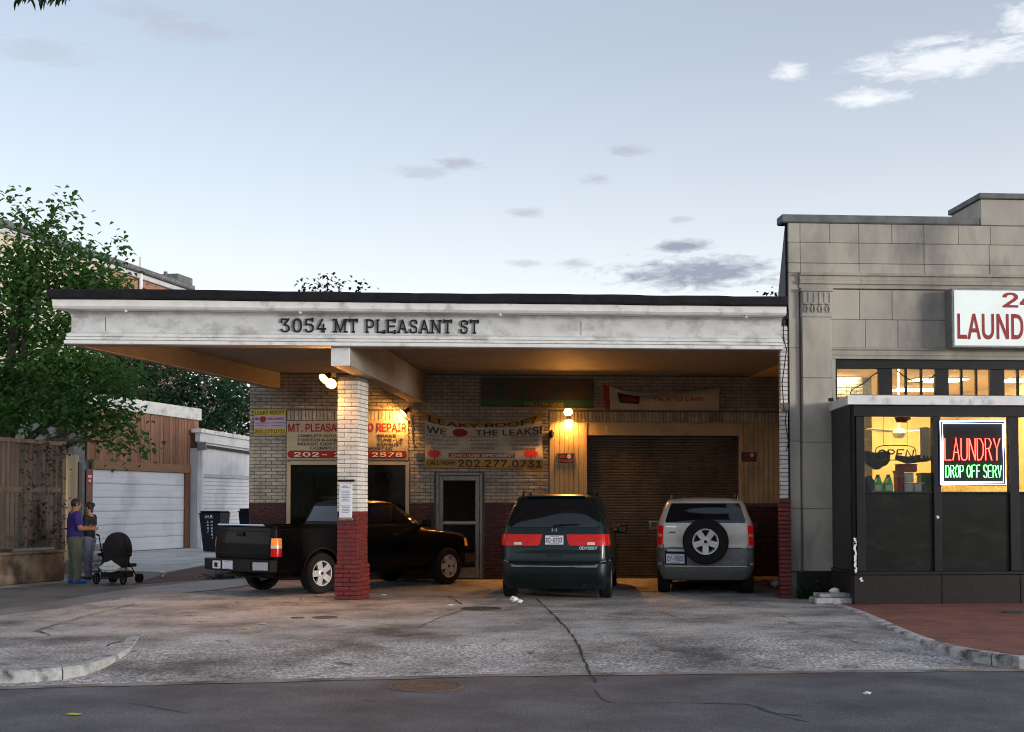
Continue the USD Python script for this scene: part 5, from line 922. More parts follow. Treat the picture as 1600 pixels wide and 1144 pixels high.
class Flat:
    """a printed sheet spanned between four photographed corners on the wall; (u, v) in metres from its lower left"""
    def __init__(s, name, label, cat, tl, tr, bl, br, Y, mat, sag=None, n=(28, 10), th=.006, board=False):
        s.c = [at(*p, Y=Y) for p in (bl, br, tl, tr)]; s.w = np.linalg.norm(s.c[1]-s.c[0]); s.h = np.linalg.norm(s.c[2]-s.c[0]); s.sag = sag
        s.t = thing(name, label, cat, tuple((s.c[0]+s.c[1])/2))
        uu, vv = np.meshgrid(np.linspace(0, s.w, n[0]), np.linspace(0, s.h, n[1])); A = s.at(uu, vv, 0); B = s.at(uu, vv, -th); m = MB(); m.grid(A); m.grid(B[:, ::-1])
        for e in (np.array([B[0], A[0]]), np.array([A[-1], B[-1]]), np.array([A[:, 0], B[:, 0]]), np.array([B[:, -1], A[:, -1]])): m.grid(e)
        q = m.tm(); trimesh.repair.fix_normals(q); obj('sheet', q, MT[mat], s.t, smooth=40)
    def at(s, u, v, d):
        u, v, d = (np.asarray(q, float) for q in (u, v, d)); a, b = (u/s.w)[..., None], (v/s.h)[..., None]
        P = s.c[0]*(1-a)*(1-b) + s.c[1]*a*(1-b) + s.c[2]*(1-a)*b + s.c[3]*a*b
        o = np.zeros(u.shape); dz = np.zeros(u.shape)
        if s.sag: o, dz = s.sag(u/s.w, v/s.h)
        return P + np.stack([0*o, -o-d, dz], -1)
    def text(s, txt, u, v, h, width=None, mat='ink_dark', bold=True, align='l', name='lettering', shear=0, d=.003):
        """one part per word, found by the widest gaps along the line"""
        tv, tf, x0, x1 = text(txt, bold); n = len(txt.split()); lab = trimesh.graph.connected_component_labels(tf[:, [0, 1, 1, 2]].reshape(-1, 2), node_count=len(tv))
        lo = np.full(lab.max()+1, 1e9); hi = -lo; np.minimum.at(lo, lab, tv[:, 0]); np.maximum.at(hi, lab, tv[:, 0]); o = np.argsort(lo); run = np.maximum.accumulate(hi[o]); gaps = lo[o][1:]-run[:-1]
        cuts = sorted(np.argsort(gaps)[::-1][:n-1]) if n > 1 else []; word = np.zeros(len(lo), int)
        for c in cuts: word[o[c+1:]] += 1
        sx = (width*s.w/(x1-x0)) if width else h*s.h; uu = (tv[:, 0]-x0)*sx + shear*tv[:, 1]*h*s.h; P = s.at(uu+u*s.w, tv[:, 1]*h*s.h+v*s.h, tv[:, 2]/.02*.003+d)
        for k in range(n):
            ff = tf[word[lab[tf[:, 0]]] == k]
            if not len(ff): continue
            us, inv = np.unique(ff, return_inverse=True); m = MB(); m.add(P[us], inv.reshape(-1, 3)); obj(name, m, MT[mat], s.t)
    def patch(s, u0, u1, v0, v1, mat, name='printed_panel', d=.0025, n=(14, 3)):
        uu, vv = np.meshgrid(np.linspace(u0*s.w, u1*s.w, n[0]), np.linspace(v0*s.h, v1*s.h, n[1])); m = MB(); m.grid(s.at(uu, vv, d)); obj(name, m, MT[mat], s.t, smooth=True)
    def poly(s, pts, mat, name='printed_shape', d=.004):
        p = np.array(pts)*[s.w, s.h]; t = np.array(_earcut(p)); q, t = trimesh.remesh.subdivide_to_size(np.c_[p, p[:, 0]*0], t, .09); m = MB(); m.add(s.at(q[:, 0], q[:, 1], np.full(len(q), d)), t); obj(name, m, MT[mat], s.t)
def ell(cx, cy, a, b, n=28): return [(cx+a*math.cos(t), cy+b*math.sin(t)) for t in np.linspace(0, 2*math.pi, n, endpoint=False)]
def star(cx, cy, a, b, n=11, seed=0):
    r = random.Random(seed); return [(cx+a*k*math.cos(t), cy+b*k*math.sin(t)) for i in range(2*n) for t, k in [(2*math.pi*i/(2*n), r.uniform(.85, 1.1) if i % 2 else .6)]]
# painted repair sign
s = Flat('repair_sign', 'long cream repair sign with red lettering behind the brick column', 'sign', (448, 658), (638, 657), (448, 718), (638, 719), YW-.04, 'sign_cream', n=(2, 2), th=.025)
s.text('MT. PLEASANT AUTO REPAIR', .012, .725, .2, .97, 'ink_red', True)
for v, a in ((.58, 'COMPLETE AUTO REPAIR'), (.475, 'FOREIGN & DOMESTIC'), (.37, 'MIASE CERTIFIED')): s.text(a, .09, v, .07, .46, 'ink_dark')
for v, a, w_ in ((.58, 'BRAKE', .155), (.475, 'TUNE-UP', .21), (.37, 'EXHAUST', .205)): s.text(a, .745, v, .07, w_, 'ink_dark')
s.text('COMPUTER DIAGNOSTIC', .19, .265, .068, .68, 'ink_dark')
p = [(.985-.02*math.cos(t)+.0, .13+.1*math.sin(t)) for t in ()]; s.poly([(.03+.022*math.cos(t), .135+.098*math.sin(t)) for t in np.linspace(math.pi/2, 3*math.pi/2, 9)] + [(.965+.022*math.cos(t), .135+.098*math.sin(t)) for t in np.linspace(-math.pi/2, math.pi/2, 9)], 'ink_red', 'number_band')
s.text('202-', .06, .08, .105, .27, 'ink_cream', d=.0065); s.text('234', .39, .08, .105, .19, 'ink_cream', d=.0065); s.text('-', .6, .08, .105, .04, 'ink_cream', d=.0065); s.text('2578', .7, .08, .105, .25, 'ink_cream', d=.0065)
# small yellow and lilac banner at the left end
s = Flat('small_banner', 'small yellow and lilac banner at the left end of the wall', 'banner', (397, 641), (446, 640), (397, 679), (447, 679), YW-.035, 'vinyl_lilac', n=(8, 6))
s.patch(0, 1, .78, 1, 'vinyl_yellow'); s.patch(0, 1, 0, .25, 'vinyl_yellow'); s.text('LEAKY ROOF?', .03, .81, .15, .93); s.text('202.277.0731', .02, .05, .15, .96); s.text('WE', .03, .6, .09, .12, 'ink_red'); s.poly(ell(.28, .62, .1, .13), 'ink_red'); s.text('THE LEAKS!', .42, .6, .08, .52, 'ink_red')
for i in range(2):
    for j in range(2): s.patch(.04+.5*j, .4+.5*j+.1*i, .36+.1*i, .38+.1*i, 'ink_blue', 'small_print', n=(2, 2))
# big sagging roofing banner
def sag1(a, b):
    d = a-.5 - .35*(b-.5); folds = .055*np.sin(2.4*math.pi*(b*1.3 - a*.9)) * (.35+.65*np.sin(math.pi*np.clip(a, 0, 1))) + .04*np.sin(3.4*math.pi*(b*.9+a*.6)+.7)*(.3+.7*b)
    return .09+folds, -.3*b**3*(1-(2*a-1)**2)*.9 - .02*np.sin(a*9)*b
s = Flat('roofing_banner', 'large sagging white roofing banner above the shop door', 'banner', (664, 643), (845, 643), (664, 731), (848, 733), YW-.05, 'vinyl_white', sag1, (48, 22))
s.patch(0, 1, 0, .16, 'vinyl_orange', n=(30, 4)); s.patch(.0, .3, .84, .99, 'vinyl_orange', n=(12, 4)); s.patch(.3, 1.0, .84, .985, 'vinyl_orange', n=(20, 4))
s.text('LEAKY ROOF?', .03, .83, .13, .93, 'ink_dark', d=.012); s.text('WE', .015, .63, .12, .17); s.poly(ell(.3, .69, .065, .1), 'ink_red', 'red_heart', d=.006); s.text('THE LEAKS!', .43, .62, .13, .57)
for u, rows in ((.02, ('ROOF REPAIRS', 'CHIMNEY REPAIRS', 'GUTTER CLEANING', 'REPAIRING')), (.36, ('SLATE ROOFS', 'RUBBER ROOFS', 'COPPER ROOFS', 'GUTTER GUARDS')), (.71, ('ROOF COATINGS', 'TUCK POINTING', 'ROOF INSPECTION', 'CERTIFICATION'))):
    for i, tx in enumerate(rows): s.text('• ' + tx if i < 3 else tx, u + (.03 if i == 3 else 0), .56-.075*i, .045, .26 if i < 3 else .2, 'ink_dark', False)
s.poly(star(.08, .25, .075, .1, 10, 3), 'ink_bright_red', 'starburst', d=.006); s.poly(star(.9, .27, .08, .1, 10, 4), 'ink_bright_red', 'starburst', d=.006)
s.patch(.2, .76, .185, .265, 'ink_red', 'name_band', d=.006); s.text("JOHN'S HOME IMPROVEMENT", .21, .2, .05, .54, 'ink_cream', d=.011); s.text('CALL NOW!', .015, .055, .07, .24, d=.008); s.text('202.277.0731', .28, .025, .12, .71, d=.008)
# dark green patterned banner
custom('banner_green', {'g': ('geometry', {}), 'p': ('principled_bsdf', dict(roughness=.55)), 'n': ('noise_texture', dict(scale=3.2, detail=5.0, roughness=.6)), 'r': ('rgb_ramp', dict(ramp=[(.3, (.02, .045, .05)), (.42, (.045, .065, .035)), (.52, (.08, .06, .03)), (.6, (.09, .045, .03)), (.7, (.12, .1, .05))]))}, [('g.position', 'n.vector'), ('n.fac', 'r.fac'), ('r.color', 'p.base_color')])
s = Flat('green_banner', 'dark green mottled banner high on the wall above the twin lamp', 'banner', (751, 590), (928, 592), (751, 635), (928, 638), YW-.04, 'banner_green', lambda a, b: (.01+.008*np.sin(a*14), -.0*a), (24, 6))
s.patch(0, 1, .06, .26, 'plastic_dark_green', n=(14, 3)); s.text('FOLLOW HERE', .39, .03, .14, .34, 'vinyl_orange', shear=.15)
# pale banner hanging between two upper corners
def sag2(a, b): return .07+.075*np.sin(math.pi*(2.0*b-1.1*a))*np.sin(math.pi*np.clip(a, 0, 1)) , -.16*(1-(2*a-1)**2)*b**1.6-.03*np.sin(a*7)*b
s = Flat('drooping_banner', 'pale drooping banner with faint red lettering above the roller shutter', 'banner', (942, 601), (1123, 605), (944, 640), (1122, 642), YW-.04, 'vinyl_white', sag2, (36, 12))
s.patch(0, .05, 0, 1, 'ink_red', n=(3, 6)); s.poly([(.13, .3), (.3, .26), (.31, .74), (.12, .82)], 'ink_dark', 'printed_logo', d=.006); s.poly(ell(.215, .52, .075, .14), 'ink_red', 'printed_logo', d=.012); s.text('TALK TO CARS', .42, .42, .2, .44, 'ink_bright_red', d=.008)
# two small framed red signs
for (x0, y0, x1, y1), lab in (((870, 708, 898, 725), 'small red and black framed sign on the tan panel under the twin lamp'), ((1158, 706, 1183, 722), 'small red and black framed sign right of the roller shutter')):
    s = Flat('no_parking_sign', lab, 'sign', (x0, y0), (x1, y0), (x0, y1), (x1, y1), YW-.05, 'ink_dark', n=(2, 2), th=.02)
    for a in ((0, 1, 0, .06), (0, 1, .94, 1), (0, .04, .06, .94), (.96, 1, .06, .94)): s.patch(*a, 'aluminium', 'sign_frame', n=(2, 2))
    s.text('NO', .2, .55, .26, .3, 'ink_bright_red'); s.poly(ell(.68, .68, .11, .2), 'paper_white', d=.004); s.text('P', .65, .58, .2, .07, 'ink_red', d=.007); s.text('PARKING', .14, .18, .22, .72, 'ink_bright_red')
# ---------------------------------------------------------------- signs at the laundry
p = [at(1487, 450, Y=YL-.3), at(1487, 543, Y=YL-.3)]; x0, z1, z0 = p[0][0], p[0][2], p[1][2]; x1 = xr+.1; t = thing('laundry_sign', 'large pale box sign with dark red lettering over the laundry bay', 'sign', ((x0+x1)/2, YL-.2, z0))
mb = MB(); mb.box(x0, x1, YL-.3, YL-.004, z0, z1, .012); obj('case', mb, MT['aluminium'], t)
mb = MB(); mb.box(x0+.035, x1-.03, YL-.312, YL-.302, z0+.035, z1-.04, .004); obj('face', mb, MT['sign_white_face'], t)
q = at(1496, 528.5, Y=YL-.31); q2 = at(1600, 527, Y=YL-.31); zc = at(1496, 491, Y=YL-.31)[2]; H = zc-q[2]; k = MB(); v, f_, a0, a1 = text('LAUND', True); wl = (q2[0]-q[0])*.99; letters(k, 'LAUND', (q[0], YL-.312, q[2]), H, width=wl, bold=True, depth=.006); obj('lettering', k, MT['ink_red'], t); k = MB(); letters(k, 'RY', (q[0]+wl*1.03, YL-.312, q[2]), H, width=wl*.4, bold=True, depth=.006); obj('lettering', k, MT['ink_red'], t)
q = at(1566.5, 480, Y=YL-.31); zc = at(1566, 458, Y=YL-.31)[2]; q2 = at(1591, 480, Y=YL-.31); k = MB(); w2 = q2[0]-q[0]; letters(k, '2', (q[0], YL-.312, q[2]), zc-q[2], width=w2, bold=True, depth=.006); obj('lettering', k, MT['ink_red'], t); k = MB(); letters(k, '4', (q[0]+w2*1.1, YL-.312, q[2]), zc-q[2], width=w2*1.05, bold=True, depth=.006); obj('lettering', k, MT['ink_red'], t)
STROKE = {'L': [[(0, 1), (0, 0), (.8, 0)]], 'A': [[(0, 0), (.42, 1), (.84, 0)], [(.16, .35), (.68, .35)]], 'U': [[(0, 1), (0, .2), (.1, .03), (.4, 0), (.7, .03), (.8, .2), (.8, 1)]], 'N': [[(0, 0), (0, 1), (.8, 0), (.8, 1)]], 'D': [[(0, 0), (0, 1), (.45, .97), (.75, .75), (.8, .5), (.75, .25), (.45, .03), (0, 0)]], 'R': [[(0, 0), (0, 1), (.55, .97), (.78, .78), (.55, .55), (0, .52)], [(.4, .52), (.82, 0)]], 'Y': [[(0, 1), (.42, .5), (.84, 1)], [(.42, .5), (.42, 0)]],
    'O': [[(.4, 1), (.1, .85), (0, .5), (.1, .15), (.4, 0), (.7, .15), (.8, .5), (.7, .85), (.4, 1)]], 'P': [[(0, 0), (0, 1), (.55, .97), (.78, .75), (.55, .5), (0, .47)]], 'F': [[(.75, 1), (0, 1), (0, 0)], [(0, .52), (.6, .52)]], 'S': [[(.75, .85), (.55, 1), (.2, 1), (.02, .8), (.15, .57), (.6, .45), (.78, .22), (.6, .02), (.2, 0), (0, .15)]], 'E': [[(.75, 1), (0, 1), (0, 0), (.75, 0)], [(0, .52), (.6, .52)]], 'V': [[(0, 1), (.4, 0), (.8, 1)]], 'I': [[(.2, 1), (.2, 0)]], 'C': [[(.78, .82), (.6, .98), (.3, .98), (.08, .8), (0, .5), (.08, .2), (.3, .02), (.6, .02), (.78, .18)]]}
def neon(t, word, px0, px1, py0, py1, mat, r, Y, name='neon_letter', slant=0.0):
    a, b = at(px0, py1, Y=Y), at(px1, py0, Y=Y); n = len([c for c in word if c != ' ']) + .45*word.count(' '); W = (b[0]-a[0])/n; H = b[2]-a[2]; x = a[0]
    for c in word:
        if c == ' ': x += W*.45; continue
        m = MB()
        for st in STROKE[c]: m.tube([(x+(p[0]+slant*p[1])*W*.92, Y, a[2]+p[1]*H) for p in st], r, 6)
        obj(name, m, MT[mat], t); x += W
YN = YB-.06; c = at(1522, 760, Y=YN); t = thing('neon_sign', 'lit neon laundry sign with a blue-white border in the bay window', 'neon sign', tuple(c))
a, b = at(1470.5, 757, Y=YN), at(1570, 658.5, Y=YN); mb = MB(); mb.box(a[0]-.02, b[0]+.02, YN+.02, YN+.03, a[2]-.02, b[2]+.02, .003); obj('backing', mb, MT['black_plastic'], t)
def rrect(m, x0, x1, z0, z1, r, Y): m.tube([(x0, Y, z0), (x0, Y, z1), (x1, Y, z1), (x1, Y, z0), (x0-.0, Y, z0)], r, 6); return m
m = MB(); rrect(m, a[0], b[0], a[2], b[2], .011, YN); obj('border_tube', m, MT['neon_white'], t); m = MB(); rrect(m, a[0]+.035, b[0]-.035, a[2]+.035, b[2]-.035, .009, YN); obj('border_tube', m, MT['neon_white'], t)
neon(t, 'LAUNDRY', 1476.5, 1565, 685, 719, 'neon_red', .0085, YN); neon(t, 'DROP OFF SERV', 1478, 1566.5, 727, 746, 'neon_green', .0075, YN)
for xx in (a[0]+.25, b[0]-.25): m = MB(); m.tube([(xx, YN+.01, b[2]), (xx, YN+.01, zw+.02)], .004, 4); obj('chain', m, MT['dull_steel'], t)
YO = YB+.12; c = at(1400, 720, Y=YO); t = thing('open_sign', 'unlit neon word hanging in the left laundry window', 'neon sign', tuple(c)); neon(t, 'OPEN', 1371, 1429, 703, 716, 'black_metal', .014, YO, 'glass_tube', .2)
m = MB(); a, b = at(1368, 719, Y=YO), at(1431, 696, Y=YO); m.tube([((a[0]+b[0])/2+(b[0]-a[0])/2*math.copysign(abs(math.cos(q))**.6, math.cos(q)), YO, (a[2]+b[2])/2+(b[2]-a[2])/2*math.copysign(abs(math.sin(q))**.6, math.sin(q))) for q in np.linspace(0, 2*math.pi, 40)], .008, 5); obj('glass_tube', m, MT['black_metal'], t)
for px in (1381, 1418): m = MB(); q = at(px, 697, Y=YO); m.tube([q, (q[0], YO, zw)], .004, 4); obj('chain', m, MT['dull_steel'], t)

# ---------------------------------------------------------------- the alley: fence, garages, bins
def onplane(px, py, P, D):
    """point seen at a pixel on the upright plane through P (xy) with direction D (xy)"""
    n = np.array([-D[1], D[0], 0]); d = FW + RT*(px-CX)/F - UP*(py-CY)/F; return CAM + d*((np.array([P[0], P[1], 0])-CAM)@n/(d@n))
class Face:
    """upright plane along a line on the ground; s along it, positions taken at pixels"""
    def __init__(f, p0, p1): f.P = np.array(p0[:2]); f.D = (np.array(p1[:2])-f.P); f.L = np.linalg.norm(f.D); f.D = f.D/f.L; f.N = np.array([f.D[1], -f.D[0]])
    def sz(f, px, py): q = onplane(px, py, f.P, f.D); return (q[:2]-f.P)@f.D, q[2]
    def box(f, m, s0, s1, z0, z1, d0, d1, bev=.006):
        """d = distance out of the plane towards the viewer"""
        c = f.P + f.D*(s0+s1)/2 + f.N*(d0+d1)/2; return m.obox((*c, (z0+z1)/2), (*f.D, 0), (-f.D[1], f.D[0], 0), (abs(s1-s0), abs(d1-d0), abs(z1-z0)), bev)
    def quadprism(f, m, pts, d0, d1):
        v = [(*(f.P+f.D*s+f.N*d), z) for d in (d0, d1) for s, z in pts]; n = len(pts); t = np.array(_earcut(np.array(pts, float)))
        ff = t.tolist() + (t+n)[:, ::-1].tolist() + [q for i in range(n) for q in ([i, n+(i+1) % n, (i+1) % n], [i, n+i, n+(i+1) % n])]
        b = trimesh.Trimesh(v, ff, process=False); trimesh.repair.fix_normals(b); return m.mesh(b)
# wooden garage
g1 = Face(at(134, 867, z=0), at(300, 856.5, z=0)); G = thing('wooden_garage', 'brown board-fronted garage with a white sectional door', 'garage', (*g1.P, 0))
L_, R_ = g1.sz(134, 800)[0], g1.sz(308, 800)[0]; dl, dr = g1.sz(142.5, 800)[0], g1.sz(287, 800)[0]
hb0 = [g1.sz(142, 733)[1], g1.sz(287, 739)[1]]; hb1 = [g1.sz(142, 719)[1], g1.sz(300, 727)[1]]; tp = [g1.sz(134, 634)[1], g1.sz(308, 657)[1]]
zt_ = lambda s: np.interp(s, [L_, R_], tp); zh_ = lambda s: np.interp(s, [L_, R_], hb1); z0_ = lambda s: np.interp(s, [L_, R_], hb0)
n = 34; w_ = (R_-L_)/n
for i in range(n):
    a, b = L_+w_*i+.006, L_+w_*(i+1)-.006; m = MB(); j = rng.uniform(0, .02); g1.quadprism(m, [(a, zh_(a)+.005), (b, zh_(b)+.005), (b, zt_(b)), (a, zt_(a))], j, .03+j); obj('board', m, MT['wood_brown'], G)
m = MB(); g1.quadprism(m, [(dl-.02, z0_(dl)), (R_, z0_(R_)), (R_, zh_(R_)), (dl-.02, zh_(dl))], 0, .09); obj('header_beam', m, MT['wood_beam'], G)
for a, b in ((L_, dl-.02), (dr, R_-.3)): m = MB(); g1.box(m, a, b, 0, z0_(a)-.004, 0, .07); obj('door_post', m, MT['wood_brown'], G)
m = MB(); g1.box(m, R_-.295, R_, 0, z0_(R_)-.006, 0, .05); obj('door_post', m, MT['wood_brown'], G)
m = MB(); e = 1.45; g1.quadprism(m, [(L_-.1, zt_(L_)+.004), (R_+.05, zt_(R_)+.004), (R_+.05, zt_(R_)+.42), (L_-.1, zt_(L_)+.42)], -.05, .12); obj('roof_fascia', m, MT['white_paint_weathered'], G)
m = MB(); B0, B1 = g1.P+g1.D*L_-g1.N*.06, g1.P+g1.D*R_-g1.N*.06; m.prism([B0, B1, B1-g1.N*7, B0-g1.N*7], 0, min(tp)-.01); obj('garage_body', m, MT['dull_steel'], G)
zd = np.linspace(0.03, max(z0_(dl), z0_(dr))-.0, 7)
for i in range(6):
    m = MB(); t = np.array([(dl+.01, 0), (dr-.01, 0)]); u0, u1 = i/6, (i+1)/6
    g1.quadprism(m, [(dl, .03+(z0_(dl)-.04)*u0+.006), (dr, .03+(z0_(dr)-.04)*u0+.006), (dr, .03+(z0_(dr)-.04)*u1-.006), (dl, .03+(z0_(dl)-.04)*u1-.006)], -.03, .0)
    q = obj('door_panel', m, MT['garage_white'], G)
    for v0, v1 in ((.08, .4), (.5, .92)):
        m = MB(); g1.quadprism(m, [(dl+.05, .03+(z0_(dl)-.04)*(u0+(u1-u0)*v0)), (dr-.05, .03+(z0_(dr)-.04)*(u0+(u1-u0)*v0)), (dr-.05, .03+(z0_(dr)-.04)*(u0+(u1-u0)*v1)), (dl+.05, .03+(z0_(dl)-.04)*(u0+(u1-u0)*v1))], .0012, .014); obj('panel_relief', m, MT['garage_white'], q)
def facesign(f, px0, px1, py0, py1, d=.1):
    s0, z1 = f.sz(px0, py0); s1, z0 = f.sz(px1, py1); return s0, s1, z0, z1
s0, s1, z0, z1 = facesign(g1, 132.5, 141, 740, 757); t = thing('parking_sign', 'small red and white sign on the garage post at the left', 'sign', (*(g1.P+g1.D*s0), z0)); m = MB(); g1.box(m, s0, s1, z0, z1, .075, .085, .003); obj('sign_plate', m, MT['ink_bright_red'], t)
m = MB(); g1.box(m, s0+.05, s1-.05, z0+(z1-z0)*.62, z1-.05, .0855, .088, 0); obj('white_band', m, MT['paper_white'], t); m = MB(); g1.box(m, s0+.08, s1-.08, z0+.08, z0+(z1-z0)*.45, .0855, .088, 0); obj('white_band', m, MT['paper_white'], t)
for px0, px1, py0, py1, mt, lab in ((299, 307, 724, 737, 'dull_steel', 'upper grey electric meter box between the two garages'), (301, 307, 738, 753, 'garage_grey', 'narrow middle box of the electric meters between the garages'), (299, 311, 757, 779, 'garage_white', 'white lowest electric meter box between the two garages')):
    s0, s1, z0, z1 = facesign(g1, px0, px1, py0, py1); t = thing('electric_meter', lab, 'meter box', (*(g1.P+g1.D*s0), z0)); m = MB(); g1.box(m, s0, s1, z0, z1, .06, .26, .02); obj('case', m, MT[mt], t); m = MB(); g1.box(m, s0+.04, s1-.04, z0+(z1-z0)*.55, z1-.05, .262, .275, .005); obj('cover', m, MT[mt], t)
# white garage
g2 = Face(at(309, 857, z=0), at(410, 850, z=0)); G = thing('white_garage', 'white garage with a ribbed door beside the brown garage', 'garage', (*g2.P, 0))
L2, R2_ = g2.sz(309, 800)[0], g2.sz(430, 800)[0]; tz = lambda s: np.interp(s, [L2, R2_], [g2.sz(309, 690)[1], g2.sz(430, 708)[1]])
m = MB(); A0, A1 = g2.P+g2.D*L2, g2.P+g2.D*R2_; m.prism([A0-g2.N*.05, A1-g2.N*.05, A1-g2.N*7, A0-g2.N*7], 0, tz(R2_)-.05); obj('garage_body', m, MT['garage_grey'], G)
n = 16
for i in range(n):
    a, b = L2+.25+(R2_-L2-.25)*i/n+.004, L2+.25+(R2_-L2-.25)*(i+1)/n-.004; m = MB(); g2.quadprism(m, [(a, g2.sz(320, 741)[1]), (b, g2.sz(320, 741)[1]), (b, tz(b)), (a, tz(a))], -.04, 0); obj('siding_board', m, MT['garage_white'], G)
m = MB(); g2.quadprism(m, [(L2-.05, tz(L2)+.003), (R2_, tz(R2_)+.003), (R2_, tz(R2_)+.32), (L2-.05, tz(L2)+.32)], -.1, .1); obj('roof_fascia', m, MT['garage_white'], G); m = MB(); g2.quadprism(m, [(L2-.15, tz(L2)+.323), (R2_, tz(R2_)+.323), (R2_, tz(R2_)+.46), (L2-.15, tz(L2)+.46)], -.2, .2); obj('roof_edge', m, MT['white_paint_clean'], G)
m = MB(); g2.quadprism(m, [(L2+.3, tz(L2)-.2), (R2_, tz(R2_)-.2), (R2_, tz(R2_)-.1), (L2+.3, tz(L2)-.1)], .0, .1); obj('door_hood', m, MT['black_metal'], G)
m = MB(); g2.box(m, L2, L2+.24, 0, tz(L2), -.04, .04); obj('corner_post', m, MT['garage_white'], G); m = MB(); g2.box(m, L2+.3, R2_, g2.sz(320, 741)[1]-.12, g2.sz(320, 741)[1]-.01, -.04, .03); obj('door_header', m, MT['garage_grey'], G)
zd = g2.sz(320, 741)[1]-.13
for i in range(18): m = MB(); g2.box(m, L2+.28, R2_, zd*i/18+.012, zd*(i+1)/18-.004, -.05, -.01-.012*(i % 2), .006); obj('door_rib', m, MT['garage_white'], G)
# downpipe with its hopper between the garages
c = g2.P+g2.D*(L2+.06)+g2.N*.12; m = MB(); m.tube([(*c, 0), (*c, tz(L2)-.3)], .05, 8); dp = thing('downpipe', 'white downpipe with a hopper head on the corner of the white garage', 'downpipe', (*c, 0)); obj('pipe', m, MT['garage_white'], dp); m = MB(); m.prism([(c[0]-.14, c[1]-.12), (c[0]+.14, c[1]-.12), (c[0]+.14, c[1]+.12), (c[0]-.14, c[1]+.12)], tz(L2)-.3, tz(L2)-.02); obj('hopper', m, MT['dull_steel'], dp)
# stained low wall with the wooden fence on top
w0, w1 = at(-60, 921, z=0), at(101, 907, z=0); lw = Face(w0, w1); zt0 = lw.sz(0, 869)[1]
m = MB(); lw.box(m, 0, lw.L, 0, zt0, -.35, 0, .02); t = thing('retaining_wall', 'low brown-stained concrete wall under the wooden fence', 'wall', (*lw.P, 0)); obj('wall', m, MT['concrete_wall_stained'], t); m = MB(); lw.box(m, -.02, lw.L+.02, zt0+.002, zt0+.06, -.37, .03, .015); obj('coping', m, MT['concrete_wall_stained'], t)
ff = Face(lw.P-lw.N*.18, lw.P-lw.N*.18+lw.D*lw.L); FN = thing('wooden_fence', 'tall weathered board fence with wire mesh on the low wall', 'fence', (*ff.P, zt0+.06)); s_end = ff.sz(96, 800)[0]; zf0 = zt0+.1
ztop_ = lambda s: np.interp(s, [ff.sz(0, 700)[0], ff.sz(96, 700)[0]], [ff.sz(0, 684)[1], ff.sz(96, 692)[1]])
n = int(s_end/.125)
for i in range(n):
    a = s_end-.1-(i+1)*.125; b = a+.098; m = MB(); j = rng.uniform(-.008, .008); ff.quadprism(m, [(a, zf0+.02), (b, zf0+.02), (b, ztop_(b)-.02+j), (a, ztop_(a)-.02+j)], -.03, -.01); obj('board', m, MT['wood_fence'], FN)
for z0, z1 in ((None, 0), (ff.sz(40, 769)[1], ff.sz(40, 761)[1]), (ff.sz(40, 843)[1], ff.sz(40, 836)[1])):
    m = MB()
    if z0 is None: ff.quadprism(m, [(0, ztop_(0)-.06), (s_end, ztop_(s_end)-.06), (s_end, ztop_(s_end)+.02), (0, ztop_(0)+.02)], -.06, .05)
    else: ff.box(m, 0, s_end, z0, z1, -.008, .035)
    obj('rail', m, MT['wood_fence'], FN)
m = MB(); ff.box(m, s_end-.06, s_end+.06, zf0-.1, ztop_(s_end)+.04, -.08, .06); obj('post', m, MT['wood_fence'], FN)
m = MB()
for k in range(-46, 70):
    for sg in (1, -1):
        s0 = k*.085; h = ztop_(2)-zf0-.1; a, b = (s0, zf0+.03), (s0+sg*h, zf0+.03+h); lo_, hi_ = max(0, min(a[0], b[0])), min(s_end, max(a[0], b[0]))
        if hi_-lo_ < .05: continue
        z_at = lambda s: a[1]+(s-a[0])*sg; P_ = [(*(ff.P+ff.D*s+ff.N*.045), z_at(s)) for s in (lo_, hi_)]; m.tube(P_, .0035, 3, False)
obj('wire_mesh', m, MT['dull_steel'], FN, kind='stuff')
# added backing that keeps the gaps between the boards dark; the yard is unseen
m = MB(); B0, B1 = ff.P-ff.N*2.6, ff.P+ff.D*(s_end-.1)-ff.N*1.2; m.prism([B0, B1, B1-ff.N*.2, B0-ff.N*.2], 0, 2.3); obj('yard_wall', m, MT['concrete_wall_stained'], label='added backing that keeps the gaps of the fence dark', cat='wall')
# new pale boards, dark post, steps
nf = Face(at(95, 901, z=0), at(133, 880, z=0)); NF = thing('new_fence', 'short fence of new pale boards between the old fence and the garage', 'fence', (*nf.P, 0))
for px in np.arange(96, 120.5, 4.9): (a, z1), (b, z0) = nf.sz(px, 709), nf.sz(px+4.5, 852); m = MB(); nf.box(m, a, b, .3, z1+rng.uniform(-.03, .03), -.02, .02); obj('board', m, MT['wood_new'], NF)
(a, z1), (b, z0) = nf.sz(120.5, 722), nf.sz(124, 852); m = MB(); nf.box(m, a, b, 0, z1, -.05, .05); obj('post', m, MT['wood_fence'], NF); m = MB(); nf.box(m, nf.sz(92, 800)[0], nf.sz(122, 800)[0], .05, .3, -.1, .06, .02); obj('footing', m, MT['concrete_wall_stained'], NF)
m = MB(); q0, q1 = nf.sz(125, 800)[0], nf.sz(133, 800)[0]; nf.box(m, q0, q1, 0, 4.2, -.6, -.3); obj('yard_post', m, MT['wood_fence'], label='dark tall post at the left corner of the brown garage', cat='post')
st = thing('yard_steps', 'three small concrete steps behind the stroller', 'steps', at(150, 889, z=0))
for i in range(3):
    c = at(152, 893-i*4, z=0); m = MB(); m.obox((c[0]-.15*i, c[1]+.35*i, .11+.17*i), (*g1.D, 0), (-g1.D[1], g1.D[0], 0), (1.0, .36, .17), .015); obj('step', m, MT['granite_kerb'], st)
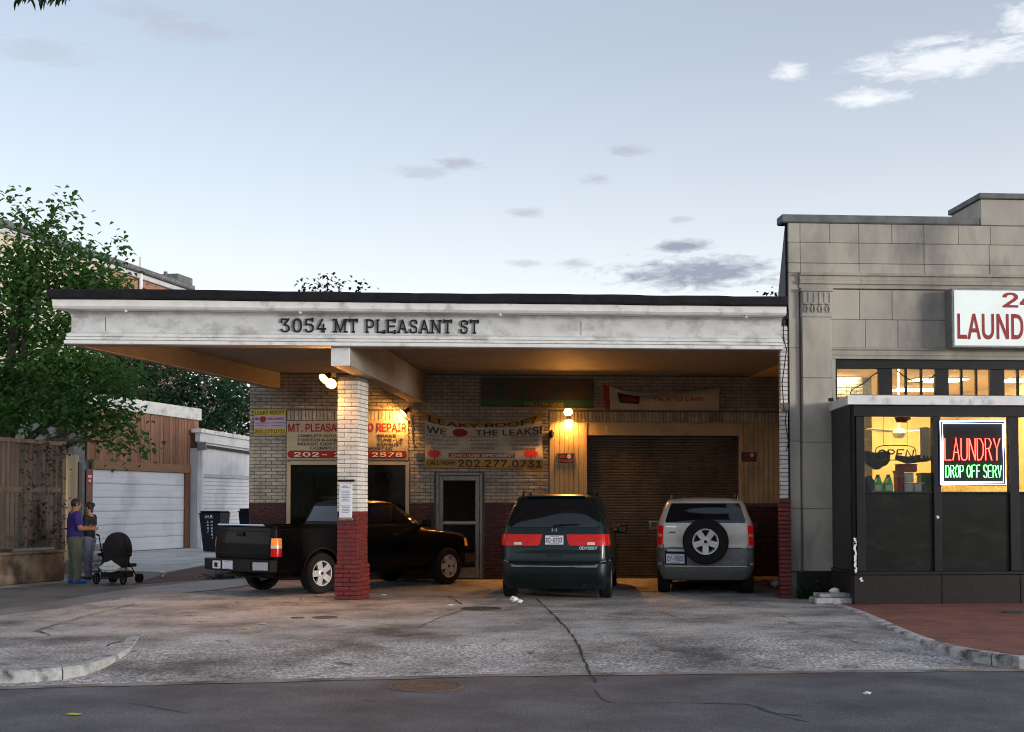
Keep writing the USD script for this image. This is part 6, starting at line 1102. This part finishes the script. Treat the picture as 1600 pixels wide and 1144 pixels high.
# wheeled bins
def wheelie(label, px, py, rz, txt=None, hh=1.12):
    c = at(px, py, z=0); t = thing('wheelie_bin', label, 'bin', (c[0], c[1], 0), rz); M_ = manifold3d.Manifold
    b = M_.batch_hull([M_.sphere(.03, 10).translate([sx*x, sy*y, z]) for sx in (-1, 1) for sy in (-1, 1) for x, y, z in ((.24, .27, .07), (.34, .38, hh-.16))]); obj('body', b, MT['bin_blue'], t, smooth=30, world=False)
    m = MB(); m.box(-.39, .39, -.43, .42, hh-.13, hh-.1, .012); m.box(-.36, .36, -.38, .38, hh-.1, hh-.03, .03); obj('lid', m, MT['bin_blue'], t, world=False); m = MB(); m.tube([(-.3, .44, hh-.1), (-.3, .5, hh-.09), (.3, .5, hh-.09), (.3, .44, hh-.1)], .018, 6); obj('handle', m, MT['black_plastic'], t, world=False)
    for sx in (-1, 1): wm = MB(); wm.lathe([(.001, -.03), (.11, -.03), (.12, 0), (.11, .03), (.001, .03)], np.array([[0, 0, 1, sx*.3], [0, 1, 0, .28], [-1, 0, 0, .12], [0, 0, 0, 1.]]), 18); obj('wheel', wm, MT['rubber'], t, world=False)
    if txt:
        yf = lambda z: -.30-.11*(z-.07)/(hh-.23)-.003
        for col, x in txt:
            for i, ch in enumerate(col): z = hh-.42-i*.105; k = MB(); letters(k, ch, (x, yf(z), z), .085, width=.07, bold=True, depth=.003); obj('lettering', k, MT['paper_white'], t, world=False)
        z = hh-.26; k = MB(); k.obox((-.02, yf(z)-.002, z), (1, 0, 0), (0, 1, 0), (.3, .004, .012)); obj('printed_line', k, MT['paper_white'], t, world=False); k = MB(); k.add([(.06+.04*math.cos(a), yf(z+.06)-.003, z+.06+.04*math.sin(a)) for a in np.linspace(0, 2*math.pi, 16, endpoint=False)], [[0, i+1, i] for i in range(1, 15)]); obj('printed_mark', k, MT['paper_white'], t, world=False)
        k = MB(); letters(k, 'M', (-.14, yf(z+.04), z+.03), .05, width=.12, bold=True); obj('printed_mark', k, MT['paper_white'], t, world=False)
    return t
wheelie('dark blue wheeled bin with white lettering by the white garage', 335, 863, -.25, (('1607', -.1), ('HOBART', .04)), 1.4)
wheelie('dark wheeled bin mostly hidden behind the tail of the truck', 398, 872, -.2, None, 1.5)
# the long brick row along the alley
hp0, hp1 = np.array([-19.3, 43.0]), np.array([-12.85, 63.4]); hf = Face(hp0, hp1); HH = hf.sz(200, 414)[1]; HS = thing('brick_row_house', 'long brick building with a dark cornice receding behind the trees', 'building', (*((hp0+hp1)/2), 0))
sp = hf.sz(168, 420)[0]; m = MB(); hf.box(m, 0, sp, 0, HH-.25, -9, 0); obj('pale_wall', m, MT['house_brick_pale'], HS); m = MB(); hf.box(m, sp+.002, hf.L, 0, HH-.25, -9, 0); obj('brick_wall', m, MT['far_brick'], HS)
m = MB(); hf.box(m, -.3, hf.L+.3, HH-.25, HH, -9.2, .35, .05); obj('cornice', m, MT['dark_coping'], HS); m = MB(); hf.box(m, -.2, hf.L+.2, HH-.5, HH-.26, .002, .16, .03); obj('gutter', m, MT['garage_grey'], HS)
m = MB(); a = hf.L-.5; hf.box(m, a-.9, a+.6, HH+.002, HH+.35, -.9, .3, .03); obj('roof_box', m, MT['dark_coping'], HS)
for px, py0, py1, mt, r in ((217, 402, 470, 'garage_white', .09), (137, 377, 400, 'dark_coping', .09), (270, 424, 440, 'dark_coping', .1)):
    s_, zt1 = hf.sz(px, py0); m = MB(); c = hf.P+hf.D*s_+hf.N*(.12 if mt == 'garage_white' else -.4); zb1 = HH-3.2 if mt == 'garage_white' else HH-.02; m.tube([(*c, zb1), (*c, zt1)], r, 8); obj('vent_pipe', m, MT[mt], HS)
for s_ in (2.0, 5.0, 8.2, 15.5, 19.0):
    for z_ in (HH-2.6, HH-6.0): m = MB(); hf.box(m, s_, s_+1.1, z_-.9, z_+.8, -.02, .05); wn = obj('window', m, MT['white_paint_clean'], HS); m = MB(); hf.box(m, s_+.1, s_+1.0, z_-.8, z_+.7, .052, .056); obj('pane', m, MT['tinted_glass'], wn); m = MB(); hf.box(m, s_-.08, s_+1.18, z_-1.02, z_-.905, -.02, .12); obj('sill', m, MT['limestone'], wn)
# slabs, stone and weeds at the foot of the laundry
t = thing('stone_slabs', 'two stacked stone slabs beside the laundry bay', 'slabs', at(1303, 944, z=0)); c = at(1303, 944, z=0)
m = MB(); m.obox((c[0]+.02, c[1]+.14, .05), (1, -.05, 0), (0, 1, 0), (.66, .42, .1), .02); obj('slab', m, MT['granite_kerb'], t); m = MB(); m.obox((c[0]+.03, c[1]+.2, .135), (1, .03, 0), (0, 1, 0), (.52, .34, .065), .015); obj('slab', m, MT['granite_kerb'], t)
s = trimesh.creation.icosphere(2, 1); s.vertices = s.vertices*[.09, .07, .05]*(.6+.7*meshkit.noise(s.vertices*2))[:, None]+[c[0]+.06, c[1]+.15, .2]; obj('pale_stone', s, MT['litter_white'], smooth=40, label='pale lump of stone lying on the stacked slabs', cat='stone')
# houses across the street, behind the photographer: out of the picture, but seen in panes and paint
for i, (x, w_, h_, mt) in enumerate(((-21, 12, 6.6, 'house_brick_orange'), (-8.6, 12, 7.0, 'house_brick_pale'), (3.8, 12, 6.4, 'house_brick_orange'), (16.2, 12, 7.0, 'house_brick_orange'), (28.6, 12, 6.6, 'house_brick_pale'))):
    t = thing('street_house', ['leftmost brick house in the row across the street', 'pale brick house across the street, left of the middle house', 'middle brick house in the row across the street', 'brick house across the street, right of the middle house', 'pale brick house at the far right of the row across the street'][i], 'house', (x, -25, 0), group='houses across the street')
    m = MB(); m.box(x-w_/2+.2, x+w_/2, -34, -25, -.12, h_); obj('wall', m, MT[mt], t); m = MB(); m.box(x-w_/2+.1, x+w_/2+.1, -34.1, -24.7, h_+.002, h_+.5, .05); obj('cornice', m, MT['dark_coping'], t)
    for wx_ in (-3.8, -1.3, 1.3, 3.8):
        for wz in (2.2, 5.4, 8.2):
            if wz+1 > h_: continue
            m = MB(); m.box(x+wx_-.55, x+wx_+.55, -25.05, -24.96, wz-.9, wz+.9); wn = obj('window', m, MT['white_paint_clean'], t); m = MB(); m.box(x+wx_-.45, x+wx_+.45, -24.958, -24.953, wz-.8, wz+.8); obj('pane', m, MT['tinted_glass'], wn)

# ---------------------------------------------------------------- people and stroller
MF = manifold3d.Manifold
def bones(bl, J, n=14):
    """hull of the spheres at both ends of every bone"""
    out = []
    for a, b in bl:
        (pa, ra), (pb, rb) = J[a], J[b]; f = lambda p, r: MF.sphere(1, n).scale([r[0], r[1], r[2]] if np.ndim(r) else [r, r, r]).translate([float(q) for q in p]); out.append(MF.batch_hull([f(pa, ra), f(pb, rb)]))
    m = out[0]
    for o in out[1:]: m = m + o
    return m
def soft(m, L=.02, it=6):
    m = m.refine_to_length(L); q = m.to_mesh(); t = trimesh.Trimesh(q.vert_properties[:, :3], q.tri_verts, process=True); trimesh.smoothing.filter_taubin(t, iterations=it); return t
def hand(W, d, s, up=(0, 0, 1), r=.0085):
    """palm and five bent fingers from the wrist W along d; s = side the thumb leaves towards"""
    d = np.array(d, float); d /= np.linalg.norm(d); s = np.array(s, float); s = s-d*(s@d); s /= np.linalg.norm(s); c = np.cross(d, s); J, B = {'w': (W, .022)}, []
    for i, (o, l) in enumerate(((.03, .07), (.011, .078), (-.009, .073), (-.028, .058))):
        k = W+d*.085+s*o; J[f'k{i}'] = (k, .0125); J[f'm{i}'] = (k+d*l*.5+c*.008, r); J[f't{i}'] = (k+d*l*.82+c*.034, r*.9); B += [('w', f'k{i}'), (f'k{i}', f'm{i}'), (f'm{i}', f't{i}')]
        if i: B.append((f'k{i-1}', f'k{i}'))
    J['b'] = (W+d*.03+s*.026, .015); J['u'] = (W+d*.07+s*.055, .0105); J['v'] = (W+d*.1+s*.055+c*.012, .009); B += [('w', 'b'), ('b', 'u'), ('u', 'v')]; return bones(B, J, 10)
def person(label, loc, rz, H, P, mats, build=1.0):
    """faces +y; P = joint positions for a figure 1.7 m tall"""
    k = H/1.7; t = thing('person', label, 'person', loc, rz); b = build; p = {a: np.array(q, float) for a, q in P.items()}
    J = {'pel': (p['pel'], (.155*b, .12*b, .11)), 'bel': (p['bel'], (.15*b, .125*b, .1)), 'che': (p['che'], (.165*b, .115*b, .12)), 'nek': (p['nek'], .058), 'hed': (p['hed'], (.073, .09, .1)), 'jaw': (p['jaw'], (.05, .055, .045)), 'nose': (p['hed']+[0, .095, -.02], (.012, .016, .02))}
    B = [('pel', 'bel'), ('bel', 'che'), ('che', 'nek'), ('nek', 'hed'), ('hed', 'jaw')]
    for s in 'LR':
        J.update({'sh'+s: (p['sh'+s], .06*b), 'el'+s: (p['el'+s], .043*b), 'wr'+s: (p['wr'+s], .028), 'hi'+s: (p['hi'+s], .095*b), 'kn'+s: (p['kn'+s], .062*b), 'an'+s: (p['an'+s], .042), 'to'+s: (p['an'+s]+[.0, .13, -.035], .032)}); B += [('che', 'sh'+s), ('sh'+s, 'el'+s), ('el'+s, 'wr'+s), ('pel', 'hi'+s), ('hi'+s, 'kn'+s), ('kn'+s, 'an'+s), ('an'+s, 'to'+s)]
    m = bones(B, J) + MF.sphere(1, 10).scale([.013, .02, .022]).translate(list(p['hed']+[0, .09, -.018]))
    for s in (-1, 1): m = m + MF.sphere(1, 10).scale([.012, .022, .032]).translate(list(p['hed']+[s*.074, -.008, -.01]))
    for s in 'LR': m = m + hand(p['wr'+s], p['hd'+s]-p['wr'+s], p['th'+s])
    body = soft(m, .022, 5); body.apply_scale(k); obj('body', body, MT[mats['skin']], t, smooth=True, world=False)
    def cloth(name, B2, J2, mat, cut=None, L=.03, it=8):
        m = bones(B2, J2)
        if cut: m = m.trim_by_plane(cut[0], cut[1])
        q = soft(m, L, it); v = q.vertices; q.vertices = v + q.vertex_normals*((meshkit.fbm(v*9+len(name), 3)-.5)*.018)[:, None]; q.apply_scale(k); return obj(name, q, MT[mat], t, smooth=True, world=False)
    g = lambda a, e: (J[a][0], tuple(np.array(J[a][1])*np.ones(3)+e)); h = {a: g(a, .016) for a in J}
    h['mid'] = (p['pel']+[0, 0, .0], (.168*b, .135*b, .1)); B2 = [('mid', 'bel'), ('bel', 'che')]
    for s in 'LR': e = p['sh'+s]*.42+p['el'+s]*.58; h['sl'+s] = (e, .068*b); h['sh'+s] = (p['sh'+s], .073*b); B2 += [('che', 'sh'+s), ('sh'+s, 'sl'+s)]
    cloth('shirt', B2, h, mats['top'])
    h = {a: g(a, .02) for a in J}; h['pel'] = (p['pel']-[0, 0, .02], (.165*b, .13*b, .1)); B2 = []
    for s in 'LR': h['cf'+s] = (p['an'+s]+[0, .01, .0], .062*b); h['kn'+s] = (p['kn'+s], .08*b); B2 += [('pel', 'hi'+s), ('hi'+s, 'kn'+s), ('kn'+s, 'cf'+s)]
    cloth('trousers', B2, h, mats['legs'])
    for s in 'LR':
        a = p['an'+s]; q = soft(MF.batch_hull([MF.sphere(.05, 12).translate(list(a+[0, -.03, -.02])), MF.sphere(1, 12).scale([.048, .05, .035]).translate(list(a+[0, .1, -.045])), MF.sphere(1, 12).scale([.043, .045, .03]).translate(list(a+[0, .17, -.05])), MF.sphere(.04, 12).translate(list(a+[0, -.04, -.05]))]).trim_by_plane([0, 0, 1], 0.004), .025, 3); q.apply_scale(k); obj('shoe', q, MT[mats['shoe']], t, smooth=True, world=False)
    hm = MF.sphere(1, 20).scale([.083, .1, .104]).translate(list(p['hed']+[0, -.012, .018])) - MF.batch_hull([MF.cube([.3, .2, .2], True).translate(list(p['hed']+[0, .155, -.075])), MF.cube([.3, .02, .02], True).translate(list(p['hed']+[0, .085, .055]))])
    if mats.get('bun'): hm = hm + MF.sphere(.05, 14).translate(list(p['hed']+[0, -.1, .05])) + MF.batch_hull([MF.sphere(.05, 12).translate(list(p['hed']+[0, -.06, -.03])), MF.sphere(.04, 12).translate(list(p['hed']+[0, -.06, -.1]))])
    q = soft(hm, .02, 3); q.apply_scale(k); obj('hair', q, MT['hair_black'], t, smooth=True, world=False)
    for s in (-1, 1): e = trimesh.creation.icosphere(1, .0105); e.apply_translation((p['hed']+[s*.032, .08, .004])); e.apply_scale(k); obj('eye', e, MT['ink_dark'], t, smooth=True, world=False)
    mo = trimesh.creation.icosphere(1, 1); mo.vertices = mo.vertices*[.022, .008, .005]+p['jaw']+[0, .05, .012]; mo.apply_scale(k); obj('mouth', mo, MT['ink_red'], t, smooth=True, world=False)
    return t
man = {'pel': (0, 0, .93), 'bel': (0, .02, 1.08), 'che': (0, 0, 1.27), 'nek': (0, .005, 1.44), 'hed': (0, .03, 1.585), 'jaw': (0, .055, 1.515), 'shL': (-.2, 0, 1.37), 'shR': (.2, 0, 1.37), 'elL': (-.27, .04, 1.1), 'elR': (.27, .05, 1.1), 'wrL': (-.16, .28, 1.11), 'wrR': (.17, .29, 1.09), 'hdL': (-.11, .38, 1.11), 'hdR': (.12, .39, 1.09), 'thL': (.3, 0, 1), 'thR': (-.3, 0, 1),
       'hiL': (-.1, 0, .86), 'hiR': (.1, 0, .86), 'knL': (-.12, .02, .48), 'knR': (.13, .03, .48), 'anL': (-.13, -.02, .085), 'anR': (.15, .02, .085)}
c = at(117, 912, z=0); person('stout person in a purple shirt and olive trousers standing by the fence', (c[0]-.02, c[1], .008), math.radians(-62), 1.72, man, dict(skin='skin_brown', top='cloth_purple', legs='cloth_olive', shoe='shoe_blue'), 1.16)
wom = {'pel': (0, 0, .93), 'bel': (0, .0, 1.08), 'che': (0, -.01, 1.25), 'nek': (0, 0, 1.43), 'hed': (0, .025, 1.575), 'jaw': (0, .05, 1.505), 'shL': (-.165, 0, 1.36), 'shR': (.165, 0, 1.36), 'elL': (-.2, -.02, 1.1), 'elR': (.2, -.0, 1.1), 'wrL': (-.1, .2, 1.12), 'wrR': (.1, .22, 1.16), 'hdL': (-.05, .29, 1.13), 'hdR': (.05, .31, 1.17), 'thL': (.2, 0, 1), 'thR': (-.2, 0, 1),
       'hiL': (-.09, 0, .86), 'hiR': (.09, 0, .86), 'knL': (-.09, .02, .48), 'knR': (.1, .05, .48), 'anL': (-.1, -.03, .085), 'anR': (.11, .05, .085)}
c = at(139, 906, z=0); person('slim person in a dark top and blue jeans facing the stout one', (c[0], c[1], .008), math.radians(75), 1.66, wom, dict(skin='skin_brown', top='cloth_black', legs='denim', shoe='shoe_dark', bun=True), .86)
# stroller seen from behind
c = at(181, 913, z=0); t = thing('stroller', 'black folding stroller with a hood standing beside the two people', 'stroller', (c[0], c[1], .008), math.radians(-14))
u_ = np.linspace(-math.pi/2*.98, math.pi/2*.98, 18); v_ = np.linspace(.06, math.pi*.62, 12); m = MB(); O = np.array([[(.31*math.sin(a)*math.sin(b)**.8*1.0, .02-.30*math.cos(a)*math.sin(b)*.75+.06, .68+.36*math.cos(b)) for a in u_] for b in v_]); m.grid(O); m.grid(((O-[0, 0, .62])*[.95, .92, .97]+[0, .012, .62])[:, ::-1]); obj('hood', m, MT['cloth_black'], t, smooth=True, world=False)
m = MB(); P = [[(x*(.27+.03*z), -.14+.10*(z-.3)+.05*x*x*8*.2, z) for x in np.linspace(-1, 1, 9)] for z in np.linspace(.34, .82, 8)]; P = np.array(P); m.grid(P); m.grid((P+[0, .06, 0])[:, ::-1]); m.grid(np.array([P[0], P[0]+[0, .06, 0]])[::-1]); obj('seat_back', m, MT['cloth_black'], t, smooth=40, world=False)
m = MB(); m.box(-.25, .25, -.1, .4, .33, .4, .02); obj('seat', m, MT['cloth_black'], t, world=False); m = MB(); m.prism([(-.24, -.16), (.24, -.16), (.22, .3), (-.22, .3)], .13, .25); obj('basket', m, MT['cloth_black'], t, world=False)
for s in (-1, 1):
    m = MB(); m.tube([(s*.29, -.24, .11), (s*.28, -.02, .5), (s*.27, -.2, .98)], .013, 6); obj('frame_tube', m, MT['black_metal'], t, world=False); m = MB(); m.tube([(s*.28, -.05, .48), (s*.25, .42, .1)], .013, 6); obj('frame_tube', m, MT['black_metal'], t, world=False)
    m = MB(); m.tube([(s*.27, -.2, .98), (s*.27, -.3, 1.0)], .02, 8); obj('handle', m, MT['black_plastic'], t, world=False); m = MB(); m.box(s*.31-.04, s*.31+.04, -.12, .0, .56, .62, .015); obj('hinge', m, MT['black_plastic'], t, world=False)
    for y, r in ((-.24, .12), (.42, .095)):
        for o in ((-.03, .03) if y > 0 else (0,)):
            m = MB(); m.lathe([(r*.75, -.016), (r*.95, -.02), (r, 0), (r*.95, .02), (r*.75, .016), (r*.75, -.016)], np.array([[0, 0, 1, s*.29+o], [0, 1, 0, y], [-1, 0, 0, r], [0, 0, 0, 1.]]), 22); wq = obj('wheel', m, MT['rubber'], t, smooth=30, world=False); m = MB()
            for k in range(4): a = k*math.pi/4; m.obox((s*.29+o, y, r), (0, math.cos(a), math.sin(a)), (1, 0, 0), (r*1.52, .012, .016))
            obj('spokes', m, MT['black_plastic'], wq, world=False)
m = MB(); m.tube([(-.29, -.24, .12), (.29, -.24, .12)], .01, 6); obj('axle', m, MT['black_metal'], t, world=False)
s = trimesh.creation.icosphere(3, 1); v = s.vertices; v = v*[.2, .09, .12]*(.75+.5*meshkit.noise(v*3.1))[:, None]; v[:, 0] *= 1-.25*np.clip(v[:, 2]/.1, 0, 1); s.vertices = v; a = math.radians(-14); s.apply_transform(trimesh.transformations.rotation_matrix(a, [0, 0, 1])); s.apply_translation((c[0]+math.sin(a)*.27+.02, c[1]-.27, .36)); obj('carrier_bag', s, MT['bag_white'], smooth=40, label='crumpled white carrier bag hanging low on the back of the stroller', cat='bag')

# ---------------------------------------------------------------- trees and weeds
def leaves(P, size, rg, droop=.5, ratio=.62, axis=None):
    """one folded leaf of four triangles at every point"""
    n = len(P); a = rg.uniform(0, 2*math.pi, n); d = np.stack([np.cos(a), np.sin(a), -droop-.5*rg.random(n)+.25], 1) if axis is None else axis + rg.normal(0, .25, (n, 3))
    d /= np.linalg.norm(d, axis=1, keepdims=True); s = np.cross(d, rg.normal(0, .35, (n, 3))+[0, 0, 1]); s /= np.linalg.norm(s, axis=1, keepdims=True); nn = np.cross(s, d); L = (size*rg.uniform(.6, 1.3, n))[:, None]; w = L*ratio/2
    k0 = P; k1 = P+d*L*.3+s*w+nn*L*.12; k2 = P+d*L*.62+s*w*.75+nn*L*.1; tip = P+d*L-nn*L*.06; k3 = P+d*L*.62-s*w*.75+nn*L*.1; k4 = P+d*L*.3-s*w+nn*L*.12; mid = P+d*L*.5
    V = np.stack([k0, k1, k2, tip, k3, k4, mid], 1).reshape(-1, 3); f = np.array([[0, 1, 6], [1, 2, 6], [2, 3, 6], [3, 4, 6], [4, 5, 6], [5, 0, 6]]); return V, (f[None]+np.arange(n)[:, None, None]*7).reshape(-1, 3)
def crown(blobs, per, size, rg, depth, hollow=.35, sub=5, droop=.5, ratio=.62):
    """leaf clumps in and on overlapping ellipsoids: (px, py, rx, ry in pixels, distance Y, weight)"""
    pts = []; cent = []
    for px, py, rx, ry, Y, wt in blobs:
        c = at(px, py, Y=Y); k = c[1]/F; R = np.array([rx*k, max(rx, ry)*k*depth, ry*k]); cent.append(c); nc = max(3, int(per*wt*(rx*ry)/900/sub))
        q = rg.normal(0, 1, (nc, 3)); q /= np.linalg.norm(q, axis=1, keepdims=True); q *= (hollow+(1-hollow)*rg.random(nc)[:, None]**.6); q = c+q*R
        pts.append(np.repeat(q, sub, 0)+rg.normal(0, size*1.25, (nc*sub, 3))*[1, 1, .8])
    P = np.vstack(pts); return leaves(P, size, rg, droop, ratio), np.array(cent)
def limbs(m, base, cents, r0, rg, fork=.45):
    base = np.array(base, float); top = cents.mean(0); mid = base*(1-fork)+np.array([base[0]*.6+top[0]*.4, base[1]*.6+top[1]*.4, top[2]])*fork; m.tube(smooth3([base, base*.5+mid*.5+rg.normal(0, .08, 3), mid], 8), np.linspace(r0, r0*.72, 8), 9)
    for c in cents: j = mid*.5+c*.5+rg.normal(0, .18, 3)+[0, 0, .15]; m.tube(smooth3([mid-[0, 0, .1], j, c], 7), np.linspace(r0*.45, r0*.08, 7), 6)
    return m
def tree(name, label, base, blobs, per, size, leaf, seed, depth=.9, hollow=.3, r0=.16, bl=None, sub=5, droop=.5, ratio=.62, group=None):
    rg = np.random.default_rng(seed); t = thing(name, label, 'tree', base, group=group); (V, Fc), cents = crown(blobs, per, size, rg, depth, hollow, sub, droop, ratio); m = MB(); m.add(V, Fc); obj('crown', m, MT[leaf], t, kind=None); m = MB(); limbs(m, base, cents[:: max(1, len(cents)//14)], r0, rg); obj('trunk', m, MT['bark'], t, smooth=40)
    if bl:
        rg2 = np.random.default_rng(seed+50); P = []
        for px, py, rx, ry, Y, wt in blobs:
            c = at(px, py, Y=Y); k = Y/F; q = rg2.normal(0, 1, (int(bl*wt*rx*ry/900)+1, 3)); q /= np.linalg.norm(q, axis=1, keepdims=True); q[:, 1] = -abs(q[:, 1]); P.append(c+q*np.array([rx*k, rx*k*depth, ry*k])*1.02)
        P = np.vstack(P); P = np.repeat(P, 9, 0)+rg2.normal(0, .09, (len(P)*9, 3)); V, Fc = leaves(P, .13, rg2, -.6, .35); m = MB(); m.add(V, Fc); obj('blossom', m, MT['blossom'], t, kind='stuff')
    return t
Yt = 29.5
B = [(30, 400, 44, 28, Yt, 1.2), (95, 398, 44, 26, Yt+.5, 1.2), (45, 450, 58, 42, Yt, 1.2), (120, 438, 50, 30, Yt, 1.2), (168, 442, 40, 24, Yt-.3, 1.1), (20, 520, 60, 42, Yt+.6, 1), (95, 510, 56, 42, Yt-.4, 1.1), (20, 590, 62, 40, Yt, 1.1), (95, 580, 55, 42, Yt-.8, 1.2), (150, 565, 40, 26, Yt-.6, 1.0), (185, 600, 46, 22, Yt-1, 1), (30, 645, 55, 32, Yt-1, 1.1), (100, 640, 55, 30, Yt-1.3, 1.1), (160, 640, 45, 28, Yt-1.5, 1), (195, 660, 26, 16, Yt-2, .8), (215, 690, 24, 9, Yt-2.2, .8), (165, 690, 20, 14, Yt-2.1, .8), (192, 712, 10, 12, Yt-2.2, .6), (135, 668, 30, 16, Yt-1.8, .9), (-40, 480, 60, 80, Yt+1, .8), (-40, 610, 60, 60, Yt, .9),
     (25, 312, 8, 14, Yt, 1.2), (32, 345, 22, 9, Yt, 1.1), (62, 336, 12, 10, Yt, 1.0), (92, 318, 16, 10, Yt, 1.0), (100, 345, 14, 10, Yt, 1.0), (70, 362, 34, 12, Yt, .8), (188, 378, 14, 8, Yt-.5, .9), (182, 400, 14, 6, Yt-.5, .8), (150, 400, 26, 10, Yt-.3, .7)]
tree('leafy_tree', 'large broad-leaved tree leaning over the fence at the left edge', (at(-30, 800, Y=Yt)[0], Yt+.3, 0), B, 300, .165, 'leaf_maple', 11, depth=1.0, hollow=.2, r0=.22)
B = [(228, 600, 34, 30, 50, 1), (265, 625, 36, 28, 50, 1), (300, 610, 40, 34, 51, 1), (345, 630, 40, 36, 50, 1), (385, 640, 40, 40, 52, 1), (320, 660, 50, 24, 49.5, 1), (260, 575, 30, 16, 51, .8), (210, 560, 40, 24, 52, 1), (180, 590, 40, 40, 52, 1), (420, 640, 30, 50, 53, 1), (360, 600, 36, 22, 52, .9), (300, 580, 30, 14, 52, .8), (380, 690, 40, 30, 52, 1), (230, 650, 40, 30, 51, 1), (180, 640, 40, 30, 52, 1)]
tree('silk_tree', 'feathery dark green tree with pinkish blossoms behind the garages', (at(330, 800, Y=51)[0], 51, 0), B, 620, .27, 'leaf_mimosa', 12, depth=.8, hollow=.15, r0=.2, bl=5, ratio=.4)
B = [(120, 700, 22, 60, 47, 1), (150, 620, 60, 40, 48, 1), (70, 620, 70, 60, 48, 1), (20, 700, 60, 60, 48, .8), (90, 760, 30, 50, 47, .8)]
tree('dark_tree', 'dark tree filling the gap behind the fence and the brown garage', (at(100, 850, Y=48)[0], 48, 0), B, 260, .24, 'leaf_dark', 13, depth=.6, hollow=.1, r0=.2)
B = [(512, 436, 20, 9, 44, .9), (492, 448, 26, 9, 44, .8), (530, 446, 14, 8, 44, .8), (505, 462, 50, 12, 44, .8), (562, 450, 9, 6, 44, .8), (568, 460, 12, 8, 44, .8)]
tree('far_tree', 'sparse tree top showing over the flat roof left of centre', (at(510, 800, Y=44)[0], 44, 0), B, 160, .18, 'leaf_dark', 14, depth=.9, hollow=.1, r0=.12)
B = [(1203, 462, 10, 6, 44, 1), (1215, 468, 16, 8, 44, 1)]
tree('far_tree', 'small tuft of a tree over the roof against the limestone building', (at(1210, 800, Y=44)[0], 44, 0), B, 200, .18, 'leaf_dark', 15, depth=.9, hollow=.1, r0=.1)
# twigs hanging into the picture at the top left
rg = np.random.default_rng(21); t = thing('overhanging_branch', 'dark leafy branch hanging in at the top left corner', 'branch', at(60, -20, Y=11)); m = MB(); tw = [at(-60, -60, Y=11.2), at(0, -22, Y=11), at(60, -10, Y=10.9), at(108, -4, Y=10.8)]; m.tube(smooth3(tw, 14), np.linspace(.02, .005, 14), 6); obj('stem', m, MT['bark'], t); P = []; A = []
for px in np.arange(26, 112, 3.2): P.append(at(px, -6+rg.uniform(-4, 3), Y=10.9+rg.uniform(-.15, .15))); A.append((rg.uniform(-.6, .6), rg.uniform(-.4, .4), -.55-.4*rg.random()))
V, Fc = leaves(np.array(P), .115, rg, ratio=.3, axis=np.array(A)); m = MB(); m.add(V, Fc); obj('foliage', m, MT['leaf_dark'], t)
# weeds between the pillar and the laundry
rg = np.random.default_rng(22); c0, c1 = at(1248, 936, z=0), at(1292, 936, z=0); n = 420; P = np.array(c0)+(np.array(c1)-c0)*rg.random((n, 1)); P += np.stack([rg.normal(0, .03, n), rg.uniform(-.12, .1, n), np.abs(rg.normal(0, .1, n))*(1.3-1.2*np.abs(np.linspace(-1, 1, n)))+.02], 1); V, Fc = leaves(P, .09, rg, -.4, .35); m = MB(); m.add(V, Fc); obj('weeds', m, MT['leaf_weed'], label='clump of green weeds at the foot of the red pillar', cat='weeds', kind='stuff')
n = 260; c0 = at(350, 905, z=0); P = np.array(c0)+np.stack([rg.normal(0, .22, n), rg.normal(0, .15, n), np.abs(rg.normal(0, .05, n))], 1); V, Fc = leaves(P, .09, rg, -.5, .25); m = MB(); m.add(V, Fc); obj('weeds', m, MT['leaf_weed'], label='small tuft of weeds on the paving left of the truck', cat='weeds', kind='stuff')
n = 240; P = np.array([ff.P[0], ff.P[1], 0])+[0, 0, zt0+.5]+np.outer(rg.uniform(s_end-1.3, s_end+.05, n), [*ff.D, 0])+np.stack([rg.normal(0, .05, n)+ff.N[0]*.1, rg.normal(0, .05, n)+ff.N[1]*.1, rg.uniform(-.3, 2.1, n)], 1); V, Fc = leaves(P, .11, rg, .5, .6); m = MB(); m.add(V, Fc); obj('ivy', m, MT['leaf_dark'], label='thin ivy climbing the end of the board fence', cat='ivy', kind='stuff')
